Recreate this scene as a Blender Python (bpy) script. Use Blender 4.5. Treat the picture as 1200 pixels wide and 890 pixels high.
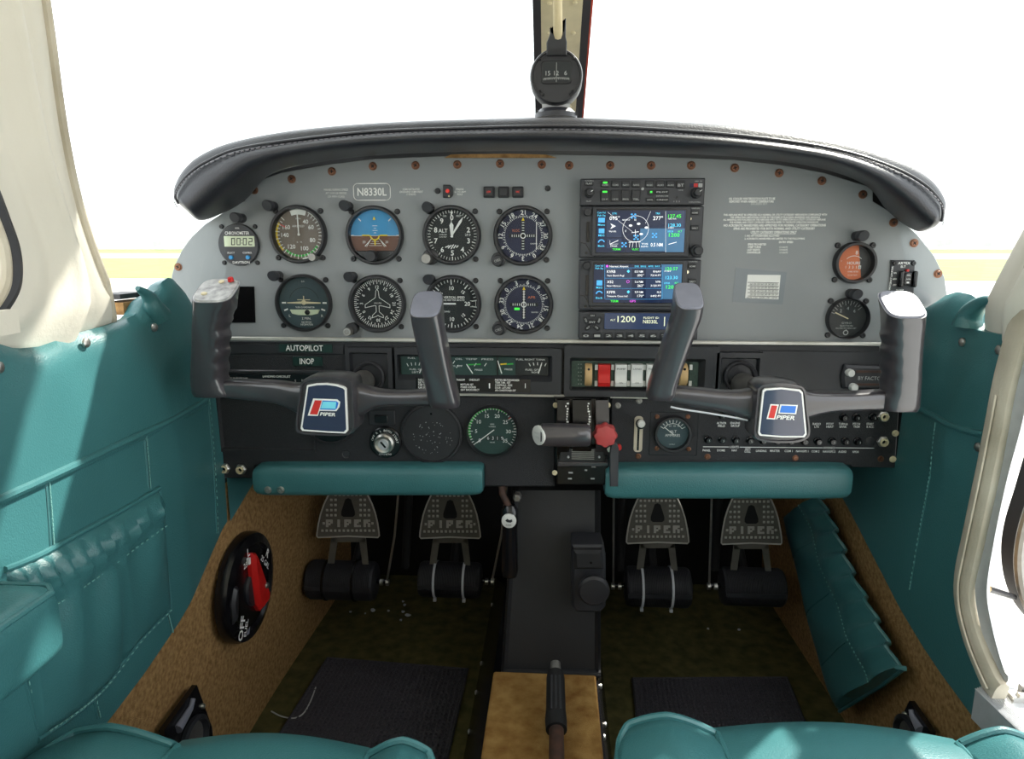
import bpy, math, random
from mathutils import Vector, Matrix
random.seed(7)
for o in list(bpy.data.objects): bpy.data.objects.remove(o)
SC = bpy.context.scene
COL = SC.collection
PI = math.pi

# ------------------------------------------------------------------ camera
F = 800.0; IW, IH = 1200.0, 890.0
PITCH = math.atan(157.5/F)
YAW = math.atan(52.0/F*math.cos(PITCH))
CAMP = Vector((0.0, -0.92, 0.80))
cam = bpy.data.cameras.new('camera'); cam.sensor_width = 36.0; cam.lens = 36.0*F/IW
cam.clip_start = 0.01; cam.clip_end = 2000
camo = bpy.data.objects.new('camera', cam); COL.objects.link(camo)
camo.location = CAMP; camo.rotation_euler = (PI/2-PITCH, 0, YAW)
SC.camera = camo
# ------------------------------------------------------------------ world, sun, exposure
w = bpy.data.worlds.new('sky'); SC.world = w; w.use_nodes = True
bg = w.node_tree.nodes['Background']; bg.inputs[0].default_value = (0.93, 0.97, 1.0, 1); bg.inputs[1].default_value = 2.6
sun = bpy.data.lights.new('sun', 'SUN'); sun.energy = 9.0; sun.angle = math.radians(1.2); sun.color = (1, 0.95, 0.86)
suno = bpy.data.objects.new('sun', sun); COL.objects.link(suno); suno.location = (3, 4, 6)
SUN_TO = Vector((0.42, 0.40, 0.62))
suno.rotation_euler = SUN_TO.to_track_quat('Z', 'Y').to_euler()
vs = SC.view_settings; vs.view_transform = 'Standard'; vs.look = 'None'; vs.gamma = 1; vs.use_curve_mapping = False
vs.exposure = 0.22
# ------------------------------------------------------------------ pixel helpers (a pixel gives a direction)
_R = camo.rotation_euler.to_matrix()
def ray(px, py):
    return _R @ Vector(((px-IW/2)/F, (IH/2-py)/F, -1.0))
def PY(px, py, Y=0.0):
    d = ray(px, py); return CAMP + d*((Y-CAMP.y)/d.y)
def PX(px, py, X):
    d = ray(px, py); return CAMP + d*((X-CAMP.x)/d.x)
def PZ(px, py, Z):
    d = ray(px, py); return CAMP + d*((Z-CAMP.z)/d.z)

# ------------------------------------------------------------------ materials
def lin(c):
    return tuple(((v/255.0)/12.92 if v/255.0 <= 0.04045 else ((v/255.0+0.055)/1.055)**2.4) for v in c)
MATS = {}
def M(name, rgb=None, rough=0.5, metal=0.0, var=0.06, scale=60.0, bump=0.0, bscale=400.0, emit=None, estr=0.0, coat=0.0, rgb2=None, spec=0.5, detail=3.0):
    if name in MATS: return MATS[name]
    m = bpy.data.materials.new(name); m.use_nodes = True
    nt = m.node_tree; b = nt.nodes['Principled BSDF']
    tc = nt.nodes.new('ShaderNodeTexCoord'); nz = nt.nodes.new('ShaderNodeTexNoise')
    nz.inputs['Scale'].default_value = scale; nz.inputs['Detail'].default_value = detail
    nt.links.new(tc.outputs['Object'], nz.inputs['Vector'])
    c = lin(rgb); c2 = lin(rgb2) if rgb2 else None
    rp = nt.nodes.new('ShaderNodeValToRGB')
    rp.color_ramp.elements[0].position = 0.3; rp.color_ramp.elements[1].position = 0.7
    lo = c2 if c2 else tuple(v*(1-var) for v in c); hi = c if c2 else tuple(min(1, v*(1+var)) for v in c)
    rp.color_ramp.elements[0].color = (*lo, 1); rp.color_ramp.elements[1].color = (*hi, 1)
    nt.links.new(nz.outputs['Fac'], rp.inputs['Fac']); nt.links.new(rp.outputs['Color'], b.inputs['Base Color'])
    b.inputs['Roughness'].default_value = rough; b.inputs['Metallic'].default_value = metal
    b.inputs['Coat Weight'].default_value = coat; b.inputs['Coat Roughness'].default_value = 0.05
    b.inputs['Specular IOR Level'].default_value = spec
    if bump:
        n2 = nt.nodes.new('ShaderNodeTexNoise'); n2.inputs['Scale'].default_value = bscale; n2.inputs['Detail'].default_value = 2
        nt.links.new(tc.outputs['Object'], n2.inputs['Vector'])
        bp = nt.nodes.new('ShaderNodeBump'); bp.inputs['Strength'].default_value = bump; bp.inputs['Distance'].default_value = 0.002
        nt.links.new(n2.outputs['Fac'], bp.inputs['Height']); nt.links.new(bp.outputs['Normal'], b.inputs['Normal'])
    if emit:
        b.inputs['Emission Color'].default_value = (*lin(emit), 1); b.inputs['Emission Strength'].default_value = estr
    MATS[name] = m
    return m
def glass_mat(name, tint=(255, 255, 255), gloss=1.0):
    m = bpy.data.materials.new(name); m.use_nodes = True; nt = m.node_tree
    nt.nodes.remove(nt.nodes['Principled BSDF'])
    tr = nt.nodes.new('ShaderNodeBsdfTransparent'); gl = nt.nodes.new('ShaderNodeBsdfGlossy'); mx = nt.nodes.new('ShaderNodeMixShader')
    fr = nt.nodes.new('ShaderNodeFresnel'); fr.inputs['IOR'].default_value = 1.3
    mu = nt.nodes.new('ShaderNodeMath'); mu.operation = 'MULTIPLY'; mu.inputs[1].default_value = gloss
    tr.inputs[0].default_value = (*lin(tint), 1); gl.inputs['Roughness'].default_value = 0.02
    nt.links.new(fr.outputs[0], mu.inputs[0]); nt.links.new(mu.outputs[0], mx.inputs[0])
    nt.links.new(tr.outputs[0], mx.inputs[1]); nt.links.new(gl.outputs[0], mx.inputs[2])
    nt.links.new(mx.outputs[0], nt.nodes['Material Output'].inputs['Surface'])
    MATS[name] = m; return m

M('grey_paint', (134, 138, 140), 0.42, bump=0.05, bscale=900, var=0.03, scale=9)
M('teal', (58, 109, 112), 0.36, bump=0.22, bscale=650, var=0.07, scale=8)
M('teal_thread', (120, 170, 165), 0.7)
M('pad_leather', (40, 41, 47), 0.36, bump=0.25, bscale=500, var=0.15, scale=12)
M('pad_thread', (125, 123, 130), 0.7)
M('black_plastic', (40, 41, 45), 0.45, bump=0.15, bscale=1200, var=0.08)
M('black_crinkle', (33, 34, 38), 0.6, bump=0.5, bscale=900, var=0.2, scale=300)
M('black_gloss', (18, 18, 21), 0.22, var=0.2)
M('black_matte', (16, 16, 18), 0.75, var=0.2)
M('bezel', (36, 36, 39), 0.42, var=0.1)
M('radio_grey', (56, 57, 61), 0.5, var=0.05, bump=0.06, bscale=1500)
M('radio_key', (38, 39, 42), 0.5, var=0.05)
M('yoke_grey', (60, 57, 61), 0.28, var=0.1, scale=20, coat=0.7)
M('cap_grey', (116, 118, 131), 0.35, var=0.08, scale=60)
M('cap_worn', (185, 185, 185), 0.4, rgb2=(120, 120, 122), scale=120)
M('white_print', (238, 238, 235), 0.6, var=0.02)
M('dim_print', (170, 172, 170), 0.6, var=0.05)
M('yellow_print', (235, 205, 45), 0.6, var=0.03)
M('green_print', (60, 180, 75), 0.6, var=0.03)
M('red_print', (205, 45, 40), 0.5, var=0.03)
M('orange_print_and_reflection', (215, 120, 80), 0.6, var=0.05)  # annunciator print, and the reflection coloured onto the hour meter dial
M('dial_black', (25, 30, 32), 0.6, var=0.1)
M('dial_green', (38, 66, 62), 0.6, var=0.08)
M('dial_slate', (56, 74, 80), 0.6, var=0.08)
M('dial_navy', (28, 32, 62), 0.55, var=0.2, scale=25)
M('dial_reflection_tan', (120, 108, 98), 0.6, var=0.05)  # airspeed dial, paled by a sky reflection put into its colour
M('sky_blue', (58, 150, 205), 0.55, var=0.08)
M('earth_brown', (112, 72, 54), 0.6, var=0.08)
M('lcd', (205, 215, 185), 0.4, var=0.02)
M('lcd_seg', (35, 45, 40), 0.5)
M('button_blue', (40, 150, 215), 0.35)
M('brass_screw', (120, 84, 66), 0.38, metal=0.8, var=0.15)
M('steel', (190, 188, 182), 0.32, metal=0.9, var=0.1, scale=120)
M('steel_dark', (150, 148, 144), 0.4, metal=0.8, var=0.15)
M('alu', (205, 207, 210), 0.42, metal=0.45, var=0.06, scale=60)
M('alu_trim', (205, 203, 195), 0.38, metal=0.5, var=0.08, scale=40)
M('dark_screw', (30, 30, 33), 0.4)
M('cream', (218, 212, 198), 0.65, bump=0.12, bscale=300, var=0.04, scale=7)
M('cream_worn', (205, 196, 178), 0.7, rgb2=(168, 158, 138), scale=14, bump=0.2, bscale=300)
M('cream_metal', (212, 200, 165), 0.5, var=0.06)
M('carpet_brown', (186, 149, 100), 0.95, rgb2=(138, 106, 68), scale=160, bump=1.0, bscale=900, spec=0.1)
M('carpet_olive', (98, 92, 58), 0.95, rgb2=(68, 66, 40), scale=40, bump=0.8, bscale=800, spec=0.1)
M('carpet_gold', (176, 140, 84), 0.95, rgb2=(136, 98, 52), scale=45, bump=1.0, bscale=900, spec=0.1)
M('mat_black', (56, 54, 60), 0.85, var=0.3, scale=300)
M('rubber', (42, 42, 46), 0.55, var=0.15)
M('rubber_edge', (50, 48, 50), 0.6)
M('rubber_red', (190, 70, 45), 0.6)
M('pedal_metal', (112, 109, 101), 0.5, metal=0.3, var=0.12, scale=50)
M('pedal_bright', (200, 198, 190), 0.45, metal=0.3)
M('tie_white', (200, 203, 208), 0.5)
M('red_plastic', (190, 30, 28), 0.35, var=0.08)
M('red_dull', (170, 62, 62), 0.45, var=0.1, coat=0.2)
M('switch_white', (205, 206, 202), 0.4, var=0.05)
M('switch_tan', (190, 158, 110), 0.5, var=0.08)
M('pcb_green', (50, 70, 60), 0.5, var=0.3, scale=300)
M('tape_green', (24, 52, 47), 0.35)
M('velcro', (14, 14, 15), 1.0, bump=1.0, bscale=1500, spec=0.05)
M('paper', (232, 232, 228), 0.6, var=0.02)
M('tape_grey', (122, 128, 133), 0.3, var=0.03)
M('emblem_navy_sheen', (48, 56, 80), 0.12, coat=0.6, var=0.05)  # navy lifted so the base colour carries a bluish-grey reflection
M('emblem_blue', (45, 120, 215), 0.2)
M('emblem_cyan', (130, 225, 245), 0.2)
M('cork', (170, 132, 84), 0.9, rgb2=(120, 88, 50), scale=120)
M('rod_tan', (205, 190, 152), 0.6)
M('console_black', (27, 28, 31), 0.5, bump=0.1, bscale=900)
M('rust', (78, 52, 40), 0.7, rgb2=(50, 36, 32), scale=60)
M('debris', (185, 188, 195), 0.8)
M('wing_white', (225, 226, 224), 0.35, var=0.02)
M('concrete', (190, 188, 182), 0.9, var=0.06, scale=0.3)
M('grass', (112, 123, 72), 1.0, var=0.2, scale=0.6)
M('leaf', (96, 112, 76), 1.0, var=0.25, scale=1.5)
M('bark', (90, 75, 60), 1.0)
M('blue_cloth', (38, 48, 92), 0.8)
M('screen_navy', (16, 24, 44), 0.2, emit=(22, 38, 70), estr=0.55, var=0.2, scale=30)
M('screen_blue', (30, 50, 80), 0.2, emit=(80, 140, 180), estr=0.55, var=0.2, scale=40)
M('screen_slate', (30, 40, 60), 0.2, emit=(48, 62, 92), estr=0.6, var=0.1)
M('glow_white', (230, 230, 230), 0.4, emit=(235, 240, 245), estr=0.62)
M('glow_green', (60, 220, 70), 0.4, emit=(70, 235, 70), estr=0.7)
M('glow_cyan', (80, 200, 235), 0.4, emit=(90, 205, 240), estr=0.62)
M('glow_magenta', (220, 90, 225), 0.4, emit=(225, 90, 230), estr=0.62)
M('glow_blue', (70, 160, 220), 0.4, emit=(80, 165, 225), estr=0.62)
M('glow_red', (220, 50, 40), 0.4, emit=(220, 55, 40), estr=0.12)
M('glow_yellow', (235, 225, 190), 0.4, emit=(235, 225, 185), estr=0.7)
M('glow_pale', (200, 205, 175), 0.4, emit=(205, 210, 180), estr=0.75)
glass_mat('dial_glass', (250, 252, 252), 0.55)
glass_mat('window_glass', (250, 253, 252), 0.5)

# ------------------------------------------------------------------ mesh builder
_GLY = {}
def glyphs(s, bold):
    k = (s, bold)
    if k in _GLY: return _GLY[k]
    cu = bpy.data.curves.new('txt', 'FONT'); cu.body = s; cu.size = 1.0; cu.resolution_u = 2; cu.offset = bold
    ob = bpy.data.objects.new('txt', cu); COL.objects.link(ob)
    me = ob.to_mesh()
    v = [(p.co.x, p.co.y) for p in me.vertices]; f = [tuple(p.vertices) for p in me.polygons]
    ob.to_mesh_clear(); bpy.data.objects.remove(ob); bpy.data.curves.remove(cu)
    _GLY[k] = (v, f); return _GLY[k]
def capheight():
    v, f = glyphs('H', 0.0); return max(p[1] for p in v)
class MB:
    def __init__(s): s.v = []; s.f = []
    def add(s, v, f):
        n = len(s.v); s.v += [tuple(p) for p in v]; s.f += [tuple(i+n for i in q) for q in f]; return s
    def box(s, c, d):
        x, y, z = c; a, b, e = d[0]/2, d[1]/2, d[2]/2
        v = [(x+i*a, y+j*b, z+k*e) for i in (-1, 1) for j in (-1, 1) for k in (-1, 1)]
        return s.add(v, [(0, 1, 3, 2), (4, 6, 7, 5), (0, 4, 5, 1), (2, 3, 7, 6), (0, 2, 6, 4), (1, 5, 7, 3)])
    def prism(s, poly, yb, yf, ch=0.0):
        # polygon in x,z extruded from yb (back) to yf (front); ch insets the front edge
        n = len(poly); ar = sum(poly[i][0]*poly[(i+1) % n][1]-poly[(i+1) % n][0]*poly[i][1] for i in range(n))
        if ar < 0: poly = poly[::-1]
        rings = [[(p[0], yb, p[1]) for p in poly]]
        sg = 1 if yf < yb else -1
        if ch:
            rings.append([(p[0], yf+sg*ch, p[1]) for p in poly])
            ins = []
            for i in range(n):
                a, b, c = Vector(poly[i-1]), Vector(poly[i]), Vector(poly[(i+1) % n])
                e1 = (b-a); e2 = (c-b)
                if e1.length < 1e-9 or e2.length < 1e-9: ins.append(poly[i]); continue
                n1 = Vector((-e1.y, e1.x)).normalized(); n2 = Vector((-e2.y, e2.x)).normalized()
                m = n1+n2
                m = m/max(0.4, m.dot(n1)) if m.length > 1e-6 else n1
                q = b+m*ch; ins.append((q.x, q.y))
            rings.append([(p[0], yf, p[1]) for p in ins])
        else: rings.append([(p[0], yf, p[1]) for p in poly])
        v = [p for r in rings for p in r]; f = []
        for k in range(len(rings)-1):
            for i in range(n):
                j = (i+1) % n; f.append((k*n+i, k*n+j, (k+1)*n+j, (k+1)*n+i))
        f.append(tuple(range(n))[::-1]); f.append(tuple((len(rings)-1)*n+i for i in range(n)))
        if sg < 0: f = [q[::-1] for q in f]
        return s.add(v, f)
    def flat(s, poly, y):
        n = len(poly); ar = sum(poly[i][0]*poly[(i+1) % n][1]-poly[(i+1) % n][0]*poly[i][1] for i in range(n))
        if ar < 0: poly = poly[::-1]
        return s.add([(p[0], y, p[1]) for p in poly], [tuple(range(n))])
    def rrect(s, cx, cz, wd, ht, r, yb, yf, ch=0.0):
        return s.prism(rr(cx, cz, wd, ht, r), yb, yf, ch)
    def lathe(s, prof, cx=0, cz=0, n=32, cap=True, y0=0.0):
        # profile (r, y) around the y axis, from back to front
        v = []; f = []
        for r, y in prof:
            for i in range(n):
                a = 2*PI*i/n; v.append((cx+r*math.cos(a), y0+y, cz+r*math.sin(a)))
        m = len(prof)
        for k in range(m-1):
            for i in range(n):
                j = (i+1) % n; f.append((k*n+i, k*n+j, (k+1)*n+j, (k+1)*n+i))
        if cap:
            f.append(tuple((m-1)*n+i for i in range(n))); f.append(tuple(range(n))[::-1])
        return s.add(v, f)
    def loft(s, rings, cap=True):
        n = len(rings[0]); v = [p for r in rings for p in r]; f = []
        for k in range(len(rings)-1):
            for i in range(n):
                j = (i+1) % n; f.append((k*n+i, k*n+j, (k+1)*n+j, (k+1)*n+i))
        if cap: f.append(tuple(range(n))[::-1]); f.append(tuple((len(rings)-1)*n+i for i in range(n)))
        return s.add(v, f)
    def tube(s, path, r, n=10, cap=True):
        path = [Vector(p) for p in path]; rings = []; up = None
        for i, p in enumerate(path):
            t = (path[min(i+1, len(path)-1)]-path[max(i-1, 0)]).normalized()
            if up is None: up = Vector((0, 0, 1)) if abs(t.z) < 0.9 else Vector((0, 1, 0))
            u = (up-t*up.dot(t)).normalized(); up = u; b = t.cross(u)
            ri = r[i] if isinstance(r, (list, tuple)) else r
            rings.append([tuple(p+u*math.cos(2*PI*k/n)*ri+b*math.sin(2*PI*k/n)*ri) for k in range(n)])
        return s.loft(rings, cap)
    def ribbon(s, path, wv, tv):
        # rectangular bar along a path: half width vector wv and half thickness vector tv
        rings = []
        for p in path:
            p = Vector(p); rings.append([tuple(p+wv+tv), tuple(p-wv+tv), tuple(p-wv-tv), tuple(p+wv-tv)])
        return s.loft(rings)
    def grid(s, P):
        nu, nv = len(P), len(P[0]); v = [tuple(p) for r in P for p in r]
        return s.add(v, [(i*nv+j, (i+1)*nv+j, (i+1)*nv+j+1, i*nv+j+1) for i in range(nu-1) for j in range(nv-1)])
    def tick(s, a, r0, r1, wd, y, cx=0, cz=0):
        a = math.radians(a); d = (math.sin(a), math.cos(a)); q = (d[1], -d[0]); h = wd/2
        return s.flat([(cx+d[0]*r0+q[0]*h, cz+d[1]*r0+q[1]*h), (cx+d[0]*r1+q[0]*h, cz+d[1]*r1+q[1]*h), (cx+d[0]*r1-q[0]*h, cz+d[1]*r1-q[1]*h), (cx+d[0]*r0-q[0]*h, cz+d[1]*r0-q[1]*h)], y)
    def arc(s, a0, a1, r0, r1, y, cx=0, cz=0, n=16):
        for i in range(n):
            p = math.radians(a0+(a1-a0)*i/n); q = math.radians(a0+(a1-a0)*(i+1)/n)
            s.flat([(cx+r0*math.sin(p), cz+r0*math.cos(p)), (cx+r1*math.sin(p), cz+r1*math.cos(p)), (cx+r1*math.sin(q), cz+r1*math.cos(q)), (cx+r0*math.sin(q), cz+r0*math.cos(q))], y)
        return s
    def line(s, pts, wd, y, closed=False):
        n = len(pts)
        for i in range(n if closed else n-1):
            a = Vector(pts[i]); b = Vector(pts[(i+1) % n]); d = (b-a)
            if d.length < 1e-9: continue
            d.normalize(); q = Vector((-d.y, d.x))*wd/2; a = a-d*wd*0.3; b = b+d*wd*0.3
            s.flat([tuple(a+q), tuple(a-q), tuple(b-q), tuple(b+q)], y)
        return s
    def text(s, t, x, z, cap, y, w=None, rot=0.0, bold=0.0, just='C', slant=0.0):
        v, f = glyphs(t, bold)
        if not v: return s
        k = cap/CAPH; x0 = min(p[0] for p in v); x1 = max(p[0] for p in v)
        kx = k if w is None else w/(x1-x0)
        off = {'C': (x0+x1)/2, 'L': x0, 'R': x1}[just]
        c, sn = math.cos(math.radians(rot)), math.sin(math.radians(rot)); o = []
        for p in v:
            a = (p[0]-off)*kx; b = p[1]*k-cap/2; a += b*slant
            o.append((x+a*c+b*sn, y, z-a*sn+b*c))       # rot is clockwise
        return s.add(o, f)
    def bolt(s, r, x, z, y0, h=0.0018, n=12):
        s.lathe([(r, y0), (r, y0-h*0.5), (r*0.7, y0-h)], x, z, n)
        return s
    def xf(s, m):
        s.v = [tuple(m @ Vector(p)) for p in s.v]; return s
    def build(s, name, mat, parent=None, ang=38, loc=None):
        me = bpy.data.meshes.new(name); me.from_pydata(s.v, [], s.f); me.materials.append(MATS[mat])
        me.polygons.foreach_set('use_smooth', [True]*len(me.polygons)); me.update()
        me.set_sharp_from_angle(angle=math.radians(ang))
        o = bpy.data.objects.new(name, me); COL.objects.link(o)
        if parent: o.parent = parent
        if loc is not None: o.location = loc
        return o
CAPH = capheight()
def rr(cx, cz, wd, ht, r, n=5):
    o = []; a, b = wd/2, ht/2; r = min(r, a*0.999, b*0.999)
    for sx, sz, st in ((1, 1, 0), (-1, 1, 90), (-1, -1, 180), (1, -1, 270)):
        for i in range(n+1):
            t = math.radians(st+90*i/n); o.append((cx+sx*(a-r)+r*math.cos(t), cz+sz*(b-r)+r*math.sin(t)))
    return o
def ell(cx, cz, a, b, n=24): return [(cx+a*math.cos(2*PI*i/n), cz+b*math.sin(2*PI*i/n)) for i in range(n)]
def tag(o, label, cat, group=None):
    o['label'] = label; o['category'] = cat
    if group: o['group'] = group
    return o
def thing(name, label, cat, loc, group=None):
    o = bpy.data.objects.new(name, None); COL.objects.link(o); o.location = loc; o.empty_display_size = 0.02
    return tag(o, label, cat, group)
def struct(o): o['kind'] = 'structure'; return o
def stuff(o): o['kind'] = 'stuff'; return o
class Px:
    """a frame on a plane Y=const: pixel offsets from (cx,cy) become local metres"""
    def __init__(s, cx, cy, Y=0.0):
        s.cx, s.cy, s.Y = cx, cy, Y; s.o = PY(cx, cy, Y)
        s.k = ((PY(cx+5, cy, Y)-PY(cx-5, cy, Y)).length/10 + (PY(cx, cy+5, Y)-PY(cx, cy-5, Y)).length/10)/2
    def __call__(s, px, py):
        p = PY(px, py, s.Y)-s.o; return (p.x, p.z)
    def L(s, pts): return [s(*p) for p in pts]
def interp(pts, t):
    if t <= pts[0][0]: return pts[0][1]
    for a, b in zip(pts, pts[1:]):
        if t <= b[0]: return a[1]+(b[1]-a[1])*(t-a[0])/(b[0]-a[0])
    return pts[-1][1]
def smooth_pts(pts, n=6):
    """Catmull-Rom through points of any dimension"""
    P = [Vector(p) for p in pts]; o = []
    for i in range(len(P)-1):
        a, b, c, d = P[max(i-1, 0)], P[i], P[i+1], P[min(i+2, len(P)-1)]
        for k in range(n):
            t = k/n; o.append(0.5*((2*b)+(c-a)*t+(2*a-5*b+4*c-d)*t*t+(3*b-a-3*c+d)*t**3))
    o.append(P[-1]); return o
def superell(n, e=2.6):
    o = []
    for i in range(n):
        t = 2*PI*i/n; c, s = math.cos(t), math.sin(t)
        o.append((math.copysign(abs(c)**(2/e), c), math.copysign(abs(s)**(2/e), s)))
    return o

# ================================================================== OUTSIDE
g = MB(); g.grid([[(x, y, -1.02) for y in (-60, 40, 900)] for x in (-900, 0, 900)])
struct(g.build('ground', 'concrete'))
for y0, y1, lab in ((36, 95, 'near strip of dry green grass beyond the concrete apron'), (150, 600, 'far field of dry green grass reaching to the tree line')):
    g = MB(); g.grid([[(x, y, -1.01) for y in (y0, (y0+y1)/2, y1)] for x in (-900, 0, 900)])
    tag(stuff(g.build('grass_field', 'grass')), lab, 'grass')
def tree(x, y, h, r, seed):
    rnd = random.Random(seed); t = thing('far_tree', 'low bushy tree of the hazy tree line across the airfield', 'tree', (x, y, -1.02), 'far trees across the airfield')
    tr = MB(); tr.tube([(0, 0, 0), (0.1, 0, h*0.4)], [0.25, 0.18], 6); tr.build('trunk', 'bark', t)
    c = MB()
    for k in range(5):
        ox, oz, rr_ = rnd.uniform(-r, r)*0.7, h*rnd.uniform(0.4, 0.72), r*rnd.uniform(0.5, 0.8)
        rings = []
        for i in range(7):
            ph = -PI/2+PI*i/6
            rings.append([(ox+rr_*math.cos(ph)*math.cos(2*PI*j/10)*rnd.uniform(0.85, 1.1), rr_*math.cos(ph)*math.sin(2*PI*j/10), oz+rr_*0.7*math.sin(ph)*rnd.uniform(0.9, 1.1)) for j in range(10)])
        c.loft(rings)
    c.build('crown', 'leaf', t)
rt = random.Random(3)
for i in range(13): tree(-330+i*13+rt.uniform(-1, 1), 420+(i % 2)*16, rt.uniform(4, 6.5), rt.uniform(3.4, 4.2), i)
for i in range(13): tree(196+i*13+rt.uniform(-1, 1), 420+(i % 2)*16, rt.uniform(4.5, 8), rt.uniform(3.4, 4.2), 40+i)
hz = MB(); hz.box((0, 300, 14), (1500, 100, 30)); hzm = bpy.data.materials.new('haze'); hzm.use_nodes = True; MATS['haze'] = hzm
nt = hzm.node_tree; nt.nodes.remove(nt.nodes['Principled BSDF']); vsn = nt.nodes.new('ShaderNodeVolumeScatter'); vsn.inputs['Density'].default_value = 0.012; vsn.inputs['Color'].default_value = (0.97, 0.98, 1, 1)
nt.links.new(vsn.outputs[0], nt.nodes['Material Output'].inputs['Volume'])
tag(stuff(hz.build('haze', 'haze')), 'white haze hanging over the airfield before the trees', 'haze')
for sgn, lab in ((-1, 'white painted low wing outside the closed side window'), (1, 'white painted low wing outside the open door')):
    wg = MB(); rings = []
    for X, z in ((0.56, 0.02), (5.0, 0.42)):
        rings.append([(sgn*X, y, z+dz) for y, dz in ((0.22, 0.0), (0.16, 0.06), (0.0, 0.10), (-0.35, 0.12), (-0.8, 0.08), (-1.35, 0.0), (-0.8, -0.05), (0.0, -0.06))])
    if sgn > 0: rings = [r[::-1] for r in rings]
    wg.loft(rings); tag(wg.build('wing', 'wing_white'), lab, 'wing')

# ================================================================== CABIN SHELL
XW = 0.47
fl = MB(); fl.grid([[(x, y, 0.0) for y in (-2.0, -1.2, -0.4, 0.1, 0.62)] for x in (-0.52, -0.25, 0, 0.25, 0.52)])
struct(fl.build('floor', 'carpet_olive'))
fw = MB(); fw.box((0, 0.63, 0.45), (1.1, 0.02, 0.92)); struct(fw.build('wall_front', 'black_matte'))
ce = MB(); ce.box((0, -1.12, 1.235), (0.98, 1.76, 0.03)); struct(ce.build('ceiling', 'cream'))
bk = MB(); bk.box((0, -2.01, 0.61), (1.06, 0.02, 1.24)); struct(bk.build('wall_back', 'cream'))
for sd in (-1, 1):
    m = MB(); m.box((sd*0.512, 0.315, 0.36), (0.012, 0.61, 0.72)); struct(m.build('wall_left_fore' if sd < 0 else 'wall_right_fore', 'black_matte'))
DK = []
for a, b in ((212, 297), (240, 265), (287, 232), (330, 204), (389, 194), (440, 188), (540, 184), (652, 183), (760, 185), (860, 189), (965, 204), (1023, 224), (1075, 277), (1100, 312)):
    p = PY(a, b, 0.006); DK.append([(p.x*(1-0.05*k/5), 0.006+0.615*k/5, p.z-0.004*k/5) for k in range(6)])
struct(MB().grid(DK).build('cowl_deck', 'black_matte'))
hd = MB(); hd.loft([[(x, y, z) for y, z in ((-0.26, 1.222), (-0.035, 1.160), (-0.035, 1.175), (-0.26, 1.25))] for x in (0.49, -0.49)]); struct(hd.build('windshield_header', 'cream'))  # unseen; brought low and forward to shade the pillars and bound the sun patch
# carpeted kick panels
def kick(side):
    P = []
    for i in range(30):
        y = -0.75+1.37*i/29
        zm = 0.46 if side < 0 else 0.30+0.16*min(1, max(0, (y+0.16)/0.12)); P.append([(side*(XW+0.030-0.022*min(1, z/0.4)+0.003*math.sin(9*y+8*z)), y, z) for z in [zm*k/23 for k in range(24)]])
    if side > 0: P = P[::-1]
    m = MB(); m.grid(P); m.v += []; o = struct(m.build('baseboard_left' if side < 0 else 'baseboard_right', 'carpet_brown'))
    return o
kick(-1); kick(1)
# aft side panels (behind what the photograph sees) with windows above
for side in (-1, 1):
    m = MB(); y1 = -0.62 if side < 0 else -1.0
    m.box((side*0.49, (y1-2.0)/2, 0.355), (0.03, y1+2.0, 0.71))
    struct(m.build('wall_left_aft' if side < 0 else 'wall_right_aft', 'teal'))
    m = MB()
    for y in (-1.0, -1.95): m.box((side*0.49, y, 0.965), (0.03, 0.09, 0.51))
    struct(m.build('trim_aft', 'cream'))

# ---- left side wall, teal upholstery
low_px = [(60, 935), (120, 850), (165, 790), (205, 730), (250, 650), (275, 607), (300, 565)]
LOW = sorted([(p.y, p.z) for p in (PX(a, b, -XW) for a, b in low_px)])
top_px = [(-170, 420), (-60, 405), (0, 398), (30, 409), (60, 406), (100, 392), (130, 383), (150, 377), (172, 369), (180, 352), (188, 345), (196, 341), (202, 331), (212, 325), (219, 328), (226, 336), (233, 347), (238, 356)]
TOP = sorted([(p.y, p.z) for p in (PX(a, b, -XW) for a, b in top_px)])
SCR_L = [(8, 431), (109, 402), (188, 384)]
scl = [PX(a, b, -XW+0.006) for a, b in SCR_L]
def pucker(y, z, pts, amp=0.007, sg=0.035):
    d = 0
    for p in pts:
        r2 = ((y-p.y)**2+(z-p.z)**2); d += amp*math.exp(-r2/(2*sg*sg)) - amp*0.75*math.exp(-((y-p.y-0.05)**2+(z-p.z+0.015)**2)/(2*(sg*0.8)**2))
    return d
def lwall(y, z, zt):
    inn = 0.006+0.010*math.sin(PI*min(1, max(0, (z-0.25)/0.5)))
    inn -= pucker(y, z, scl)
    if y > -0.14: inn -= min(1, (y+0.14)/0.12)*(0.012+0.004*(z < 0.6))
    if z > zt-0.02: inn -= 0.010*((z-zt+0.02)/0.02)**2
    return -XW+inn-0.006
P = []; n1, n2 = 90, 46
y_lo = -0.66
for i in range(n1):
    y = y_lo+(-0.004-y_lo)*i/(n1-1); zb, zt = interp(LOW, y), interp(TOP, y)
    P.append([(lwall(y, zb+(zt-zb)*j/(n2-1), zt), y, zb+(zt-zb)*j/(n2-1)) for j in range(n2)])
for row in P:                          # returns to the outside at top and bottom
    a, b = row[0], row[-1]; row.insert(0, (-XW-0.012, a[1], a[2]+0.001)); row.append((-XW-0.03, b[1], b[2]-0.004))
WL = MB().grid(P).build('wall_left', 'teal', ang=60); struct(WL)
ext = []
for i in range(14):
    y = -0.004+0.20*i/13; zb = interp(LOW, min(y, LOW[-1][0])); ext.append([(-XW-0.003, y, zb+(0.505-zb)*j/5) for j in range(6)])
MB().grid(ext).build('lower_extension', 'teal', WL)
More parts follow.
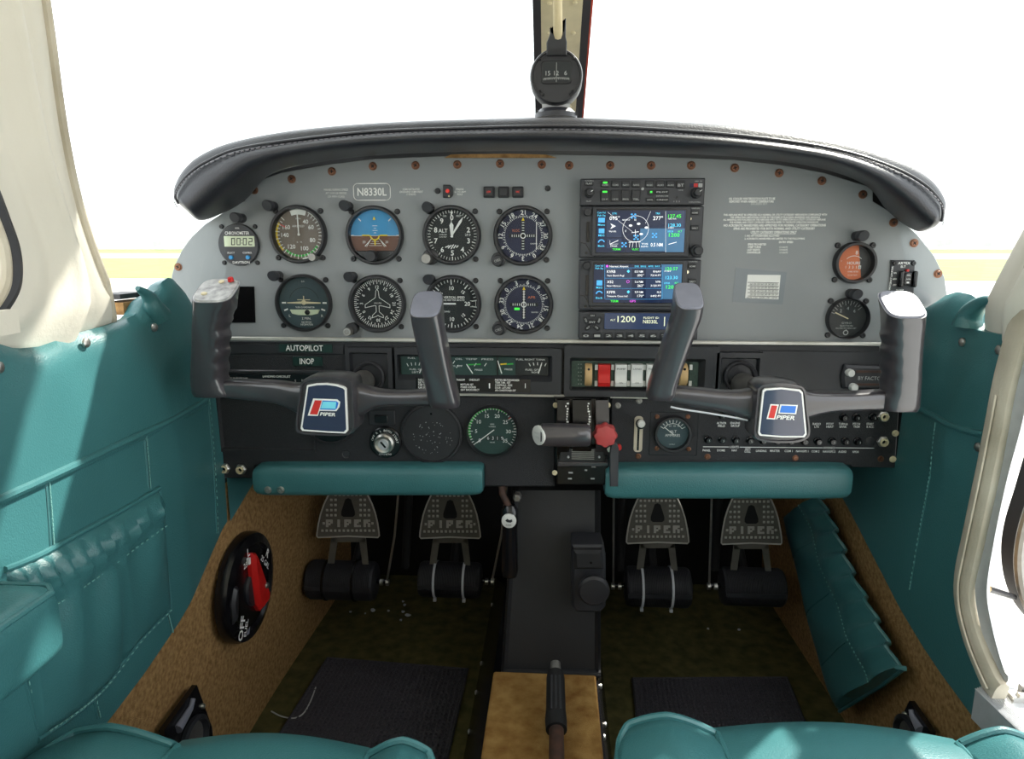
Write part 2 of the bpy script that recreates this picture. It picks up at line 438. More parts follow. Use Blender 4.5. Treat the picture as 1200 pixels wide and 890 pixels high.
def lw(px, py, off=0.0):
    p = PX(px, py, -XW+0.008); return Vector((lwall(p.y, p.z, 9)+off, p.y, p.z))
def seam(pts, name, mat, parent, r, side=-1, n=6):
    MB().tube(smooth_pts(pts, n), r, 8).build(name, mat, parent)
seam([lw(a, b, 0.001) for a, b in ((-60, 613), (0, 585), (60, 558), (120, 530), (180, 502), (225, 481), (252, 468))], 'piping', 'teal', WL, 0.0042)
seam([lw(a, b, -0.0022) for a, b in ((-60, 619), (0, 591), (60, 564), (120, 536), (180, 508), (225, 487), (252, 474))], 'piping', 'teal', WL, 0.0032)
for pts in ([(53, 562), (55, 600), (57, 640)], [(168, 508), (170, 540), (172, 572)], [(255, 470), (258, 520), (261, 570), (264, 625)], [(105, 795), (118, 842)], [(197, 724), (203, 742)], [(25, 790), (45, 855)]):
    seam([lw(a, b, -0.0005) for a, b in pts], 'seam', 'teal', WL, 0.0016)
    st = MB(); pp = smooth_pts([lw(a, b, 0.0012) for a, b in pts], 8)
    for q in pp[::1]: st.box((q.x, q.y+0.003, q.z), (0.0008, 0.0008, 0.0035))
    st.build('stitching', 'teal_thread', WL)
for q in scl:
    m = MB(); m.lathe([(0.0052, 0), (0.005, -0.002), (0.003, -0.0035)], 0, 0, 14)
    m.xf(Matrix.Translation((lwall(q.y, q.z, 9)+0.001, q.y, q.z)) @ Matrix.Rotation(PI/2, 4, 'Z')); m.build('screw', 'steel', WL)
# curled horn of the upholstery at the front
hp = [PX(a, b, -XW-0.004) for a, b in ((186, 371), (180, 361), (176, 351), (170, 344), (161, 338))]
MB().tube(smooth_pts(hp, 4), [0.015-0.012*i/16 for i in range(17)], 10).build('curled_edge', 'teal', WL)
# map pocket on the left wall
pk_top = [(2, 668), (45, 650), (90, 625), (140, 598), (184, 572)]
pk_bot = [(46, 868), (90, 838), (125, 806), (165, 752), (201, 715)]
a0 = [lw(*p) for p in pk_top]; b0 = [lw(*p) for p in pk_bot]
a1, b1 = smooth_pts(a0, 8), smooth_pts(b0, 8); G = []
for i in range(len(a1)):
    u = i/(len(a1)-1); row = []
    for j in range(26):
        t = j/25; p = a1[i].lerp(b1[i], t)
        bul = 0.012*math.sin(PI*min(1, t*1.02))*math.sin(PI*min(1, max(0, u)))**0.5 + 0.004
        if t < 0.26:  # gathered elastic band
            bul += 0.006*math.sin(PI*t/0.26)+0.0055*math.sin(u*74+2.5*math.sin(t*14)+1.5*math.sin(u*9))*math.sin(PI*t/0.26)
        else: bul += 0.005*math.sin(u*22+t*3)*(1-t)
        if abs(u-0.62) < 0.03: bul -= 0.004*(1-abs(u-0.62)/0.03)
        if j in (0, 25) or i in (0, len(a1)-1): bul = -0.002
        row.append((p.x+bul, p.y, p.z))
    G.append(row)
PK = MB().grid([r[::-1] for r in G[::-1]][::-1]).build('map_pocket', 'teal', WL, ang=70)
st = MB()
for i in range(2, len(a1)-2):
    p = a1[i].lerp(b1[i], 0.27); st.box((p.x+0.0125, p.y, p.z), (0.001, 0.0035, 0.001))
    p = a1[i].lerp(b1[i], 0.965); st.box((p.x+0.0075, p.y, p.z), (0.001, 0.0035, 0.001))
st.build('stitching', 'teal_thread', PK)
seam([Vector(G[i][25])+Vector((0.002, 0, 0)) for i in range(0, len(a1), 4)], 'edge_binding', 'teal', PK, 0.0028)
seam([Vector(G[i][0])+Vector((0.003, 0, 0)) for i in range(0, len(a1), 4)], 'edge_binding', 'teal', PK, 0.003)
seam([Vector(G[-1][j])+Vector((0.002, 0, 0)) for j in range(0, 26, 5)], 'edge_binding', 'teal', PK, 0.0028)
# armrest
xa = -0.400
ar = thing('armrest', 'teal padded armrest with piped edge on the left side wall', 'armrest', PX(40, 700, -XW))
A = PX(73, 682, xa); Bt = PX(83, 745, xa-0.004)
prof = []
zt, zb = A.z, Bt.z-0.012; yf = A.y
oo = Vector(ar.location); body = MB(); rings = []
for y, ins in ((-0.66, 0), (yf-0.02, 0), (yf-0.006, 0.003), (yf, 0.012)):
    pl = rr((-0.462+xa)/2, (zt+zb)/2, (xa+0.462)-ins, (zt-zb)-ins, 0.014)
    rings.append([(p[0]-oo.x, y-oo.y, p[1]-oo.z) for p in pl])
body.loft(rings); body.build('cushion', 'teal', ar)
MB().tube([(xa-0.004-oo.x, -0.62-oo.y, zt-0.006-oo.z), (xa-0.004-oo.x, yf-0.008-oo.y, zt-0.006-oo.z), (xa-0.012-oo.x, yf-0.001-oo.y, zt-0.004-oo.z), (-0.455-oo.x, yf-0.001-oo.y, zt-0.004-oo.z)], 0.003, 8).build('piping', 'teal', ar)

# ---- A pillars (cream), both sides
re_px = [(157, 379), (145, 352), (130, 318), (117, 282), (105, 243), (95, 200), (86, 150), (79, 100), (73, 50), (66, 0), (55, -80), (38, -170), (10, -280)]
RE = sorted([(p.z, p.y) for p in (PX(a, b, -XW) for a, b in re_px)])
le_px = [(-60, 430), (-25, 396), (5, 366), (22, 340), (26, 320), (24, 292), (14, 262), (0, 226), (-20, 180), (-60, 60), (-110, -100), (-180, -330)]
LE = sorted([(p.z, p.y) for p in (PX(a, b, -XW) for a, b in le_px)]); LEL, REL = LE, RE
ztop = 1.21
reR = [(1140, 388), (1150, 364), (1164, 336), (1180, 305), (1200, 268), (1225, 220), (1256, 155), (1300, 60), (1332, 0), (1400, -140), (1480, -300)]
RER = sorted([(p.z, p.y) for p in (PX(a, b, XW) for a, b in reR)]); LER = [(z, y-0.16) for z, y in RER]
def pillar(side):
    P = []; nz = 40; LE, RE = (LEL, REL) if side < 0 else (LER, RER)
    for i in range(nz):
        z = 0.690+(ztop-0.690)*i/(nz-1); ya, yb = interp(LE, z), interp(RE, z); row = []
        for j in range(26):
            t = j/25; y = ya+(yb-ya)*t
            d = 0.012*math.sin(PI*t)+0.007*math.exp(-((t-0.62)/0.07)**2)-0.006*math.exp(-((t-0.74)/0.06)**2)
            d -= 0.006*math.exp(-((t-0.36)/0.09)**2)
            row.append((side*(XW+(0.012 if side < 0 else 0.0)-d+(0.020 if side < 0 else 0.018)*max(0, 1-(z-0.69)/0.05)), y, z))
        row.insert(0, (side*(XW+0.035), ya, z)); row.append((side*(XW+0.03), yb+0.004, z)); P.append(row)
    if side < 0: P = P[::-1]
    o = struct(MB().grid(P).build('trim_left' if side < 0 else 'trim_right', 'cream', ang=70)); return o
TL = pillar(-1); TR = pillar(1)
# edge welt of the left pillar and the side window rim
MB().tube([(-XW-0.010-0.020*max(0, 1-(0.01+0.5*i/24)/0.07), interp(RE, 0.70+0.5*i/24)-0.001, 0.70+0.5*i/24) for i in range(25)], 0.0045, 8).build('edge_welt', 'cream_worn', TL)
rim = [PX(a, b, -XW) for a, b in ((-70, 400), (-25, 396), (5, 366), (22, 340), (26, 318), (23, 290), (12, 258), (0, 226), (-20, 180), (-60, 60), (-110, -100))]
W3 = MB().tube([p+Vector((-0.004, -0.006, 0)) for p in smooth_pts(rim, 5)], 0.0075, 8).build('window_3', 'rubber'); struct(W3)
MB().tube([p+Vector((-0.002, -0.016, 0)) for p in smooth_pts(rim, 5)], 0.005, 8).build('window_frame', 'cream_worn', W3)
gp = MB(); gp.grid([[(-0.492, y, z) for z in (0.70, 1.21)] for y in (-1.0, -0.30)]); gp.build('pane', 'window_glass', W3)
lever = PX(2, 385, -XW); MB().box((-XW+0.008, lever.y-0.012, lever.z+0.006), (0.012, 0.03, 0.02)).build('window_latch', 'cream', W3)

# ---- windshield halves with centre post
def ws(side):
    P = []
    for i in range(13):
        t = i/12; x = side*(0.02+0.47*t)
        base = Vector((x, 0.45-0.51*t**1.6, 0.935-0.215*t**2.2)); top = Vector((side*(0.02+0.45*t), -0.035-0.19*t**1.5, 1.162-0.01*t))
        if t > 0.97: base = Vector((side*0.495, -0.07, 0.715))
        P.append([base.lerp(top, k/6) for k in range(7)])
    return MB().grid(P)
struct(ws(-1).build('window_1', 'window_glass')); struct(ws(1).build('window_2', 'window_glass'))
CP = thing('windshield_post', 'cream windshield centre post with dark rubber edges and screws', 'post', (0, 0.43, 0.935))
pa, pb = Vector((0.0, 0.43, 0.94)), Vector((0.004, -0.034, 1.160))
ax = (pb-pa).normalized(); nx = Vector((1, 0, 0)); nn = nx.cross(ax).normalized()
if nn.y > 0: nn = -nn
def postbar(x, wd, off, th, name, mat, parent):
    p = [Vector(q)-Vector(CP.location) for q in (pa, pb)]
    c = [q+nx*x+nn*off for q in p]
    return MB().ribbon(c, nx*wd/2, nn*th/2).build(name, mat, parent)
postbar(0, 0.056, 0.0, 0.004, 'strip', 'cream_metal', CP)
postbar(-0.0330, 0.011, -0.002, 0.008, 'rubber_edge', 'rubber_edge', CP)
postbar(0.0330, 0.011, -0.002, 0.008, 'rubber_edge', 'rubber_edge', CP)
postbar(0.0398, 0.003, -0.002, 0.007, 'red_edge', 'rubber_red', CP)
for k in range(9):
    for x in (-0.016, 0.017):
        q = pa.lerp(pb, 0.06+0.105*k)-Vector(CP.location)+nx*x+nn*0.002
        rot = Vector((0, -1, 0)).rotation_difference(nn).to_matrix().to_4x4()
        m = MB(); m.lathe([(0.0035, 0), (0.0032, -0.0016), (0.0015, -0.0026)], 0, 0, 10); m.xf(Matrix.Translation(q) @ rot); m.build('screw', 'cream_metal', CP)
# ---- right wall
low_r = [(1200, 925), (1145, 845), (1110, 798), (1085, 760), (1060, 718), (1040, 678), (1020, 638), (1004, 606), (990, 580), (982, 562)]
LOWR = sorted([(p.z, p.y) for p in (PX(a, b, XW) for a, b in low_r)])
aft_r = [(1205, 915), (1160, 838), (1148, 808), (1130, 772), (1120, 738), (1114, 700), (1116, 678), (1130, 628), (1143, 575), (1152, 515), (1160, 468), (1172, 425), (1186, 396)]
AFTR = sorted([(p.z, p.y-0.012-0.034*min(1, max(0, (0.43-p.z)/0.10))) for p in (PX(a, b, XW) for a, b in aft_r)])
zmx = AFTR[-1][0]
top_r = [(1186, 396), (1165, 398), (1145, 388), (1136, 378), (1133, 366), (1128, 354), (1118, 345), (1105, 342), (1092, 346), (1078, 356), (1068, 366)]
TOPR = sorted([(p.y, p.z) for p in (PX(a, b, XW) for a, b in top_r)])
SCR_R = [(1123, 401), (1162, 410), (1143, 524)]
scr = [PX(a, b, XW-0.006) for a, b in SCR_R]
def rwall(y, z):
    inn = 0.008*math.sin(PI*min(1, max(0, (z-0.25)/0.5)))-pucker(y, z, scr, 0.006, 0.03)
    return XW-inn
ys = [-0.24+0.236*i/47 for i in range(48)]
rows = []; zb0 = LOWR[0][0]
nz = 60
for i in range(nz):
    z = 0.20+(zmx-0.20)*i/(nz-1)
    ya = interp(AFTR, z); yb = -0.004 if z > 0.51 else min(0.21, interp(LOWR, z))
    yb = max(yb, ya+0.001)
    rows.append([(rwall(ya+(yb-ya)*j/40, z), ya+(yb-ya)*j/40, z) for j in range(41)])
for i in range(10):                                 # rising flap beside the panel
    u = (i+1)/10; ya, yb = rows[nz-1][0][1], -0.004
    rows.append([(rwall(ya+(yb-ya)*j/40, zmx)+0.02*u*u, ya+(yb-ya)*j/40, zmx+(max(interp(TOPR, ya+(yb-ya)*j/40), zmx+0.0005)-zmx)*u) for j in range(41)])
WR = struct(MB().grid(rows).build('wall_right', 'teal', ang=60))
def rw(px, py, off=0.0):
    p = PX(px, py, XW-0.006); return Vector((rwall(p.y, p.z)-off, p.y, p.z))
seam([rw(a, b, 0.001) for a, b in ((1080, 480), (1095, 487), (1115, 498), (1135, 506), (1150, 509))], 'piping', 'teal', WR, 0.004)
for pts in ([(1099, 497), (1092, 560), (1080, 620), (1066, 690)],):
    seam([rw(a, b, -0.0005) for a, b in pts], 'seam', 'teal', WR, 0.0015)
    st = MB()
    for q in smooth_pts([rw(a, b, 0.0012) for a, b in pts], 12): st.box((q.x, q.y, q.z), (0.0008, 0.0008, 0.0032))
    st.build('stitching', 'teal_thread', WR)
for q in scr:
    m = MB(); m.lathe([(0.0052, 0), (0.005, -0.002), (0.003, -0.0035)], 0, 0, 14)
    m.xf(Matrix.Translation((rwall(q.y, q.z)-0.001, q.y, q.z)) @ Matrix.Rotation(-PI/2, 4, 'Z')); m.build('screw', 'steel', WR)
hp = [PX(a, b, XW+0.004) for a, b in ((1134, 382), (1137, 370), (1145, 360), (1155, 353), (1166, 352))]
MB().tube(smooth_pts(hp, 4), [0.017-0.014*i/16 for i in range(17)], 10).build('curled_edge', 'teal', WR)
# ---- door opening: cream welt, aluminium jamb, sill
wc = [(1290, 60), (1240, 230), (1207, 345), (1180, 440), (1168, 500), (1156, 560), (1141, 630), (1130, 690), (1139, 742), (1160, 795), (1172, 815)]
cw = [PX(a, b, XW-0.004) for a, b in wc]; path = smooth_pts(cw, 6)
T3 = MB(); rings = []
for i, p in enumerate(path):
    t = (path[min(i+1, len(path)-1)]-path[max(i-1, 0)]).normalized(); s_ = t.cross(Vector((1, 0, 0))).normalized()
    rings.append([tuple(p+s_*0.0158*c+Vector((-0.007*s, 0, 0))) for c, s in superell(14, 2.6)])
T3.loft(rings); T3 = struct(T3.build('trim_1', 'cream_worn'))
seam([p+Vector((-0.0095, -0.004, 0)) for p in path[20:-2:3]], 'seam', 'cream_worn', T3, 0.0012)
ja = [(1335, 60), (1280, 230), (1246, 345), (1210, 440), (1195, 500), (1179, 560), (1164, 632), (1156, 690), (1163, 738), (1176, 785), (1184, 800)]
pj = smooth_pts([PX(a, b, XW+0.004) for a, b in ja], 6); J = MB(); rings = []
for i, p in enumerate(pj):
    t = (pj[min(i+1, len(pj)-1)]-pj[max(i-1, 0)]).normalized(); s_ = t.cross(Vector((1, 0, 0))).normalized()
    wj = 0.0105
    rings.append([tuple(p+s_*a+Vector((b, 0, 0))) for a, b in ((wj, -0.006), (wj*0.2, -0.003), (-wj, -0.006), (-wj, -0.003), (wj, -0.003))])
J.loft(rings); T4 = struct(J.build('trim_2', 'alu'))
for a, b in ((1178, 510), (1150, 643), (1165, 778)):
    p = PX(a, b, XW+0.006); m = MB(); m.lathe([(0.004, 0), (0.0038, -0.0015), (0.002, -0.0025)], 0, 0, 12)
    m.xf(Matrix.Translation((p.x, p.y-0.001, p.z)) @ Matrix.Rotation(-PI/2, 4, 'Z')); m.build('screw', 'steel', T4)
zs = PX(1150, 806, XW-0.01).z
pz = [PZ(a, b, zs) for a, b in ((1143, 808), (1168, 798), (1215, 818), (1290, 880), (1290, 960), (1195, 858))]
sl = MB(); n = len(pz); bot = [(p.x, p.y, zs-0.035) for p in pz]; sl.loft([bot, [tuple(p) for p in pz]][::-1]); T5 = struct(sl.build('trim_3', 'alu'))
for k in range(7):
    a = pz[0].lerp(pz[5], 0.08+0.02*k)+Vector((0, 0, 0.0005)); b_ = a+(pz[5]-pz[0]).normalized()*0.0
q = pz[0].lerp(pz[2], 0.45)+Vector((0, -0.002, 0))
m = MB(); m.lathe([(0.0055, 0), (0.005, -0.003), (0.003, -0.004)], 0, 0, 6); m.xf(Matrix.Translation(q) @ Matrix.Rotation(-PI/2, 4, 'X')); m.build('bolt', 'steel', T5)
for k in range(11):
    a = pz[0].lerp(pz[1], k/10.0); b2 = pz[5].lerp(pz[4].lerp(pz[5], 0.6), k/10.0)
    MB().tube([a+Vector((0, 0, 0.0003)), b2+Vector((0, 0, 0.0003))], 0.0008, 4).build('tread_ridge', 'alu', T5)
lt = PZ(1192, 815, zs+0.005); dl = thing('door_latch', 'steel door latch striker on the ridged door sill', 'latch', lt)
MB().box((0.01, 0, -0.002), (0.034, 0.012, 0.006)).build('plate', 'steel', dl); MB().box((0.014, 0.002, 0.006), (0.022, 0.006, 0.010)).build('bolt', 'steel_dark', dl)
m = MB(); m.box((0.012, -0.006, 0.004), (0.03, 0.004, 0.004)); m.build('catch', 'steel', dl)
# open door seen beyond the opening
dr = thing('cabin_door', 'open cabin door with grey rubber edge outside the door sill', 'door', PY(1195, 735, -0.02))
do = Vector(dr.location)
def D(a, b, Y=-0.02): p = PY(a, b, Y)-do; return (p.x, p.z)
out = smooth_pts([D(1260, 420), D(1225, 500), (D(1200, 580)), D(1188, 620), D(1184, 655), D(1189, 690), D(1203, 720), D(1230, 745), D(1275, 760)], 5)
poly = [tuple(p) for p in out]+[D(1700, 780), D(1750, 420)]
MB().prism(poly, 0.02, -0.015, 0.004).build('panel', 'rubber_edge', dr)
MB().tube([(p[0]+0.003, -0.012, p[1]) for p in out], 0.006, 8).build('rubber_edge', 'steel_dark', dr)
ca, cb = PX(1150, 688, XW+0.03), PY(1188, 700, -0.02)
dc = thing('door_check_rod', 'black door check rod between jamb and open door', 'rod', ca)
MB().tube([(0, 0, 0), tuple(cb-ca)], 0.004, 8).build('rod', 'black_plastic', dc); e = (cb-ca)*0.14
MB().tube([(0, 0, 0), tuple(e)], 0.0055, 8).build('end_fitting', 'switch_tan', dc)
# light coloured channel pieces below the windshield corner, left
m = MB(); pw = PX(160, 358, -XW-0.03); m.box((-XW-0.045, pw.y+0.01, pw.z-0.002), (0.03, 0.07, 0.014)); T6 = struct(m.build('trim_4', 'cork'))
m = MB(); pw = PX(156, 347, -XW-0.03); m.box((-XW-0.05, pw.y+0.008, pw.z), (0.03, 0.05, 0.006)); m.build('rubber_strip', 'rubber', T6)
m = MB(); m.box((-XW-0.04, -0.22, 0.695), (0.05, 0.44, 0.012)); struct(m.build('window_sill', 'cream'))
m = MB(); m.box((XW+0.045, -0.10, 0.700), (0.05, 0.24, 0.012)); struct(m.build('window_sill', 'cream'))

# ================================================================== INSTRUMENT PANEL
pan = Px(652, 300)
IP = thing('instrument_panel', 'light grey painted instrument panel under the black glareshield', 'instrument panel', pan.o)
outl = [(201, 323), (204, 312), (212, 295), (224, 278), (240, 263), (262, 249), (287, 235), (287, 217), (330, 202), (389, 192), (440, 186), (540, 182), (652, 181), (760, 183), (860, 187), (915, 193), (965, 202), (1023, 220), (1023, 236), (1050, 252), (1075, 275), (1095, 300), (1107, 325), (1110, 345), (1112, 407), (652, 407), (196, 404)]
MB().prism(pan.L(outl), 0.004, 0.0, 0.0008).build('face_plate', 'grey_paint', IP)
scr_px = [(209, 313), (298, 223), (342, 210), (389, 201), (437, 195), (487, 194), (536, 193), (586, 192), (635, 193), (667, 194), (715, 194), (763, 194), (810, 194), (861, 197), (913, 203), (963, 212), (1011, 228), (1047, 261), (1071, 285), (1099, 321)]
def screw_mesh(r, h=0.002):
    m = MB(); m.lathe([(r*1.25, 0), (r*1.25, -h*0.3), (r, -h*0.4), (r*0.85, -h), (r*0.3, -h), (r*0.25, -h*0.4)], 0, 0, 14); return m
sm = None; sx = None
for a, b in scr_px:
    x, z = pan(a, b)
    if sm is None:
        sm = screw_mesh(0.0044).build('panel_screw', 'brass_screw', IP); s = sm
        c = MB(); c.box((0, -0.0021, 0), (0.005, 0.0004, 0.0012)); c.box((0, -0.0021, 0), (0.0012, 0.0004, 0.005)); sx = c.build('cross_slot', 'black_matte', s)
    else:
        s = sm.copy(); COL.objects.link(s); s.parent = IP; c = sx.copy(); COL.objects.link(c); c.parent = s
    s.location = (x, 0, z); s.rotation_euler = (0, random.uniform(0, 1.5), 0)
DS = None
def dscrew(parent, x, z, y=0.0, k=1.0):
    """small black mounting screw; meshes are shared"""
    global DS
    if DS is None:
        m = MB(); m.lathe([(0.0037, 0), (0.0037, -0.0018), (0.0028, -0.003), (0.0010, -0.003), (0.0009, -0.0015)], 0, 0, 12); DS = m.build('mounting_screw', 'dark_screw', parent); o = DS
    else:
        o = DS.copy(); COL.objects.link(o); o.parent = parent
    o.location = (x, y, z); o.scale = (k, k, k); return o
for a, b in ((642, 221), (513, 224)): dscrew(IP, *pan(a, b))
# printed placards straight on the panel
pr = MB(); Kp = pan.k
def ptxt(m, t, px, py, hpx, wpx=None, just='C', fr=pan, y=-0.0006, bold=0.0, rot=0):
    x, z = fr(px, py); m.text(t, x, z, hpx*fr.k, y, None if wpx is None else wpx*fr.k, rot, bold, just)
for i, (t, wd) in enumerate((('MANEUVERING SPEED', 29), ('AT 2150 LB GROSS', 25), ('129 MPH (CAS)', 20))): ptxt(pr, t, 394, 222.5+4.0*i, 2.4, wd)
for i, (t, wd) in enumerate((('DEMONSTRATED', 20), ('CROSSWIND COMPONENT', 28), ('17 KNOTS', 11))): ptxt(pr, t, 482, 222+3.0*i, 2.2, wd, bold=0.01)
pr.build('printed_placard', 'white_print', IP); pr = MB()
for i, (t, wd) in enumerate((('PRESS', 9), ('GS TO ARM', 14), ('TEST', 7))): ptxt(pr, t, 539, 222+3.0*i, 2.1, wd)
pr.build('printed_placard', 'white_print', IP); pr = MB()
L = [('OIL COOLER WINTERIZATION PLATE TO BE', 881, 233, 52), ('REMOVED WHEN AMBIENT TEMPERATURE', 880.5, 236.3, 50), ('EXCEEDS 50 F', 871, 239, 18)]
for t, px, py, wd in L: ptxt(pr, t, px if wd != 18 else 889-0, py, 2.3, wd, bold=0.045) if wd != 18 else ptxt(pr, t, 880, 239, 2.3, 18, 'L')
pr.build('printed_placard', 'white_print', IP); pr = MB()
L = [('THIS AIRPLANE MUST BE OPERATED AS A NORMAL OR UTILITY CATEGORY AIRPLANE IN COMPLIANCE WITH', 908, 251.8, 116, 2.0),
     ('THE OPERATING LIMITATIONS STATED IN THE FORM OF PLACARDS, MARKINGS AND MANUALS', 908, 254.8, 101, 2.0),
     ('ALL MARKINGS AND PLACARDS ON THIS AIRPLANE APPLY TO ITS OPERATION AS A UTILITY CATEGORY AIRPLANE', 907, 257.6, 115, 1.9),
     ('FOR NORMAL AND UTILITY CATEGORY OPERATION REFER TO THE PILOTS OPERATING HANDBOOK', 907, 260.6, 100, 1.9),
     ('NO ACROBATIC MANEUVERS ARE APPROVED FOR NORMAL CATEGORY OPERATIONS', 907.5, 264.2, 115, 2.5),
     ('SPINS ARE PROHIBITED FOR BOTH NORMAL AND UTILITY CATEGORY', 907, 268, 92, 2.5),
     ('UTILITY CATEGORY OPERATIONS ONLY', 906.5, 272.3, 52, 2.6), ('1. NO AFT PASSENGERS ALLOWED', 893, 276.5, 39, 1.9), ('2. ACROBATIC MANEUVERS ARE LIMITED TO THE FOLLOWING', 907.5, 279.8, 68, 1.9),
     ('ENTRY SPEED', 921, 283.9, 16, 2.1), ('SPINS PROHIBITED', 887, 286.5, 21, 2.1), ('STEEP TURNS', 884, 289.7, 15, 2.1), ('LAZY EIGHTS', 883, 292.9, 14.5, 2.1), ('CHANDELLES', 883, 296, 15.5, 2.1),
     ]
for t, px, py, wd, hp_ in L:
    ptxt(pr, t, px, py, hp_, wd, bold=0.045); pr.build('printed_placard', 'white_print', IP); pr = MB()
for yq in (290, 293, 296.2): ptxt(pr, '117 KNOTS', 918, yq, 2.0, 9.5, bold=0.02); pr.build('printed_placard', 'white_print', IP); pr = MB()
pr.line([pan(881, 274.6), pan(932, 274.6)], 0.0005, -0.0006)
pr.build('printed_placard', 'white_print', IP)
tn = MB(); x, z = pan(436, 225); tn.line(rr(x, z, 44*Kp, 19*Kp, 5*Kp), 0.0012, -0.0007, True); ptxt(tn, 'N8330L', 436, 225, 8.5, 35, bold=0.02, y=-0.0007)
tn.build('registration_placard', 'white_print', IP)
# velcro patch and correction card
fr = Px(282, 357); vp = MB(); vp.prism(fr.L([(266, 336), (298, 336), (299.5, 378), (265, 378)]), 0, -0.003, 0.0008)
tag(vp.build('hook_and_loop_patch', 'velcro', loc=fr.o), 'square black hook and loop patch stuck on the grey panel', 'patch')
fr = Px(893, 335); cc = thing('correction_card', 'white compass correction card taped onto the grey panel', 'card', fr.o)
MB().prism(fr.L([(862, 314), (922, 319), (917, 357), (858, 354)]), 0, -0.0005).build('clear_tape', 'tape_grey', cc)
MB().prism(fr.L([(876, 322), (914.5, 322.5), (912, 351), (873, 349.5)]), -0.0005, -0.0011).build('card', 'paper', cc)
m = MB()
for r in range(5):
    y = 331+4.0*r; m.line([fr(876, y), fr(912, y+0.6)], 0.0006, -0.0016)
    if r < 4:
        for c in range(8): ptxt(m, random.choice(['030', '060', '120', '240', '330', '180']), 880+4.2*c, y+2.2, 2.2, 3.2, fr=fr, y=-0.0017)
ptxt(m, 'DATE  11/23   COMP  STBY  N8330L', 893, 349, 1.6, 36, fr=fr, y=-0.0016)
m.build('card_table', 'dial_black', cc)

# ---- glareshield
GS = thing('glareshield', 'black padded leather glareshield with stitched front roll', 'glareshield', PY(652, 185, 0.0))
go = Vector(GS.location); YL = -0.095
st_ = [((210, 238), (210, 239), (211, 240), (212, 241)), ((205, 227), (206, 230), (218, 247), (222, 249)), ((206, 215), (210, 219), (231, 256), (236, 260)), ((214, 198), (222, 204), (249, 243), (263, 252)), ((232, 181), (242, 190), (274, 222), (289, 237)), ((270, 165), (278, 175), (308, 197), (318, 207)), ((340, 151), (345, 164), (362, 183), (366, 194)), ((440, 142), (442, 154), (446, 174), (446, 184)), ((550, 138), (550, 150), (550, 170), (550, 180)), ((655, 136), (655, 148), (655, 170), (655, 179)), ((760, 139), (760, 151), (758, 173), (758, 181)), ((880, 147), (876, 160), (868, 179), (868, 186)), ((985, 163), (978, 175), (960, 191), (955, 198)), ((1055, 186), (1045, 196), (1012, 209), (1014, 219)), ((1092, 209), (1082, 216), (1052, 239), (1038, 249)), ((1107, 232), (1101, 236), (1081, 266), (1070, 272)), ((1107, 248), (1104, 250), (1094, 267), (1088, 269)), ((1103, 260), (1102, 260), (1099, 263), (1097, 264))]
TT = smooth_pts([s[0] for s in st_], 5); SS = smooth_pts([s[1] for s in st_], 5); LL = smooth_pts([s[2] for s in st_], 5); UU = smooth_pts([s[3] for s in st_], 5)
P = []; nst = len(TT); seam1 = []; seam2 = []
for i in range(nst):
    u = i/(nst-1); e = min(1.0, min(u, 1-u)/0.08)
    T = PY(*TT[i], YL+0.025); S = PY(*SS[i], YL); Lp = PY(*LL[i], YL+0.012); mid = PY(*(SS[i].lerp(LL[i], 0.5)), YL-0.014*e)
    m1 = PY(*(SS[i].lerp(LL[i], 0.22)), YL-0.008*e); m2 = PY(*(SS[i].lerp(LL[i], 0.8)), YL-0.008*e)
    xx = T.x*0.985
    bk1 = Vector((xx, 0.02, T.z+0.004*e)); bk2 = Vector((xx*0.97, max(0.05, 0.40-1.0*abs(xx)**1.6*1.2), max(0.74, T.z-0.015)))
    u2 = PY(*UU[i], -0.002); u1 = Lp.lerp(u2, 0.5); u3 = u2+Vector((0, 0.0005, 0.012))
    midT = T.lerp(S, 0.45)+Vector((0, -0.006*e, 0.001))
    P.append([p-go for p in (bk2, bk1, T, midT, S+Vector((0, 0.003, 0)), m1, mid, m2, Lp, u1, u2, u3)])
    seam1.append(S-go+Vector((0, -0.0015, 0))); seam2.append(S-go+Vector((0, -0.005, -0.0045)))
go_ = MB().grid(P).build('padded_cover', 'pad_leather', GS, ang=80)
md = go_.modifiers.new('sub', 'SUBSURF'); md.levels = 1; md.render_levels = 2
st = MB()
for path in (seam1, seam2):
    for a, b in zip(path, path[1:]):
        n = max(1, int((b-a).length/0.0055))
        for k in range(n):
            p = a.lerp(b, (k+0.15)/n); q = a.lerp(b, (k+0.75)/n); st.tube([p, q], 0.0009, 4)
stuff(st.build('stitching', 'pad_thread', GS))
MB().tube(seam1, 0.0016, 6).build('seam', 'pad_leather', GS)
cu = MB(); cu.prism([(p.x-go.x, p.z-go.z) for p in (PY(a, b, -0.012) for a, b in ((520, 184), (527, 180), (600, 179.3), (640, 180.3), (652, 184)))], 0.006, -0.004); cu.build('foam_edge', 'cork', GS)

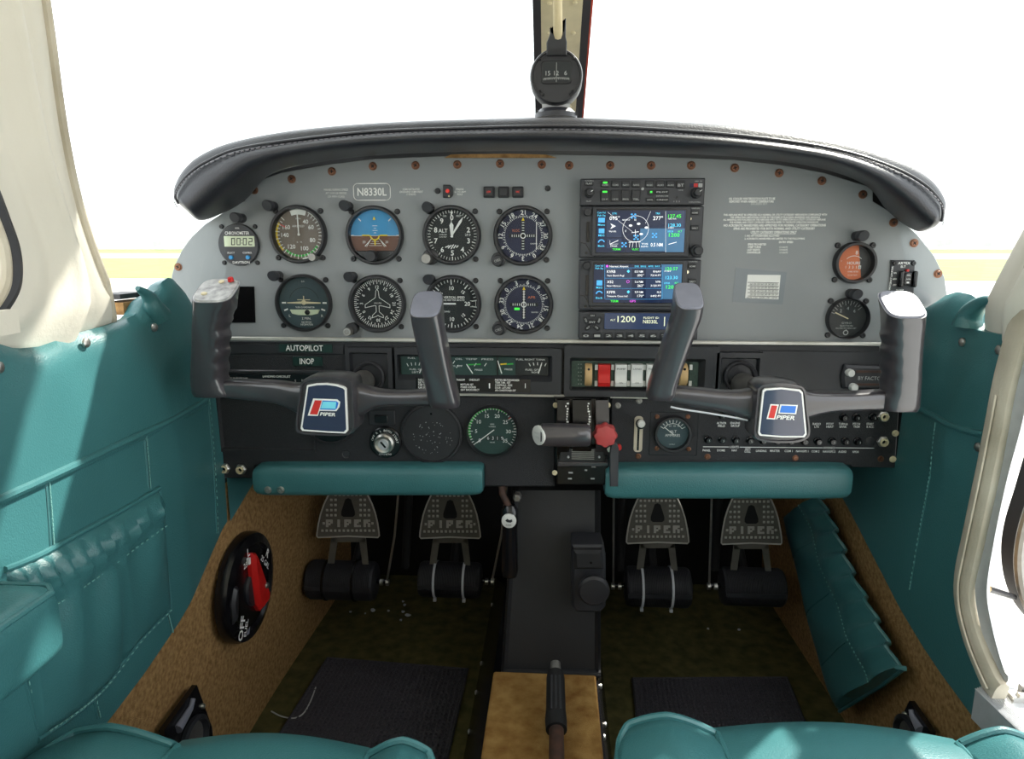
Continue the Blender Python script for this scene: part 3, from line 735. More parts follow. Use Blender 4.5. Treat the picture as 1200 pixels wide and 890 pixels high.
# ---- magnetic compass
cpx = Px(652, 92, 0.06); CM = thing('magnetic_compass', 'round black magnetic compass standing on the glareshield', 'compass', cpx.o); R = 31.5*cpx.k
MB().lathe([(R*0.55, 0.05), (R*0.9, 0.035), (R, 0.02), (R, -0.012), (R*0.96, -0.016), (R*0.90, -0.016), (R*0.89, -0.013)], 0, 0, 48).build('housing', 'black_plastic', CM)
w_ = MB(); w_.prism(rr(0.0, 4*cpx.k, 37*cpx.k, 26*cpx.k, 5*cpx.k), -0.012, -0.0142, 0.0008); w_.build('window_bezel', 'bezel', CM)
w_ = MB(); w_.prism(rr(0, 4*cpx.k, 33*cpx.k, 22*cpx.k, 3*cpx.k), -0.0142, -0.0146); cdw = w_.build('card_window', 'dial_black', CM)
m = MB(); k = cpx.k
for i in range(25): m.tick(0, (-3.2 if i % 2 else -4.2)*k, -1.6*k, 0.55*k, -0.015, (i-12)*1.25*k, -(abs(i-12)/12)**2*0.8*k)
for t, x in (('S', -10), ('12', 0), ('E', 11)): m.text({'S': '15', '12': '12', 'E': '6'}[t], x*k, 3*k, 5*k, -0.015)
m.box((0, -0.015, 4*k), (0.5*k, 0.0004, 22*k)); m.build('card_markings', 'dim_print', cdw)
m = MB(); m.prism([(x*k, z*k) for x, z in ((-8, 46), (-8.5, 52), (-7, 53), (-6.5, 48), (-4.5, 46), (5, 46), (7.5, 48), (9, 62), (10.5, 62), (10.5, 42), (12, 36), (12, 22), (-12, 22), (-12, 36), (-9.5, 42))], 0.0, -0.019, 0.001)
for i in range(7): m.box(((i-3)*3*k, -0.0195, 26*k), (1.4*k, 0.002, 8*k))
m.build('lamp_bracket', 'black_plastic', CM)
for x, z in ((-20, 19), (20, 19), (-20, -17), (20, -17), (-16, -21), (17, -21)): dscrew(CM, x*k, z*k, -0.0155, 0.55)
m = MB(); m.lathe([(26*k, 0), (26*k, 0.006), (20*k, 0.012)], 0, 0, 20); m.xf(Matrix.Translation((0, 0.01, -45*k)) @ Matrix.Rotation(PI/2, 4, 'X')); m.build('base', 'pad_leather', CM)
m = MB(); m.box((0, 0.012, -36*k), (34*k, 0.025, 14*k)); m.build('foot', 'alu', CM)
for x in (-22, 24): MB().prism([((x-2)*k, -42*k), ((x+3)*k, -42*k), ((x+(2.5 if x > 0 else -1.5))*k, -33*k)], 0.012, 0.0).build('side_bracket', 'black_plastic', CM)
# rod in front of the post that carries the compass
ra = PY(654, 44, 0.045); rb = PY(653, -20, 0.014)
tr = MB(); tr.tube([ra+Vector((0, 0.004, 0.0)), ra, rb], 0.0062, 10); tag(tr.build('compass_rod', 'rod_tan'), 'tan sleeved rod running down the windshield post to the compass', 'rod')

# ================================================================== ROUND INSTRUMENTS
def gauge(name, label, cx, cy, rpx, dial, screws=True, group=None, depth=0.011, Y=0.0, ring=0.13, scr_off=0.80, scol=True):
    fr = Px(cx, cy, Y); R = rpx*fr.k
    t = thing(name, label, 'gauge', fr.o, group)
    ri = R*(1-ring)
    MB().lathe([(R, 0.0), (R, -depth*0.6), (R*0.985, -depth*0.85), (R*0.955, -depth), (ri*1.02, -depth), (ri, -depth*0.7), (ri*0.985, -0.0012)], 0, 0, 56, cap=False).build('bezel', 'bezel', t)
    MB().flat(ell(0, 0, ri*1.0, ri*1.0, 48), -0.0011).build('dial', dial, t)
    if screws:
        for sx in (-1, 1):
            for sz in (-1, 1): dscrew(t, sx*R*scr_off, sz*R*scr_off)
    return t, fr, ri
def glaze(t, ri, depth=0.011): MB().flat(ell(0, 0, ri, ri, 40), -depth*0.62).build('glass', 'dial_glass', t)
def knob(t, x, z, r, h, name='knob', mat='black_plastic', y0=0.0):
    m = MB(); m.lathe([(r*0.95, y0), (r, y0-h*0.3), (r, y0-h*0.85), (r*0.88, y0-h), (0.0005, y0-h)], x, z, 22); return m.build(name, mat, t)
Yd, Ym = -0.0013, -0.0016

# airspeed
t, fr, ri = gauge('airspeed_indicator', 'airspeed indicator with green white and yellow arcs and knob', 351, 275, 33.5, 'dial_reflection_tan'); k = ri
m = MB()
for i in range(36):
    a = 20+i*9.2
    if a > 322: break
    m.tick(a, 0.80*k, (0.98 if i % 2 == 0 else 0.92)*k, 0.03*k, Ym)
for s_, a in (('40', 30), ('60', 60), ('80', 112), ('100', 160), ('120', 215), ('140', 268), ('160', 300)): m.text(s_, 0.58*k*math.sin(math.radians(a)), 0.58*k*math.cos(math.radians(a)), 0.16*k, Ym, bold=0.01)
m.text('AIRSPEED', -0.02*k, 0.33*k, 0.08*k, Ym, 0.5*k); m.text('MPH', 0, 0.62*k, 0.07*k, Ym); m.text('K   TS', 0, -0.3*k, 0.06*k, Ym)
m.arc(25, 175, 0.93*k, 1.0*k, Yd); m.arc(-20, 20, 0.78*k, 0.98*k, Yd); m.build('markings', 'white_print', t)
MB().arc(120, 225, 0.80*k, 0.88*k, Yd).build('green_arc', 'green_print', t); MB().arc(228, 300, 0.88*k, 0.96*k, Yd).build('yellow_arc', 'yellow_print', t)
MB().tick(298, 0.62*k, 0.86*k, 0.035*k, Ym-0.0002).build('red_line', 'red_print', t)
m = MB(); m.tick(-1, 0.0, 0.80*k, 0.05*k, -0.003); m.lathe([(0.05*k, -0.002), (0.05*k, -0.0035)], 0, 0, 12); m.build('needle', 'white_print', t); glaze(t, ri)
knob(t, 0.60*k*1.03, -0.86*k*1.03, 0.0055, 0.016, mat='steel_dark')
# attitude
t, fr, ri = gauge('attitude_indicator', 'attitude indicator with blue sky and brown earth halves', 440, 276, 34, 'sky_blue'); k = ri
def segm(z0, z1, r): 
    pts = []
    for i in range(25):
        z = z0+(z1-z0)*i/24; pts.append((math.sqrt(max(0, r*r-z*z)), z))
    return pts+[(-x, z) for x, z in pts[::-1]]
MB().flat(segm(-0.98*k, -0.02*k, 0.985*k), Yd).build('earth_half', 'earth_brown', t)
MB().prism(segm(-0.99*k, -0.60*k, 0.99*k), -0.0012, -0.005, 0.0006).build('lower_mask', 'bezel', t)
m = MB()
for a in (-1, 1):
    m.line([(a*0.12*k, -0.1*k), (a*0.42*k, -0.42*k)], 0.03*k, Ym); m.line([(a*0.18*k, -0.16*k), (a*0.36*k, -0.44*k)], 0.02*k, Ym)
    m.text('20', a*0.46*k, -0.26*k, 0.09*k, Ym); m.tick(a*45, 0.78*k, 0.92*k, 0.04*k, Ym); m.tick(a*90, 0.86*k, 0.97*k, 0.03*k, Ym)
for i, wd in enumerate((0.1, 0.2, 0.1, 0.2)): m.box((0, Ym, (0.10+0.09*i)*k), (wd*k, 0.0002, 0.018*k))
for i in range(3): m.box((0, Ym, (-0.24-0.08*i)*k), ((0.28+0.12*i)*k, 0.0002, 0.015*k))
m.box((0, Ym, -0.015*k), (1.95*k, 0.0002, 0.016*k)); m.build('markings', 'white_print', t)
m = MB(); m.box((-0.36*k, -0.0035, 0), (0.3*k, 0.0006, 0.05*k)); m.box((0.36*k, -0.0035, 0), (0.3*k, 0.0006, 0.05*k)); m.arc(90, 270, 0.15*k, 0.20*k, -0.0036, 0, -0.0*k); m.box((0, -0.0035, -0.28*k), (0.05*k, 0.0006, 0.2*k))
m.flat([(0, 0.74*k), (0.06*k, 0.6*k), (-0.06*k, 0.6*k)], -0.0036); m.build('aircraft_symbol', 'yellow_print', t)
glaze(t, ri); knob(t, -0.06*k, -0.80*k, 0.0075, 0.02, y0=-0.004)
# altimeter
t, fr, ri = gauge('altimeter', 'altimeter with white hands and adjusting knob', 530, 276, 34.5, 'dial_black'); k = ri
m = MB()
for i in range(50): m.tick(i*7.2, (0.82 if i % 5 == 0 else 0.86)*k, 0.97*k, (0.035 if i % 5 == 0 else 0.022)*k, Ym)
for i in range(10):
    if i == 1: continue
    a = math.radians(36*i); m.text(str(i), 0.68*k*math.sin(a), 0.68*k*math.cos(a), 0.19*k, Ym, bold=0.02)
m.text('ALT', -0.36*k, 0.18*k, 0.14*k, Ym, bold=0.015); m.text('CALIBRATED', -0.36*k, 0.03*k, 0.05*k, Ym, 0.3*k); m.text('20,000 FEET', -0.36*k, -0.06*k, 0.05*k, Ym, 0.3*k)
m.text('100', -0.28*k, 0.74*k, 0.07*k, Ym); m.text('FEET', 0.28*k, 0.74*k, 0.07*k, Ym); m.text('29.9', 0.62*k, 0.02*k, 0.09*k, Ym)
for i in range(5): m.line([((-0.27+0.11*i)*k, -0.52*k+abs(i-2)*0.03*k), ((-0.13+0.09*i)*k, -0.36*k-abs(i-2)*0.02*k)], 0.04*k, Ym)
m.build('markings', 'white_print', t)
m = MB()
def hand(m, a, ln, wd, y):
    a = math.radians(a); d = Vector((math.sin(a), math.cos(a))); q = Vector((d.y, -d.x))
    m.flat([tuple(-d*0.08*k+q*wd*0.5), tuple(-d*0.08*k-q*wd*0.5), tuple(d*ln*0.75-q*wd), tuple(d*ln), tuple(d*ln*0.75+q*wd)], y)
hand(m, 33, 0.84*k, 0.05*k, -0.0036); m.build('long_hand', 'white_print', t)
m = MB(); hand(m, -2, 0.52*k, 0.08*k, -0.003); m.tick(-2, 0.5*k, 0.82*k, 0.02*k, -0.003); m.flat([(-0.06*k, 0.9*k), (0.06*k, 0.9*k), (0, 0.76*k)], -0.003); m.build('short_hand', 'white_print', t)
glaze(t, ri); x, z = fr(503, 303); MB().lathe([(0.0105, 0), (0.0105, -0.008), (0.009, -0.009)], x+0.003, z+0.002, 20).build('knob_boss', 'bezel', t); knob(t, x, z, 0.0068, 0.024, mat='steel_dark')
# nav indicators
def cdi(cx, cy, rpx, lab, order, src, sx, green, needle, kn):
    t, fr, ri = gauge('course_indicator', lab, cx, cy, rpx, 'dial_navy'); k = ri; m = MB()
    for i in range(72): m.tick(i*5, 0.70*k, (0.80 if i % 2 == 0 else 0.76)*k, 0.02*k, Ym)
    for i, s_ in enumerate(order):
        a = i*30+(0 if order[0] == '21' else 10); ar = math.radians(a); m.text(s_, 0.88*k*math.sin(ar), 0.88*k*math.cos(ar), 0.165*k, Ym, rot=a, bold=0.02)
    m.arc(0, 360, 0.075*k, 0.11*k, -0.0024, n=24); m.text('GARMIN', 0.42*k, -0.30*k, 0.05*k, Ym)
    for d in range(-5, 6):
        if d: m.box((d*0.085*k, Ym, 0), (0.025*k, 0.0002, 0.09*k)); m.box((0, Ym, d*0.10*k), (0.09*k, 0.0002, 0.025*k))
    m.build('markings', 'white_print', t)
    m = MB(); m.box((0, Yd, 0), (1.1*k, 0.0001, 0.14*k)); m.box((0, Yd, 0), (0.14*k, 0.0001, 1.1*k)); m.build('cross_bars', 'dial_black', t)
    m = MB(); m.flat([(0, 0.70*k), (0.06*k, 0.57*k), (-0.06*k, 0.57*k)], -0.0024); m.build('course_pointer', 'yellow_print', t)
    MB().box((needle*k, -0.0021, 0), (0.03*k, 0.0002, 1.05*k if needle else 1.1*k)).build('deviation_needle', 'white_print', t)
    m = MB(); m.text(src, sx*k, 0.20*k if needle else 0.28*k, 0.10*k, Ym, 0.3*k); m.build('source_annunciator', 'orange_print_and_reflection', t)
    if green: MB().prism(rr(-0.27*k, -0.17*k, 0.2*k, 0.09*k, 0.01*k), -0.0012, -0.002).build('to_flag', 'glow_green', t)
    glaze(t, ri); x, z = fr(*kn); MB().lathe([(0.0095, 0), (0.0095, -0.009), (0.008, -0.010)], x+0.001, z+0.001, 20).build('knob_boss', 'bezel', t)
    kk = knob(t, x, z, 0.0072, 0.017); m = MB(); m.text('OBS', x, z, 0.0032, -0.0175, rot=-20); m.build('knob_print', 'dim_print', kk)
cdi(613, 276.5, 35, 'upper blue-faced course deviation indicator with needle right of centre', ['21', '24', '27', '30', '33', '0', '3', '6', '9', '12', '15', '18'], 'VLOC', -0.28, False, 0.52, (584, 305))
cdi(614, 357, 34.5, 'lower blue-faced course deviation indicator with green flag and centred needle', ['6', '9', '12', '15', '18', '21', '24', '27', '30', '33', '0', '3'], 'APR', 0.30, True, 0.0, (585, 385))
# turn coordinator
t, fr, ri = gauge('turn_coordinator', 'turn coordinator with tan aeroplane symbol and inclinometer tube', 357, 355, 33, 'dial_slate', ring=0.09); k = ri
m = MB()
for a in (-90, 90): m.tick(a, 0.72*k, 0.88*k, 0.06*k, Ym)
for a in (-110, 110): m.tick(a, 0.70*k, 0.86*k, 0.06*k, Ym)
m.text('TURN COORDINATOR', 0.02*k, -0.17*k, 0.06*k, Ym, 0.75*k); m.text('2 MIN.', 0.05*k, -0.60*k, 0.09*k, Ym, 0.36*k); m.text('NO PITCH', 0.05*k, -0.75*k, 0.07*k, Ym, 0.38*k); m.text('INFORMATION', 0.05*k, -0.84*k, 0.07*k, Ym, 0.48*k)
m.text('L', -0.60*k, -0.5*k, 0.10*k, Ym); m.text('R', 0.68*k, -0.5*k, 0.10*k, Ym); m.text('D.C.', 0, 0.82*k, 0.05*k, Ym); m.build('markings', 'white_print', t)
MB().arc(-75, 75, 0.58*k, 0.60*k, Yd).build('arc_line', 'dial_black', t)
m = MB(); m.flat([(-0.66*k, 0.02*k), (0, 0.06*k), (0.66*k, 0.02*k), (0.66*k, -0.02*k), (0, -0.035*k), (-0.66*k, -0.02*k)], -0.003); m.lathe([(0.09*k, -0.0028), (0.09*k, -0.0038), (0.05*k, -0.0045)], 0, 0.02*k, 16); m.box((0, -0.003, 0.12*k), (0.5*k, 0.0004, 0.03*k)); m.box((0, -0.003, 0.17*k), (0.035*k, 0.0004, 0.2*k)); m.build('aeroplane_symbol', 'cream_metal', t)
tb = [(-0.58*k, -0.26*k), (0.6*k, -0.26*k), (0.52*k, -0.42*k), (0.25*k, -0.48*k), (-0.25*k, -0.48*k), (-0.5*k, -0.42*k)]
tbp = MB().prism(tb, -0.0012, -0.003, 0.0008).build('inclinometer_tube', 'lcd', t); MB().lathe([(0.1*k, -0.003), (0.1*k, -0.004), (0.06*k, -0.005)], 0.12*k, -0.36*k, 16).build('ball', 'black_gloss', tbp)
glaze(t, ri)
# heading indicator
t, fr, ri = gauge('heading_indicator', 'directional gyro with outlined aeroplane and compass card', 443, 356, 33.5, 'dial_black'); k = ri; m = MB()
for i in range(72): m.tick(i*5, (0.78 if i % 2 == 0 else 0.86)*k, 0.96*k, 0.028*k, Ym)
for i, s_ in enumerate(('12', '15', '18', '21', '24', '27', '30', '33', '0', '3', '6', '9')):
    a = math.radians(i*30); m.text(s_, 0.66*k*math.sin(a), 0.66*k*math.cos(a), 0.12*k, Ym, bold=0.015, rot=i*30)
m.text('GYRO HDG', 0, 0.02*k, 0.06*k, Ym, 0.3*k); m.build('compass_card', 'white_print', t)
half = [(0.0, 0.58), (0.05, 0.5), (0.08, 0.24), (0.50, -0.04), (0.50, -0.16), (0.16, -0.08), (0.06, -0.08), (0.06, -0.32), (0.22, -0.46), (0.22, -0.56), (0.06, -0.50), (0, -0.46)]
m = MB(); m.line([(x*k, z*k) for x, z in half]+[(-x*k, z*k) for x, z in half[::-1]], 0.022*k, -0.003, True); m.build('aeroplane_outline', 'white_print', t)
glaze(t, ri); x, z = fr(412, 387); MB().lathe([(0.008, 0), (0.008, -0.012), (0.007, -0.013)], x+0.003, z+0.003, 18).build('knob_boss', 'bezel', t); kk = knob(t, x, z, 0.0062, 0.022, mat='steel_dark'); m = MB(); m.arc(0, 360, 0.0036, 0.0046, -0.0222, x, z); m.text('1', x, z, 0.004, -0.0222, rot=20); m.build('knob_print', 'dim_print', kk)
# vertical speed
t, fr, ri = gauge('vertical_speed_indicator', 'vertical speed indicator with white hand at zero', 531, 356, 33.5, 'dial_black'); k = ri; m = MB()
for i in range(41):
    a = -90+i*8.6-172+172; a = 90-172+i*8.6+8.6*0
for i in range(-20, 21): m.tick(-90+i*8.6, (0.76 if i % 5 == 0 else 0.86)*k, 0.97*k, (0.045 if i % 5 == 0 else 0.03)*k, Ym)
for s_, a in (('5', -48), ('10', -4), ('15', 42), ('5', -132), ('10', -176), ('15', 138)): m.text(s_, 0.62*k*math.sin(math.radians(a)), 0.62*k*math.cos(math.radians(a)), 0.15*k if s_ == '10' else 0.12*k, Ym, bold=0.015, rot=0 if s_ == '10' else (a if abs(a) < 90 else a+180))
m.text('20', 0.58*k, 0.0, 0.16*k, Ym, bold=0.015); m.text('VERTICAL SPEED', 0.05*k, 0.25*k, 0.09*k, Ym, 0.85*k, bold=0.02); m.text('100 FEET PER MINUTE', 0.05*k, 0.14*k, 0.06*k, Ym, 0.85*k, bold=0.01); m.line([(0.70*k, 0.12*k), (0.92*k, 0.12*k), (0.92*k, -0.12*k), (0.70*k, -0.12*k)], 0.02*k, Ym)
m.text('DOWN', -0.3*k, -0.32*k, 0.07*k, Ym); m.build('markings', 'white_print', t)
m = MB(); m.flat([(-0.75*k, 0.0), (-0.6*k, 0.03*k), (0.12*k, 0.03*k), (0.12*k, -0.03*k), (-0.6*k, -0.03*k)], -0.003); m.build('needle', 'white_print', t); glaze(t, ri)
# hour meter
t, fr, ri = gauge('hour_meter', 'round hour meter with orange reflection painted on its dial', 1000, 308, 24.5, 'orange_print_and_reflection', ring=0.17, scr_off=0.83); k = ri; m = MB()  # the orange reflection is put into the dial colour
m.text('8', 0.12*k, 0.58*k, 0.22*k, Ym); m.text('HOURS', 0.0, -0.02*k, 0.16*k, Ym, 0.75*k, bold=0.01); m.text('HOBBS METER', 0, -0.52*k, 0.08*k, Ym, 0.6*k); m.text('12-24 VDC', 0, -0.72*k, 0.07*k, Ym, 0.55*k); m.arc(-45, 45, 0.58*k, 0.61*k, Ym, 0, -0.2*k); m.text('+', -0.72*k, 0.1*k, 0.1*k, Ym); m.build('markings', 'white_print', t)
for i, dgt in enumerate('13316'):
    b_ = MB().box(((-0.44+0.2*i)*k, Yd, -0.26*k), (0.15*k, 0.0003, 0.2*k)).build('digit_wheel', 'orange_print_and_reflection' if i < 4 else 'paper', t); m = MB(); m.text(dgt, (-0.44+0.2*i)*k, -0.26*k, 0.15*k, Ym-0.0002); m.build('digit', 'white_print' if i < 4 else 'dial_black', b_)
MB().flat([(math.sin(math.radians(a))*0.985*k, math.cos(math.radians(a))*0.985*k) for a in range(12, 156, 6)], Yd+0.0001).build('reflection_free_half', 'bezel', t)  # dark dial area left outside the painted orange reflection
glaze(t, ri)
# suction
t, fr, ri = gauge('suction_gauge', 'round black gyro suction gauge with pale needle', 992, 373, 24.5, 'dial_black', ring=0.08, scr_off=0.83); k = ri; m = MB()
for i in range(13): m.tick(-70+i*10, (0.68 if i % 2 == 0 else 0.78)*k, 0.92*k, 0.025*k, Ym)
for s_, a in (('2', -42), ('4', 0), ('6', 42)): m.text(s_, 0.52*k*math.sin(math.radians(a)), 0.52*k*math.cos(math.radians(a)), 0.16*k, Ym)
for t_, z, wd, h in (('GYRO', -0.25, 0.5, 0.1), ('SUCTION', -0.40, 0.65, 0.1), ('INCHES OF MERCURY', -0.53, 1.05, 0.07)): m.text(t_, 0, z*k, h*k, Ym, wd*k)
m.arc(0, 360, 0.09*k, 0.14*k, Ym, 0, -0.76*k); m.line([(0, -0.6*k), (0.08*k, -0.68*k)], 0.04*k, Ym); m.build('markings', 'dim_print', t)
m = MB(); m.tick(-65, -0.05*k, 0.72*k, 0.06*k, -0.003); m.build('needle', 'cream_metal', t); glaze(t, ri)
# chronometer
fr = Px(281, 287); t = thing('chronometer', 'round digital chronometer with display and two blue buttons', 'clock', fr.o); R = 24*fr.k; k = R
MB().lathe([(R, 0), (R, -0.004), (R*0.97, -0.0052)], 0, 0, 48).build('face', 'radio_grey', t)
m = MB(); m.text('DAVTRON', 0.02*k, 0.78*k, 0.07*k, -0.0056, 0.2*k); m.text('CHRONOMETER', 0.0, 0.55*k, 0.15*k, -0.0056, 1.2*k, bold=0.01); m.text('SELECT', -0.38*k, -0.38*k, 0.08*k, -0.0056, 0.38*k); m.text('CONTROL', 0.44*k, -0.38*k, 0.08*k, -0.0056, 0.46*k); m.text('DAVTRON', 0.1*k, -0.84*k, 0.12*k, -0.0056, 0.85*k, bold=0.01); m.build('lettering', 'white_print', t)
lc = MB().prism(rr(0.08*k, 0.16*k, 1.5*k, 0.50*k, 0.03*k), -0.005, -0.0058).build('display', 'lcd', t)
m = MB()
SEG = {'0': 'abcdef', '2': 'abged'}
def seg7(m, ch, x, z, wd, h, y, th):
    P_ = {'a': ((-1, 1), (1, 1)), 'b': ((1, 1), (1, 0)), 'c': ((1, 0), (1, -1)), 'd': ((-1, -1), (1, -1)), 'e': ((-1, 0), (-1, -1)), 'f': ((-1, 1), (-1, 0)), 'g': ((-1, 0), (1, 0))}
    for s_ in SEG[ch]:
        (a, b), (c, d) = P_[s_]; m.line([(x+a*wd+b*h*0.08, z+b*h), (x+c*wd+d*h*0.08, z+d*h)], th, y)
for ch, x in (('0', -0.22), ('0', 0.05), ('0', 0.36), ('2', 0.64)): seg7(m, ch, x*k, 0.15*k, 0.075*k, 0.15*k, -0.006, 0.04*k)
for z in (0.08, 0.22): m.box((0.21*k, -0.006, z*k), (0.04*k, 0.0002, 0.04*k))
m.build('digits', 'lcd_seg', lc)
for x in (-0.38, 0.46): knob(t, x*k, -0.60*k, 0.0028, 0.004, 'button', 'button_blue', -0.004)
for sx in (-1, 1):
    for sz in (-1, 1): dscrew(t, sx*R*0.83, sz*R*0.86, 0, 0.85)
# post lights
pm = None
LT = [((284, 256), 'above the chronometer'), ((321, 242), 'above the airspeed indicator'), ((409, 242), 'between the airspeed and attitude indicators'), ((504, 244), 'above the altimeter'), ((327, 323), 'above the turn coordinator'), ((414, 324), 'above the heading indicator'), ((505, 327), 'above the vertical speed indicator'), ((1003, 277), 'above the hour meter'), ((996, 344), 'above the suction gauge')]
for (a, b), lab in LT:
    p = PY(a, b, 0); t = thing('post_light', 'black hooded post light '+lab, 'light', p, 'post lights on the grey panel')
    MB().lathe([(0.0062, 0), (0.0062, -0.012), (0.0055, -0.014)], 0, 0, 16).build('stem', 'black_plastic', t)
    m = MB(); rings = []
    for y0, y1, r in ((-0.012, -0.012, 0.0062), (-0.014, -0.015, 0.0070), (-0.019, -0.025, 0.0070), (-0.021, -0.027, 0.0062)):
        rings.append([(r*math.cos(2*PI*i/18), (y0+y1)/2+(y0-y1)/2*(-math.sin(2*PI*i/18)), r*math.sin(2*PI*i/18)) for i in range(18)])
    m.loft(rings); m.build('hood', 'radio_grey', t)

# ================================================================== PANEL SWITCHES, RADIOS
fr = Px(525, 224); t = thing('marker_test_switch', 'small black press-to-test lamp switch above the altimeter', 'switch', fr.o)
MB().prism(fr.L([(520, 217), (528, 217), (531, 220), (531, 229), (528, 232), (520, 232)]), 0, -0.006, 0.001).build('body', 'black_plastic', t); knob(t, *fr(525.5, 224.5), 0.0026, 0.0095, 'lamp', 'glow_red')
x, z = fr(527, 230.5); knob(t, x, z, 0.0012, 0.0075, 'pin', 'cream_metal')
for (a, lab, lit) in ((573.5, 'square black annunciator button left of the unlit one', 1), (590.3, 'unlit square black annunciator button between two lit ones', 0), (607, 'square black annunciator button beside the panel screw', 1)):
    fr = Px(a, 225.5); t = thing('annunciator_button', lab, 'button', fr.o, 'annunciator buttons')
    MB().rrect(0, 0, 13.2*fr.k, 12.6*fr.k, 0.0015, 0, -0.006, 0.001).build('housing', 'black_plastic', t)
    b_ = MB().rrect(0, 0, 10*fr.k, 9.6*fr.k, 0.001, -0.006, -0.008, 0.0006).build('lens', 'radio_key', t)
    if lit: m = MB(); m.text('LOW' if a < 590 else 'VAC', 0, 0, 2.2*fr.k, -0.0083, 4.5*fr.k, bold=0.02); m.build('legend', 'glow_red', b_)
# emergency locator remote
fr = Px(1056, 332); t = thing('locator_switch_panel', 'small black locator transmitter remote panel with rocker switch', 'switch', fr.o)
MB().prism(fr.L([(1043.5, 305), (1071, 305), (1068, 381), (1040, 381)]), 0, -0.003, 0.0006).build('plate', 'black_plastic', t)
m = MB()
for tx, a, b, h, wd in (('ARTEX', 1058, 308.5, 2.8, 14), ('ELT', 1057, 312.6, 2.4, 5.5), ('ON', 1047.3, 320, 1.8, 3), ('ARM', 1047, 327, 1.8, 4.5), ('OFF', 1047, 334, 1.8, 4), ('TO TEST', 1053, 340, 1.8, 9), ('ON WAIT 5 SEC', 1053, 343, 1.5, 16)):
    x, z = fr(a, b); m.text(tx, x, z, h*fr.k, -0.0034, wd*fr.k, bold=0.01)
x, z = fr(1042.8, 326); m.text('EMERGENCY LOCATOR', x, z, 1.9*fr.k, -0.0034, 28*fr.k, rot=-88, bold=0.015); m.build('lettering', 'white_print', t)
x, z = fr(1061, 317); knob(t, x, z, 0.0018, 0.004, 'lamp', 'red_plastic', -0.003)
for a in (1053.5, 1069): x, z = fr(a, 327); MB().rrect(x, z, 4*fr.k, 19*fr.k, 0.002, -0.003, -0.010, 0.0012).build('switch_guard', 'black_gloss', t)
x, z = fr(1061, 327); rk = MB().rrect(x, z, 9*fr.k, 14*fr.k, 0.001, -0.003, -0.007, 0.0012).build('rocker', 'black_gloss', t)
m = MB(); m.text('ON', x, z+4.5*fr.k, 1.8*fr.k, -0.0073); m.text('ARM', x, z, 1.5*fr.k, -0.0073); m.box((x, -0.0073, z-4*fr.k), (2.5*fr.k, 0.0002, 1.5*fr.k)); m.build('legend', 'white_print', rk)
for a, b in ((1047, 308.5), (1069, 308.5), (1040, 374), (1066, 348)): dscrew(t, *fr(a, b), -0.003, 0.8)

def screen_txt(fr, parent, y, items):
    """items: (text, px, py, cap px, width px, material, just) grouped by colour"""
    for tx, a, b, h, wd, mt, js in items:
        x, z = fr(a, b); m = MB(); m.text(tx, x, z, h*fr.k, y, None if wd is None else wd*fr.k, 0, 0.008, js); m.build('lettering', mt, parent)
def quad(fr, x0, y0, x1, y1, r=0): 
    a, b = fr(x0, y0); c, d = fr(x1, y1); return rr((a+c)/2, (b+d)/2, abs(c-a), abs(b-d), r*fr.k if r else 0.0002)
YR = -0.022
# --- audio panel
fr = Px(753, 224, YR); AP = thing('audio_panel', 'thin audio selector panel on top of the radio stack', 'radio', fr.o)
MB().prism(quad(fr, 680.5, 209.5, 825, 240.5, 1), 0.02, 0, 0.0012).build('faceplate', 'radio_grey', AP)
def key(par, fr, x0, y0, x1, y1, lit=None, legend=None, lh=2.0, mat='radio_key'):
    o = MB().prism(quad(fr, x0, y0, x1, y1, 1), 0, -0.0025, 0.0006).build('key', mat, par)
    if lit: MB().prism(quad(fr, x0+2, y0+1.2, x1-2, y0+3.4, 0.6), -0.0024, -0.0029).build('lamp', lit, o)
    if legend: m = MB(); x, z = fr((x0+x1)/2, y1-lh*1.1-0.3); m.text(legend, x, z, lh*fr.k, -0.0028, (x1-x0-2)*fr.k, bold=0.015); m.build('legend', 'dim_print', o)
    return o
for i, lg in enumerate(('COM1', 'COM2', 'NAV1', 'NAV2')): key(AP, fr, 704.5+12.1*i, 212, 713.6+12.1*i, 219.6, 'glow_green' if i == 0 else None, lg)
for i, lg in enumerate(('COM1 MIC', 'COM2 MIC', 'SPKR PA', 'TEL')): key(AP, fr, 704+12.1*i, 222.8, 713.4+12.1*i, 236.3, 'glow_green' if i == 0 else None, lg, 2.0)
for i, lg in enumerate(('MUSIC', 'AUX1', 'AUX2')): key(AP, fr, 756.5+12.2*i, 212, 766+12.2*i, 219.8, None, lg)
key(AP, fr, 793, 212, 802, 221, None, 'BT', 3)
key(AP, fr, 757, 232, 766, 236.5, None, 'LEVEL', 1.6); key(AP, fr, 768, 223, 783.5, 227.5, None, 'PILOT', 1.7); key(AP, fr, 768, 232.2, 783.5, 236.6, None, 'CREW', 1.7); key(AP, fr, 759.5, 223, 766, 229, 'glow_green')
key(AP, fr, 685.5, 214, 695, 218, None, 'PLAY', 2.2)
screen_txt(fr, AP, -0.0005, [('GARMIN', 690.5, 212, 1.4, 10, 'dim_print', 'C'), ('PILOT', 690, 236, 1.4, 6, 'dim_print', 'C'), ('COPILOT/PASS', 814, 237, 1.5, 14, 'dim_print', 'C'), ('GMA 345', 818.5, 212.5, 1.4, 9, 'dim_print', 'C'), ('TONE', 797.5, 223, 1.5, 6, 'dim_print', 'C'), ('1 2 3', 793, 236.3, 1.6, 7, 'dim_print', 'C'), ('INTERCOM', 776, 229.9, 1.4, 14, 'dim_print', 'C')])
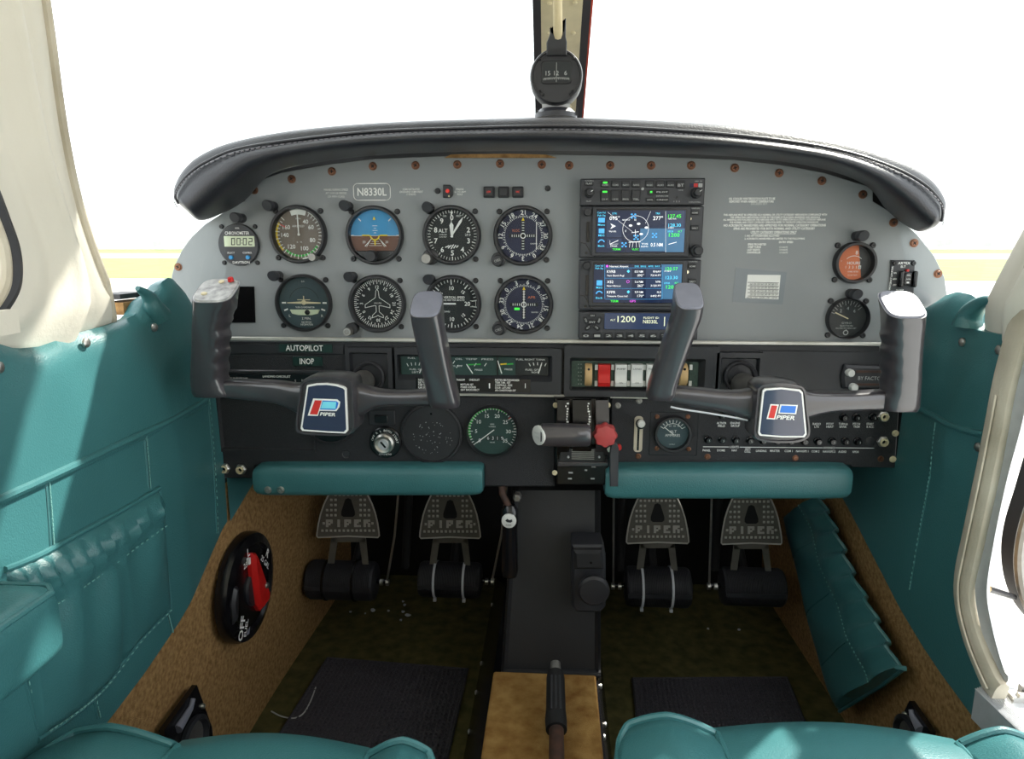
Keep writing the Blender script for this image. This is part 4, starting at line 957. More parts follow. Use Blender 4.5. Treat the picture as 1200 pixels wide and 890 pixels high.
for a, mt in ((810.5, 'dial_navy'), (815.3, 'red_print'), (820.8, 'dim_print')): MB().prism(quad(fr, a-2.2, 215, a+2.2, 219.5), 0, -0.0005).build('colour_mark', mt, AP)
def dualknob(par, fr, a, b, r1, r2, mat='black_plastic', mark=True):
    x, z = fr(a, b); o = MB().lathe([(r1*fr.k, 0), (r1*fr.k, -0.008), (r1*0.9*fr.k, -0.009)], x, z, 24).build('outer_knob', mat, par)
    i_ = MB().lathe([(r2*fr.k, -0.008), (r2*fr.k, -0.018), (r2*0.85*fr.k, -0.019)], x, z, 24).build('inner_knob', 'radio_key', o)
    if mark: m = MB(); m.tick(60, r2*0.3*fr.k, r2*fr.k, 0.6*fr.k, -0.0193, x, z); m.build('pointer_mark', 'white_print', o)
dualknob(AP, fr, 690.5, 226.5, 5.8, 4.4); dualknob(AP, fr, 815, 226.5, 6.2, 4.6)
x, z = fr(793, 231.5); MB().lathe([(0.0014, 0), (0.0014, -0.0008)], x, z, 12).build('jack', 'black_gloss', AP); x, z = fr(753, 221.5); knob(AP, x, z, 0.0018, 0.0015, 'light_sensor', 'dim_print')
# --- two touch-screen navigators
def navigator(cx, cy, x0, y0, x1, y1, sx0, sy0, sx1, sy1, lab):
    fr = Px(cx, cy, YR); t = thing('touchscreen_navigator', lab, 'radio', fr.o)
    MB().prism(quad(fr, x0, y0, x1, y1, 1.5), 0.02, 0, 0.0015).build('faceplate', 'radio_grey', t)
    bz = MB().prism(quad(fr, sx0-5.5, sy0-4.5, sx1+6, sy1+4.5, 2), 0, -0.003, 0.001).build('screen_bezel', 'radio_grey', t)
    MB().prism(quad(fr, sx0-1, sy0-2.2, sx1+1, sy1+1, 0.5), -0.003, -0.0032).build('inner_edge', 'black_gloss', bz)
    sc = MB().prism(quad(fr, sx0, sy0, sx1, sy1), -0.0031, -0.0036).build('screen', 'screen_navy', t)
    dx = x0-680; dy = y0-242
    x, z = fr(688.5+dx, 249+dy); MB().lathe([(4.6*fr.k, 0), (4.6*fr.k, -0.007), (4*fr.k, -0.008)], x, z, 22).build('volume_knob', 'radio_key', t)
    MB().prism(quad(fr, 687.5+dx, 260+dy, 690.5+dx, 284+dy, 1), 0, -0.0012).build('card_slot', 'black_gloss', t)
    x, z = fr(687+dx, 296.5+dy); MB().lathe([(1.6*fr.k, 0.0), (1.5*fr.k, -0.0006)], x, z, 12).build('lock_screw', 'black_gloss', t)
    key(t, fr, x1-12.5, y0+4.8, x1-3.5, y0+10, None, 'HOME', 1.8); key(t, fr, x1-12.5, y0+22.5, x1-3.5, y0+28, None, 'DIRECT', 1.8)
    x, z = fr(x1-14, y0+14.5); knob(t, x, z, 0.0022, 0.0012, 'photocell', 'glow_yellow')
    m = MB(); x, z = fr(x1-7, y0+2.2); m.text('GARMIN', x, z, 1.5*fr.k, -0.0004, 10*fr.k); m.build('lettering', 'dim_print', t)
    m = MB(); m.line([fr(p, q) for p, q in ((x0+1, y1-18), (x0+6, y1-17), (x0+10, y1-10), (x0+12, y1-4), (x0+17, y1-1.5))], 0.0008, -0.0004); m.build('contour_groove', 'black_gloss', t)
    dualknob(t, fr, x1-6.5, y1-8.5, 7.2, 5.0, mark=False)
    return t, fr, sc
t, fr, sc = navigator(751, 271, 680, 242, 822, 302.5, 699.5, 247, 801, 296, 'touch-screen navigator showing the round traffic map')
Ys = -0.0039
MB().flat(quad(fr, 750, 268, 780, 294.5), -0.0037).build('map_water', 'screen_blue', sc); MB().flat(quad(fr, 780, 268, 800.5, 295.5), -0.00372).build('side_bar', 'screen_blue', sc)
MB().flat(quad(fr, 779.6, 247.5, 800.5, 268), -0.00372).build('frequency_bar', 'screen_slate', sc); MB().flat(quad(fr, 711, 280, 728, 291), -0.00372).build('button_tile', 'screen_slate', sc); MB().flat(quad(fr, 711, 258, 728, 278), -0.00372).build('button_tile', 'screen_slate', sc)
x, z = fr(744.5, 268.5); m = MB(); m.arc(0, 360, 15*fr.k, 15.4*fr.k, Ys, x, z, 40); m.line([fr(712, 249), fr(741, 272)], 0.0003, Ys); m.line([fr(762, 248), fr(756, 262)], 0.0003, Ys)
m.flat([fr(715, 262), fr(721.5, 265.3), fr(715, 268.6), fr(717, 265.3)], Ys)
for a, b in ((738.5, 264.5), (748, 262.5), (751, 274.5), (757, 267)): q = fr(a, b); m.flat(ell(q[0], q[1], 2.1*fr.k, 1.3*fr.k, 14), Ys)
for a in (738, 741.5, 745, 748.5): m.line([fr(a, 284), fr(a-0.8+(a > 742)*1.2, 290)], 0.0004, Ys)
m.line([fr(736.5, 284), fr(750, 283.5)], 0.0008, Ys); m.line([fr(740, 272.8), fr(748, 271.8)], 0.0007, Ys); m.line([fr(744, 269.5), fr(744.4, 277)], 0.0006, Ys)
m.line([fr(715, 286), fr(724, 282)], 0.0007, Ys); m.line([fr(714.5, 282), fr(714.5, 286.5), fr(724, 286)], 0.0003, Ys); m.line([fr(783, 286.5), fr(792, 284)], 0.0008, Ys); m.line([fr(779.5, 248), fr(779.5, 296)], 0.0003, Ys); m.build('map_drawing', 'glow_white', sc)
MB().flat(quad(fr, 701, 255.5, 708.5, 261), Ys).build('icon', 'glow_blue', sc); MB().arc(-80, 70, 3.0*fr.k, 4.3*fr.k, Ys, *fr(704.5, 285)).build('icon', 'glow_blue', sc); MB().flat(quad(fr, 701.5, 268, 708, 273.5), Ys).build('icon', 'glow_blue', sc)
for a, b in ((742, 253.5), (766.5, 276), (745, 278.5), (731, 287)):
    m = MB()
    for dx, dy in ((-2, -2), (2, -2), (-2, 2), (2, 2), (0, 0)): q = fr(a+dx, b+dy); m.flat(ell(q[0], q[1], 1.3*fr.k, 1.0*fr.k, 8), Ys)
    m.build('map_symbol', 'glow_blue', sc)
screen_txt(fr, sc, -0.0041, [('095°', 720, 256, 4.2, 12, 'glow_white', 'C'), ('277°', 770.5, 256, 4.2, 11.5, 'glow_white', 'C'), ('DTK', 720, 250.5, 2, 5.5, 'glow_cyan', 'C'), ('TRK', 770.5, 250.5, 2, 5.5, 'glow_cyan', 'C'), ('Com Vol', 704.5, 249.5, 1.9, 9.5, 'glow_cyan', 'C'), ('Psh Sq', 704.5, 252.8, 1.9, 9, 'glow_cyan', 'C'), ('Menu', 704.5, 263.7, 2, 8, 'glow_cyan', 'C'), ('MSG', 704.5, 276, 2.2, 7, 'glow_cyan', 'C'), ('Back', 704.5, 288.3, 2.2, 8, 'glow_cyan', 'C'), ('Wpt Info', 717.5, 271.3, 2, 8.5, 'glow_white', 'C'), ('Direct', 719, 288.3, 2, 8, 'glow_white', 'C'), ('TERM', 722, 292.3, 2.2, 9.5, 'glow_green', 'C'), ('VLOC', 744, 292.3, 2.2, 8, 'glow_green', 'C'), ('127.45', 790, 253.6, 4, 15, 'glow_green', 'C'), ('128.30', 790, 264.2, 3.8, 14.5, 'glow_cyan', 'C'), ('STBY', 786, 267.3, 1.5, 7, 'glow_white', 'C'), ('VERO TWR', 787, 256.8, 1.4, 9.5, 'glow_white', 'C'), ('XPDR', 785, 271.5, 2, 7, 'glow_cyan', 'C'), ('ALT', 796, 271.3, 2, 5, 'glow_green', 'C'), ('1200', 789.5, 275.6, 4.2, 12.5, 'glow_green', 'C'), ('0.5 NM', 769, 287, 4, 14, 'glow_white', 'C'), ('NORTH UP', 733.5, 258, 1.6, 9, 'glow_white', 'C'), ('TIS', 755, 286, 1.8, 8, 'glow_white', 'C'), ('BLEND', 755, 289, 1.8, 8, 'glow_white', 'C'), ('N', 744, 258, 2, None, 'glow_white', 'C'), ('E', 733, 271, 2, None, 'glow_white', 'C')])
t, fr, sc = navigator(748, 334, 679, 304.5, 819, 364, 696, 309.5, 797, 355, 'touch-screen navigator showing the nearest airport list')
MB().flat(quad(fr, 776, 310, 797, 350.5), -0.0037).build('frequency_bar', 'screen_blue', sc)
for i in range(3): MB().flat(quad(fr, 709.5, 314.5+12*i, 740, 325.3+12*i), -0.0037).build('list_row', 'screen_slate', sc); MB().flat(quad(fr, 756.5, 314.5+12*i, 774.5, 325.3+12*i), -0.0037).build('list_row', 'screen_slate', sc)
m = MB()
for y in (314, 326, 338, 350.5): m.line([fr(709, y), fr(775, y)], 0.0003, -0.00385)
for x in (708.5, 775.4): m.line([fr(x, 310), fr(x, 350)], 0.0004, -0.00385)
m.build('rules', 'glow_blue', sc)
MB().arc(-80, 70, 3.0*fr.k, 4.3*fr.k, Ys, *fr(702, 345)).build('icon', 'glow_blue', sc); MB().flat(quad(fr, 699, 328.5, 705.5, 334.5), Ys).build('icon', 'glow_blue', sc)
for b in (318, 342): m = MB(); q = fr(736, b); m.flat([(q[0]+1.9*fr.k, q[1]), (q[0], q[1]+1.9*fr.k), (q[0]-1.9*fr.k, q[1]), (q[0], q[1]-1.9*fr.k)][::-1], Ys); m.build('map_symbol', 'glow_cyan', sc)
m = MB(); q = fr(735.5, 330); m.arc(0, 360, 1.3*fr.k, 1.8*fr.k, Ys, q[0], q[1], 12); q = fr(711.3, 312); m.flat(ell(q[0], q[1], 1.5*fr.k, 1.5*fr.k, 10), Ys); m.build('map_symbol', 'glow_magenta', sc)
it = [('Nearest Airport', 725, 312.2, 2.2, 22, 'glow_white', 'C'), ('DIS  BRG', 750, 312.2, 1.8, 13, 'glow_cyan', 'C'), ('APPR  RWY', 766, 312.2, 1.8, 14, 'glow_cyan', 'C'), ('Com Vol', 702, 311.5, 1.9, 9.5, 'glow_cyan', 'C'), ('Psh Sq', 702, 314.6, 1.9, 9, 'glow_cyan', 'C'), ('MSG', 702, 337, 2.2, 7, 'glow_cyan', 'C'), ('Back', 702, 349, 2.2, 8, 'glow_cyan', 'C'), ('TERM', 719.5, 352.8, 2.4, 9, 'glow_green', 'C'), ('GPS', 741, 352.8, 2.4, 7, 'glow_magenta', 'C'), ('120.57', 786.5, 315, 3.4, 14, 'glow_green', 'C'), ('123.30', 786.5, 325.3, 3.6, 14, 'glow_cyan', 'C'), ('STBY', 782, 317.8, 1.5, 8, 'glow_white', 'C'), ('XPDR', 781, 331.8, 1.8, 7, 'glow_cyan', 'C'), ('ALT', 792, 331.5, 1.8, 4.5, 'glow_green', 'C'), ('1200', 786, 336.3, 4, 12, 'glow_green', 'C')]
for i, (n_, nm, ds, bg_, ap, rw_) in enumerate((('KVRB', 'Vero Beach Regl', '0.5 NM', '095°', 'RNAV', '7314 FT'), ('X52', 'New Hibiscus', '5.6 NM', '263°', 'VFR', '3120 FT'), ('KFPR', 'Treasure Coast Intl', '9.9 NM', '170°', 'ILS', '6492 FT'))):
    y = 318.3+12*i; it += [(n_, 711, y, 3.0, 10 if i != 1 else 7.5, 'glow_white', 'L'), (nm, 711, y+4.6, 2.0, (20, 16, 24)[i], 'glow_white', 'L'), (ds, 753, y, 2.4, 9.5, 'glow_white', 'R'), (bg_, 754, y+4.5, 2.6, 7.5, 'glow_white', 'R'), (ap, 774, y, 2.2, (9, 6.5, 4.5)[i], 'glow_white', 'R'), (rw_, 774, y+4.5, 2.2, 12, 'glow_white', 'R')]
screen_txt(fr, sc, -0.0041, it)
# --- transponder
fr = Px(747, 383, YR); t = thing('transponder', 'transponder with 1200 code display at the foot of the radio stack', 'radio', fr.o)
MB().prism(quad(fr, 678.5, 365.5, 817, 398.5, 1), 0.02, 0, 0.0012).build('faceplate', 'radio_grey', t)
sc = MB().prism(quad(fr, 708.5, 367, 790, 386.5, 1), 0, -0.0015, 0.0004).build('display', 'screen_slate', t)
screen_txt(fr, sc, -0.0019, [('ALT', 718, 375, 2.2, 6, 'glow_pale', 'C'), ('1200', 734, 374, 7, 21, 'glow_pale', 'C'), ('FLIGHT ID:', 763, 372.5, 2.3, 18, 'glow_pale', 'C'), ('N8330L', 762, 377, 4, 17, 'glow_pale', 'C'), ('|', 778.5, 375.5, 8, None, 'glow_pale', 'C')])
for i in range(10): key(t, fr, 682.2+13.1*i, 390.4, 691+13.1*i, 396.6, None, '01234567CF'[i], 2.6)
for a, b, rt, lg in ((694, 369.8, 0, 'ON'), (686.5, 375.5, 70, 'STBY'), (702, 375.5, -70, 'IDNT'), (689, 383.8, -40, 'ALT'), (699, 383.8, 40, 'VFR')):
    x, z = fr(a, b); m = MB(); m.rrect(0, 0, 8.5*fr.k, 4.6*fr.k, 2*fr.k, 0, -0.0025, 0.0006); m.xf(Matrix.Translation((x, 0, z)) @ Matrix.Rotation(math.radians(rt), 4, 'Y')); o = m.build('key', 'radio_key', t)
    m = MB(); m.text(lg, x, z, 1.8*fr.k, -0.0028, 4.5*fr.k, rot=rt, bold=0.02); m.build('legend', 'dim_print', o)
key(t, fr, 689.5, 374.5, 698.5, 380, None, 'ENT', 2)

# ================================================================== LOWER PANELS
YM = -0.008
def bezel_frame(m, fr, x0, y0, x1, y1, ix0, iy0, ix1, iy1, yf, yin, r=2):
    """raised rectangular frame with a sloping inner wall"""
    o = quad(fr, x0, y0, x1, y1, r); i_ = quad(fr, ix0, iy0, ix1, iy1, r); k = 0.0
    n = len(o); rings = [[(p[0], 0.0018, p[1]) for p in o], [(p[0], yf, p[1]) for p in o]]
    def lerp(t): return [(o[q][0]+(i_[q][0]-o[q][0])*t, o[q][1]+(i_[q][1]-o[q][1])*t) for q in range(n)]
    rings += [[(p[0], yf, p[1]) for p in lerp(0.72)], [(p[0], yin, p[1]) for p in i_]]
    m.loft(rings, cap=False); m.add([(p[0], 0.0018, p[1]) for p in o], [tuple(range(n))[::-1]]); return m
fr = Px(652, 432, YM)
SP = thing('lower_panel', 'black plastic panel strip between the two bright trim rails', 'panel', fr.o)
MB().prism(fr.L([(258, 401), (1066, 407), (1066, 466), (258, 462)]), 0.008, 0.002).build('backing', 'black_plastic', SP)
# autopilot bay
m = MB(); m.prism(fr.L([(258, 403), (403, 404), (403, 416), (258, 415)]), 0.004, 0.0, 0.001); m.build('upper_rail', 'black_plastic', SP)
m = MB(); m.prism(fr.L([(258, 416.5), (404, 417.5), (407, 420), (407, 436), (403, 438), (258, 437)]), 0.004, 0.0016, 0.0008); m.build('autopilot_cover', 'black_crinkle', SP)
m = MB(); m.prism(fr.L([(258, 433.5), (407, 434.5), (407, 437.5), (258, 436.5)]), 0.002, -0.0015, 0.0008); m.build('ledge', 'yoke_grey', SP)
for tx, x0, y0, x1, y1, a, b, wd, h in (('AUTOPILOT', 327, 403.2, 390, 413.2, 357, 408, 45, 6.6), ('INOP', 343, 418.3, 378, 429, 360, 423.5, 17.5, 6.6)):
    o = MB().prism(quad(fr, x0, y0, x1, y1), 0.002, -0.0009).build('label_tape', 'tape_green', SP); m = MB(); ptxt(m, tx, a, b, h, wd, fr=fr, y=-0.0013, bold=0.012); m.build('lettering', 'white_print', o)
cl = MB().prism(fr.L([(258, 438.5), (385, 440), (385, 450), (258, 449)]), 0.004, 0.0006).build('checklist_placard', 'black_gloss', SP); m = MB()
for tx, a, b, h, wd in (('LANDING CHECKLIST', 324, 441.5, 2.6, 34), ('FUEL ON PROPER TANK', 279, 443.9, 2.2, 24), ('MIXTURE RICH', 275, 447.2, 2.2, 17), ('SEAT BACKS ERECT', 325, 447.4, 2.4, 21), ('FLAPS SET', 358, 446, 2.2, 10)): m = MB(); ptxt(m, tx, a, b, h, wd, fr=fr, y=0.0003, bold=0.01); m.build('lettering', 'white_print', cl)
m = MB()
for a in (303.5, 346): ptxt(m, 'S', a, 446.7, 3, None, fr=fr, y=0.0003)
m.build('lettering', 'white_print', cl)
# column seals
def column_seal(a, b, x0, x1, y0, y1):
    f2 = Px(a, b, YM-0.004); o = fr
    m = MB(); bezel_frame(m, fr, x0, y0, x1, y1, x0+7, y0+8, x1-7, y1-4, -0.012, -0.004, 1.5); q = m.build('column_bezel', 'black_plastic', SP)
    c = fr(a, b); k = fr.k
    MB().flat(quad(fr, x0+6, y0+7, x1-6, y1-3), -0.0042).build('bezel_floor', 'black_plastic', q)
    MB().lathe([(19*k, -0.003), (19*k, -0.010), (17.5*k, -0.012), (15*k, -0.010), (14*k, -0.006)], c[0], c[1], 32, cap=False).build('rubber_seal', 'rubber', q)
column_seal(434, 441, 407, 463, 406, 462); column_seal(866, 441, 838, 890, 412, 464)
# engine gauge cluster
m = MB(); bezel_frame(m, fr, 464, 406, 657.5, 461, 468, 417.5, 643, 440.5, -0.010, 0.0, 2)
EC = thing('engine_gauge_cluster', 'long black engine gauge cluster with green strip dials', 'gauge', fr.o); m.build('bezel', 'black_plastic', EC)
for x0, x1, mt, nm in ((470, 526, 'dial_green', 0), (528, 582, 'dial_green', 1), (584, 604, 'dial_green', 2), (605, 641, 'dial_black', 3)):
    d = MB().flat(quad(fr, x0, 418, x1, 440), -0.0005).build('strip_dial', mt, EC)
m = MB()
for tx, a, b, wd in (('FUEL QTY', 489, 433, 18), ('LEFT', 487, 436.3, 8), ('OIL TEMP', 536, 429, 12), ('PRESS', 561, 433.6, 9), ('PRESS', 596, 433, 9), ('FUEL QTY', 625, 433.5, 18), ('RIGHT', 627, 436.5, 8), ('FUEL     OIL', 489, 419.8, 22), ('OIL  TEMP   PRESS', 556, 421, 45), ('FUEL RIGHT TANK', 622, 421.5, 34)): ptxt(m, tx, a, b, 2.0, wd, fr=fr, y=-0.0009)
for c0, sp in ((487, 5), (630, 5)):
    for i in range(-2, 3): m.line([fr(c0+sp*i, 425+0.25*i*i), fr(c0+sp*i*0.85, 428+0.25*i*i)], 0.0009, -0.0009)
for a, b in ((531, 426), (535, 431), (568, 429), (556, 429)): m.line([fr(a, b), fr(a+2, b-3)], 0.001, -0.0009)
m.build('markings', 'white_print', EC)
m = MB(); m.line([fr(549, 427.5), fr(563, 427)], 0.0018, -0.0009); m.line([fr(594, 427), fr(601, 426.5)], 0.002, -0.0009); m.build('green_range', 'green_print', EC); m = MB(); m.line([fr(587, 427), fr(593.5, 426.5)], 0.002, -0.0009); m.build('yellow_range', 'yellow_print', EC)
for a0, b0, a1, b1 in ((492, 437, 495.5, 428.5), (554, 437.5, 547, 427), (588, 437.5, 583.5, 423), (631, 437.5, 634.5, 427)): m = MB(); m.line([fr(a0, b0), fr(a1, b1)], 0.0014, -0.0016); m.build('needle', 'white_print', EC)
MB().flat(quad(fr, 469, 418, 642, 440), -0.0035).build('glass', 'dial_glass', EC)
cl = MB().prism(quad(fr, 489, 441.5, 622, 458.5), -0.008, -0.0105).build('checklist_placard', 'black_gloss', EC); m = MB()
for i, tx in enumerate(('FUEL ON', 'ELEC FUEL', 'PUMP ON', 'FLAPS SET', 'TRIM SET')): ptxt(m, tx, 492, 443.5+3*i, 2.3, 9, 'L', fr=fr, y=-0.0109, bold=0.01)
m.build('lettering', 'white_print', cl); m = MB()
for tx, a, b, wd in (('TAKEOFF', 541, 443.6, 10), ('CHECKLIST', 557, 443.6, 12), ('MIXTURE SET', 541, 449, 15), ('PRIMER LOCKED', 541, 452, 18), ('SEAT BACKS ERECT', 541, 455, 22)): ptxt(m, tx, a, b, 2.2, wd, 'C' if b < 445 else 'L', fr=fr, y=-0.0109, bold=0.01)
m.build('lettering', 'white_print', cl); m = MB()
for i, (tx, wd) in enumerate((('FASTEN BELTS/HARNESS', 28), ('TRIM TAB - SET', 18), ('CONTROLS - FREE', 20), ('DOOR - LATCHED', 18), ('AIR CONDITIONER OFF', 24))): ptxt(m, tx, 581, 443.7+3*i, 2.2, wd, 'L', fr=fr, y=-0.0109, bold=0.01)
m.line([fr(574.5, 448), fr(574.5, 453)], 0.0016, -0.0109); m.line([fr(616, 448), fr(616, 453)], 0.0008, -0.0109); m.build('lettering', 'white_print', cl)
# rocker switch bank
m = MB(); bezel_frame(m, fr, 661.5, 404, 838, 465, 670, 423, 817, 455, -0.012, 0.0, 2)
RS = thing('switch_bank', 'black switch bezel holding the row of rocker switches', 'switch', fr.o); m.build('bezel', 'black_plastic', RS)
MB().flat(quad(fr, 668, 421, 819, 457), -0.0002).build('backplate', 'pcb_green', RS)
m = MB(); 
for i in range(6): m.box((fr(678, 427+4.6*i)[0], -0.0008, fr(678, 427+4.6*i)[1]), (1.2*fr.k, 0.0003, 0.7*fr.k)); m.box((fr(681, 427+4.6*i)[0], -0.0008, fr(681, 427+4.6*i)[1]), (1.2*fr.k, 0.0003, 0.7*fr.k))
m.build('legend_strip', 'dim_print', RS)
def rocker(a, wd, mat, lab, txt):
    c = fr(a, 439); t = thing('rocker_switch', lab, 'switch', fr.o+Vector((c[0], 0, c[1])), 'rocker switches in the switch bank')
    k = fr.k; rings = []; hw = wd/2*k
    prof_ = [(-13.0, -0.002), (-12.5, -0.011), (-8, -0.0125), (-3, -0.009), (3, -0.0085), (8, -0.0105), (12.5, -0.010), (13, -0.002)]
    rings = [[(s_*hw*(1 if abs(z) < 12.6 else 0.96), y, z*k) for z, y in prof_] for s_ in (-1, -0.9, 0.9, 1)]
    rings = [[(x, y+(0.001 if abs(x) > 0.95*hw else 0), z) for x, y, z in r] for r in rings]
    b_ = MB().loft(rings[::-1]).build('paddle', mat, t)
    m = MB(); m.text(txt, 0, 8*k, 1.8*k, -0.0113, (wd-4)*k); m.text('ON', 0, -8*k, 1.8*k, -0.0129, 4*k); m.build('legend', 'dial_black' if mat == 'switch_white' else 'red_print', b_)
rocker(707.5, 14, 'red_plastic', 'red rocker switch beside the tan dimmer wheel', 'BAT')
rocker(727, 13.6, 'switch_white', 'white rocker switch next to the red one', 'PUMP'); rocker(745.5, 13.6, 'switch_white', 'white rocker switch second from the red one', 'LAND')
rocker(763.5, 13.6, 'switch_white', 'white rocker switch third from the red one', 'NAV'); rocker(781, 13.6, 'switch_white', 'white rocker switch behind the right yoke horn', 'PITOT')
for a, lab in ((689.3, 'tan dimmer wheel next to the red rocker switch'), (800, 'tan dimmer wheel behind the inboard horn of the right yoke')):
    c = fr(a, 439); t = thing('dimmer_wheel', lab, 'dial', fr.o+Vector((c[0], 0, c[1])), 'dimmer wheels'); k = fr.k
    m = MB(); m.lathe([(13*k, -4*k), (13.5*k, -3*k), (13.5*k, 3*k), (13*k, 4*k)], 0, 0, 32); m.xf(Matrix.Translation((0, 0.0005, 0)) @ Matrix.Rotation(PI/2, 4, 'Z')); m.build('wheel', 'switch_tan', t)
    m = MB(); m.lathe([(1.5*k, 0), (1.5*k, -0.0007)], 0, 8*k, 10, y0=-0.0125); m.build('index_hole', 'black_gloss', t)
for a in (698.5, 717.5, 736.5, 754.5, 772, 808.5):
    c = fr(a, 439); m = MB(); m.box((c[0], -0.001, c[1]), (3.0*fr.k, 0.006, 27*fr.k)); o = m.build('divider', 'pcb_green', RS); m = MB(); m.box((c[0], -0.0045, c[1]-10*fr.k), (3.2*fr.k, 0.002, 6*fr.k)); m.box((c[0], -0.0045, c[1]+9*fr.k), (3.2*fr.k, 0.002, 6*fr.k)); m.build('terminal', 'switch_white', o)
# glovebox side with heat controls
m = MB(); m.prism(fr.L([(889, 411), (1063, 413), (1063, 465), (889, 464)]), 0.004, 0.0, 0.001); m.build('blank_cover', 'black_plastic', SP)
HC = thing('heater_control', 'black heater control with two white knobs on the lower panel', 'control', fr.o)
m = MB(); m.prism(fr.L([(988, 427), (1036, 429), (1038, 456), (986, 455), (984, 441)]), 0.0, -0.008, 0.003); m.build('housing', 'black_plastic', HC)
for b in (434.5, 449.5): MB().prism(fr.L([(1000, b-1.3), (1035, b-1.3), (1035, b+1.3), (1000, b+1.3)]), -0.008, -0.0084).build('slot', 'rust', HC)
for a, b in ((992, 435.5), (996, 452)): x, z = fr(a, b); MB().lathe([(4.4*fr.k, -0.006), (4.4*fr.k, -0.014), (3.6*fr.k, -0.016)], x, z, 20).build('knob', 'switch_white', HC)
m = MB(); ptxt(m, 'BY FACTORY', 1019, 442.2, 4, 31, fr=fr, y=-0.0084); m.build('lettering', 'dim_print', HC)
# trim rails
for pts, lab, sc_ in (([(262, 395), (1062, 402), (1062, 406), (262, 399)], 'upper bright trim rail below the grey panel', ((264, 397.5), (1061, 404.5))), ([(440, 459.5), (652, 462.5), (790, 465.5), (790, 468.5), (652, 466), (440, 463)], 'lower bright trim rail above the throttle quadrant', ())):
    f2 = Px(652, 432, -0.012); t = thing('trim_rail', lab, 'trim', f2.o, 'trim rails')
    MB().prism(f2.L(pts), 0.006, 0, 0.0008).build('rail', 'alu_trim', t)
    for a, b in sc_: x, z = f2(a, b); m = screw_mesh(0.0036); m.xf(Matrix.Translation((x, -0.0004, z))); m.build('screw', 'brass_screw', t)

# left lower panel
f3 = Px(450, 520, -0.004)
LP = thing('left_lower_panel', 'black crinkle-finish lower panel on the pilot side', 'panel', f3.o)
MB().prism(f3.L([(256, 463), (652, 464), (650, 571), (567, 571), (567, 546.5), (300, 546.5), (297, 561), (255, 561)]), 0.012, 0.0, 0.002).build('panel', 'black_crinkle', LP)
m = MB(); bezel_frame(m, f3, 252, 465, 371, 531, 258, 466, 369, 526, -0.004, 0.0003, 2); m.build('raised_border', 'black_crinkle', LP)
for a, b, R_ in ((506, 508, 32), (386, 488, 30)):
    x, z = f3(a, b); k = f3.k; MB().lathe([(R_*1.12*k, 0), (R_*1.10*k, -0.004), (R_*1.02*k, -0.005), (R_*k, -0.003), (R_*0.99*k, -0.0015)], x, z, 44, cap=False).build('bezel_ring', 'black_crinkle', LP)
    bp_ = MB().lathe([(R_*k, 0), (R_*k, -0.002)], x, z, 44).build('blanking_disc', 'black_plastic' if a > 450 else 'black_gloss', LP)
    if a > 450:
        m = MB(); rnd = random.Random(5); m.lathe([(1.3*k, -0.0021), (1.2*k, -0.0023)], x, z+23*k, 10)
        o = m.build('hole', 'black_gloss', bp_); m = MB()
        for i in range(60):
            a_ = rnd.uniform(0, 2*PI); r_ = R_*0.75*k*rnd.random()**0.6; m.flat(ell(x+r_*math.cos(a_), z-5*k+r_*math.sin(a_)*0.8, rnd.uniform(0.25, 0.7)*k, rnd.uniform(0.25, 0.7)*k, 6), -0.0022)
        stuff(m.build('scuff_specks', 'dim_print', bp_))
x, z = f3(406, 532); MB().lathe([(5*f3.k, 0.0), (5*f3.k, -0.002), (4*f3.k, -0.001)], x, z, 18).build('plug', 'black_plastic', LP)
x, z = f3(448, 489); MB().rrect(x, z, 30*f3.k, 17*f3.k, 0.002, 0, -0.004, 0.001).build('switch_plate', 'black_plastic', LP); MB().rrect(x, z-1*f3.k, 15*f3.k, 9*f3.k, 0.001, -0.004, -0.007, 0.001).build('switch', 'black_gloss', LP)
def jack(a, b, f_, par_lab, y=0.0):
    t = thing('headset_jack', par_lab, 'socket', f_.o+Vector((f_(a, b)[0], y, f_(a, b)[1])), 'headset jacks'); k = f_.k
    MB().lathe([(6.6*k, 0), (6.6*k, -0.003), (5*k, -0.005), (3.4*k, -0.006), (2.6*k, -0.004)], 0, 0, 6, cap=False).build('nut', 'steel', t); MB().lathe([(4.6*k, 0), (4.6*k, -0.007), (3*k, -0.0075), (2.2*k, -0.003)], 0, 0, 18, cap=False).build('barrel', 'cream_metal', t); MB().lathe([(2.4*k, 0), (2.3*k, -0.003)], 0, 0, 12).build('hole', 'black_gloss', t)
jack(264, 549, f3, 'headset jack at the outer corner of the left lower panel', 0); jack(283, 550, f3, 'headset jack between the corner jack and the left teal pad', 0)
# ignition
f4 = Px(452, 518, -0.004); t = thing('ignition_switch', 'round key ignition switch with chrome lock cylinder', 'switch', f4.o); k = f4.k
MB().lathe([(18.5*k, 0), (18.5*k, -0.003), (17*k, -0.005)], 0, 0, 36).build('plate', 'black_gloss', t)
m = MB()
for i, ch in enumerate('OFF R L BOTH START'):
    if ch != ' ': a_ = -75+i*9.5; m.text(ch, 14.3*k*math.sin(math.radians(a_)), 14.3*k*math.cos(math.radians(a_)), 2.5*k, -0.0054, rot=a_)
m.text('MAGNETO', 0, -13.5*k, 2*k, -0.0054); m.build('lettering', 'white_print', t)
MB().lathe([(11.5*k, -0.004), (11.5*k, -0.012), (9.5*k, -0.0145), (7*k, -0.0135)], 0, 0, 32).build('lock_ring', 'steel', t); m = MB(); m.lathe([(6*k, -0.0135), (6*k, -0.0150)], 0, 0, 20); m.build('cylinder', 'alu', t)
m = MB(); m.rrect(0, 0, 2.2*k, 9*k, 1*k, -0.015, -0.0155); m.xf(Matrix.Rotation(math.radians(-40), 4, 'Y')); m.build('keyhole', 'black_gloss', t)
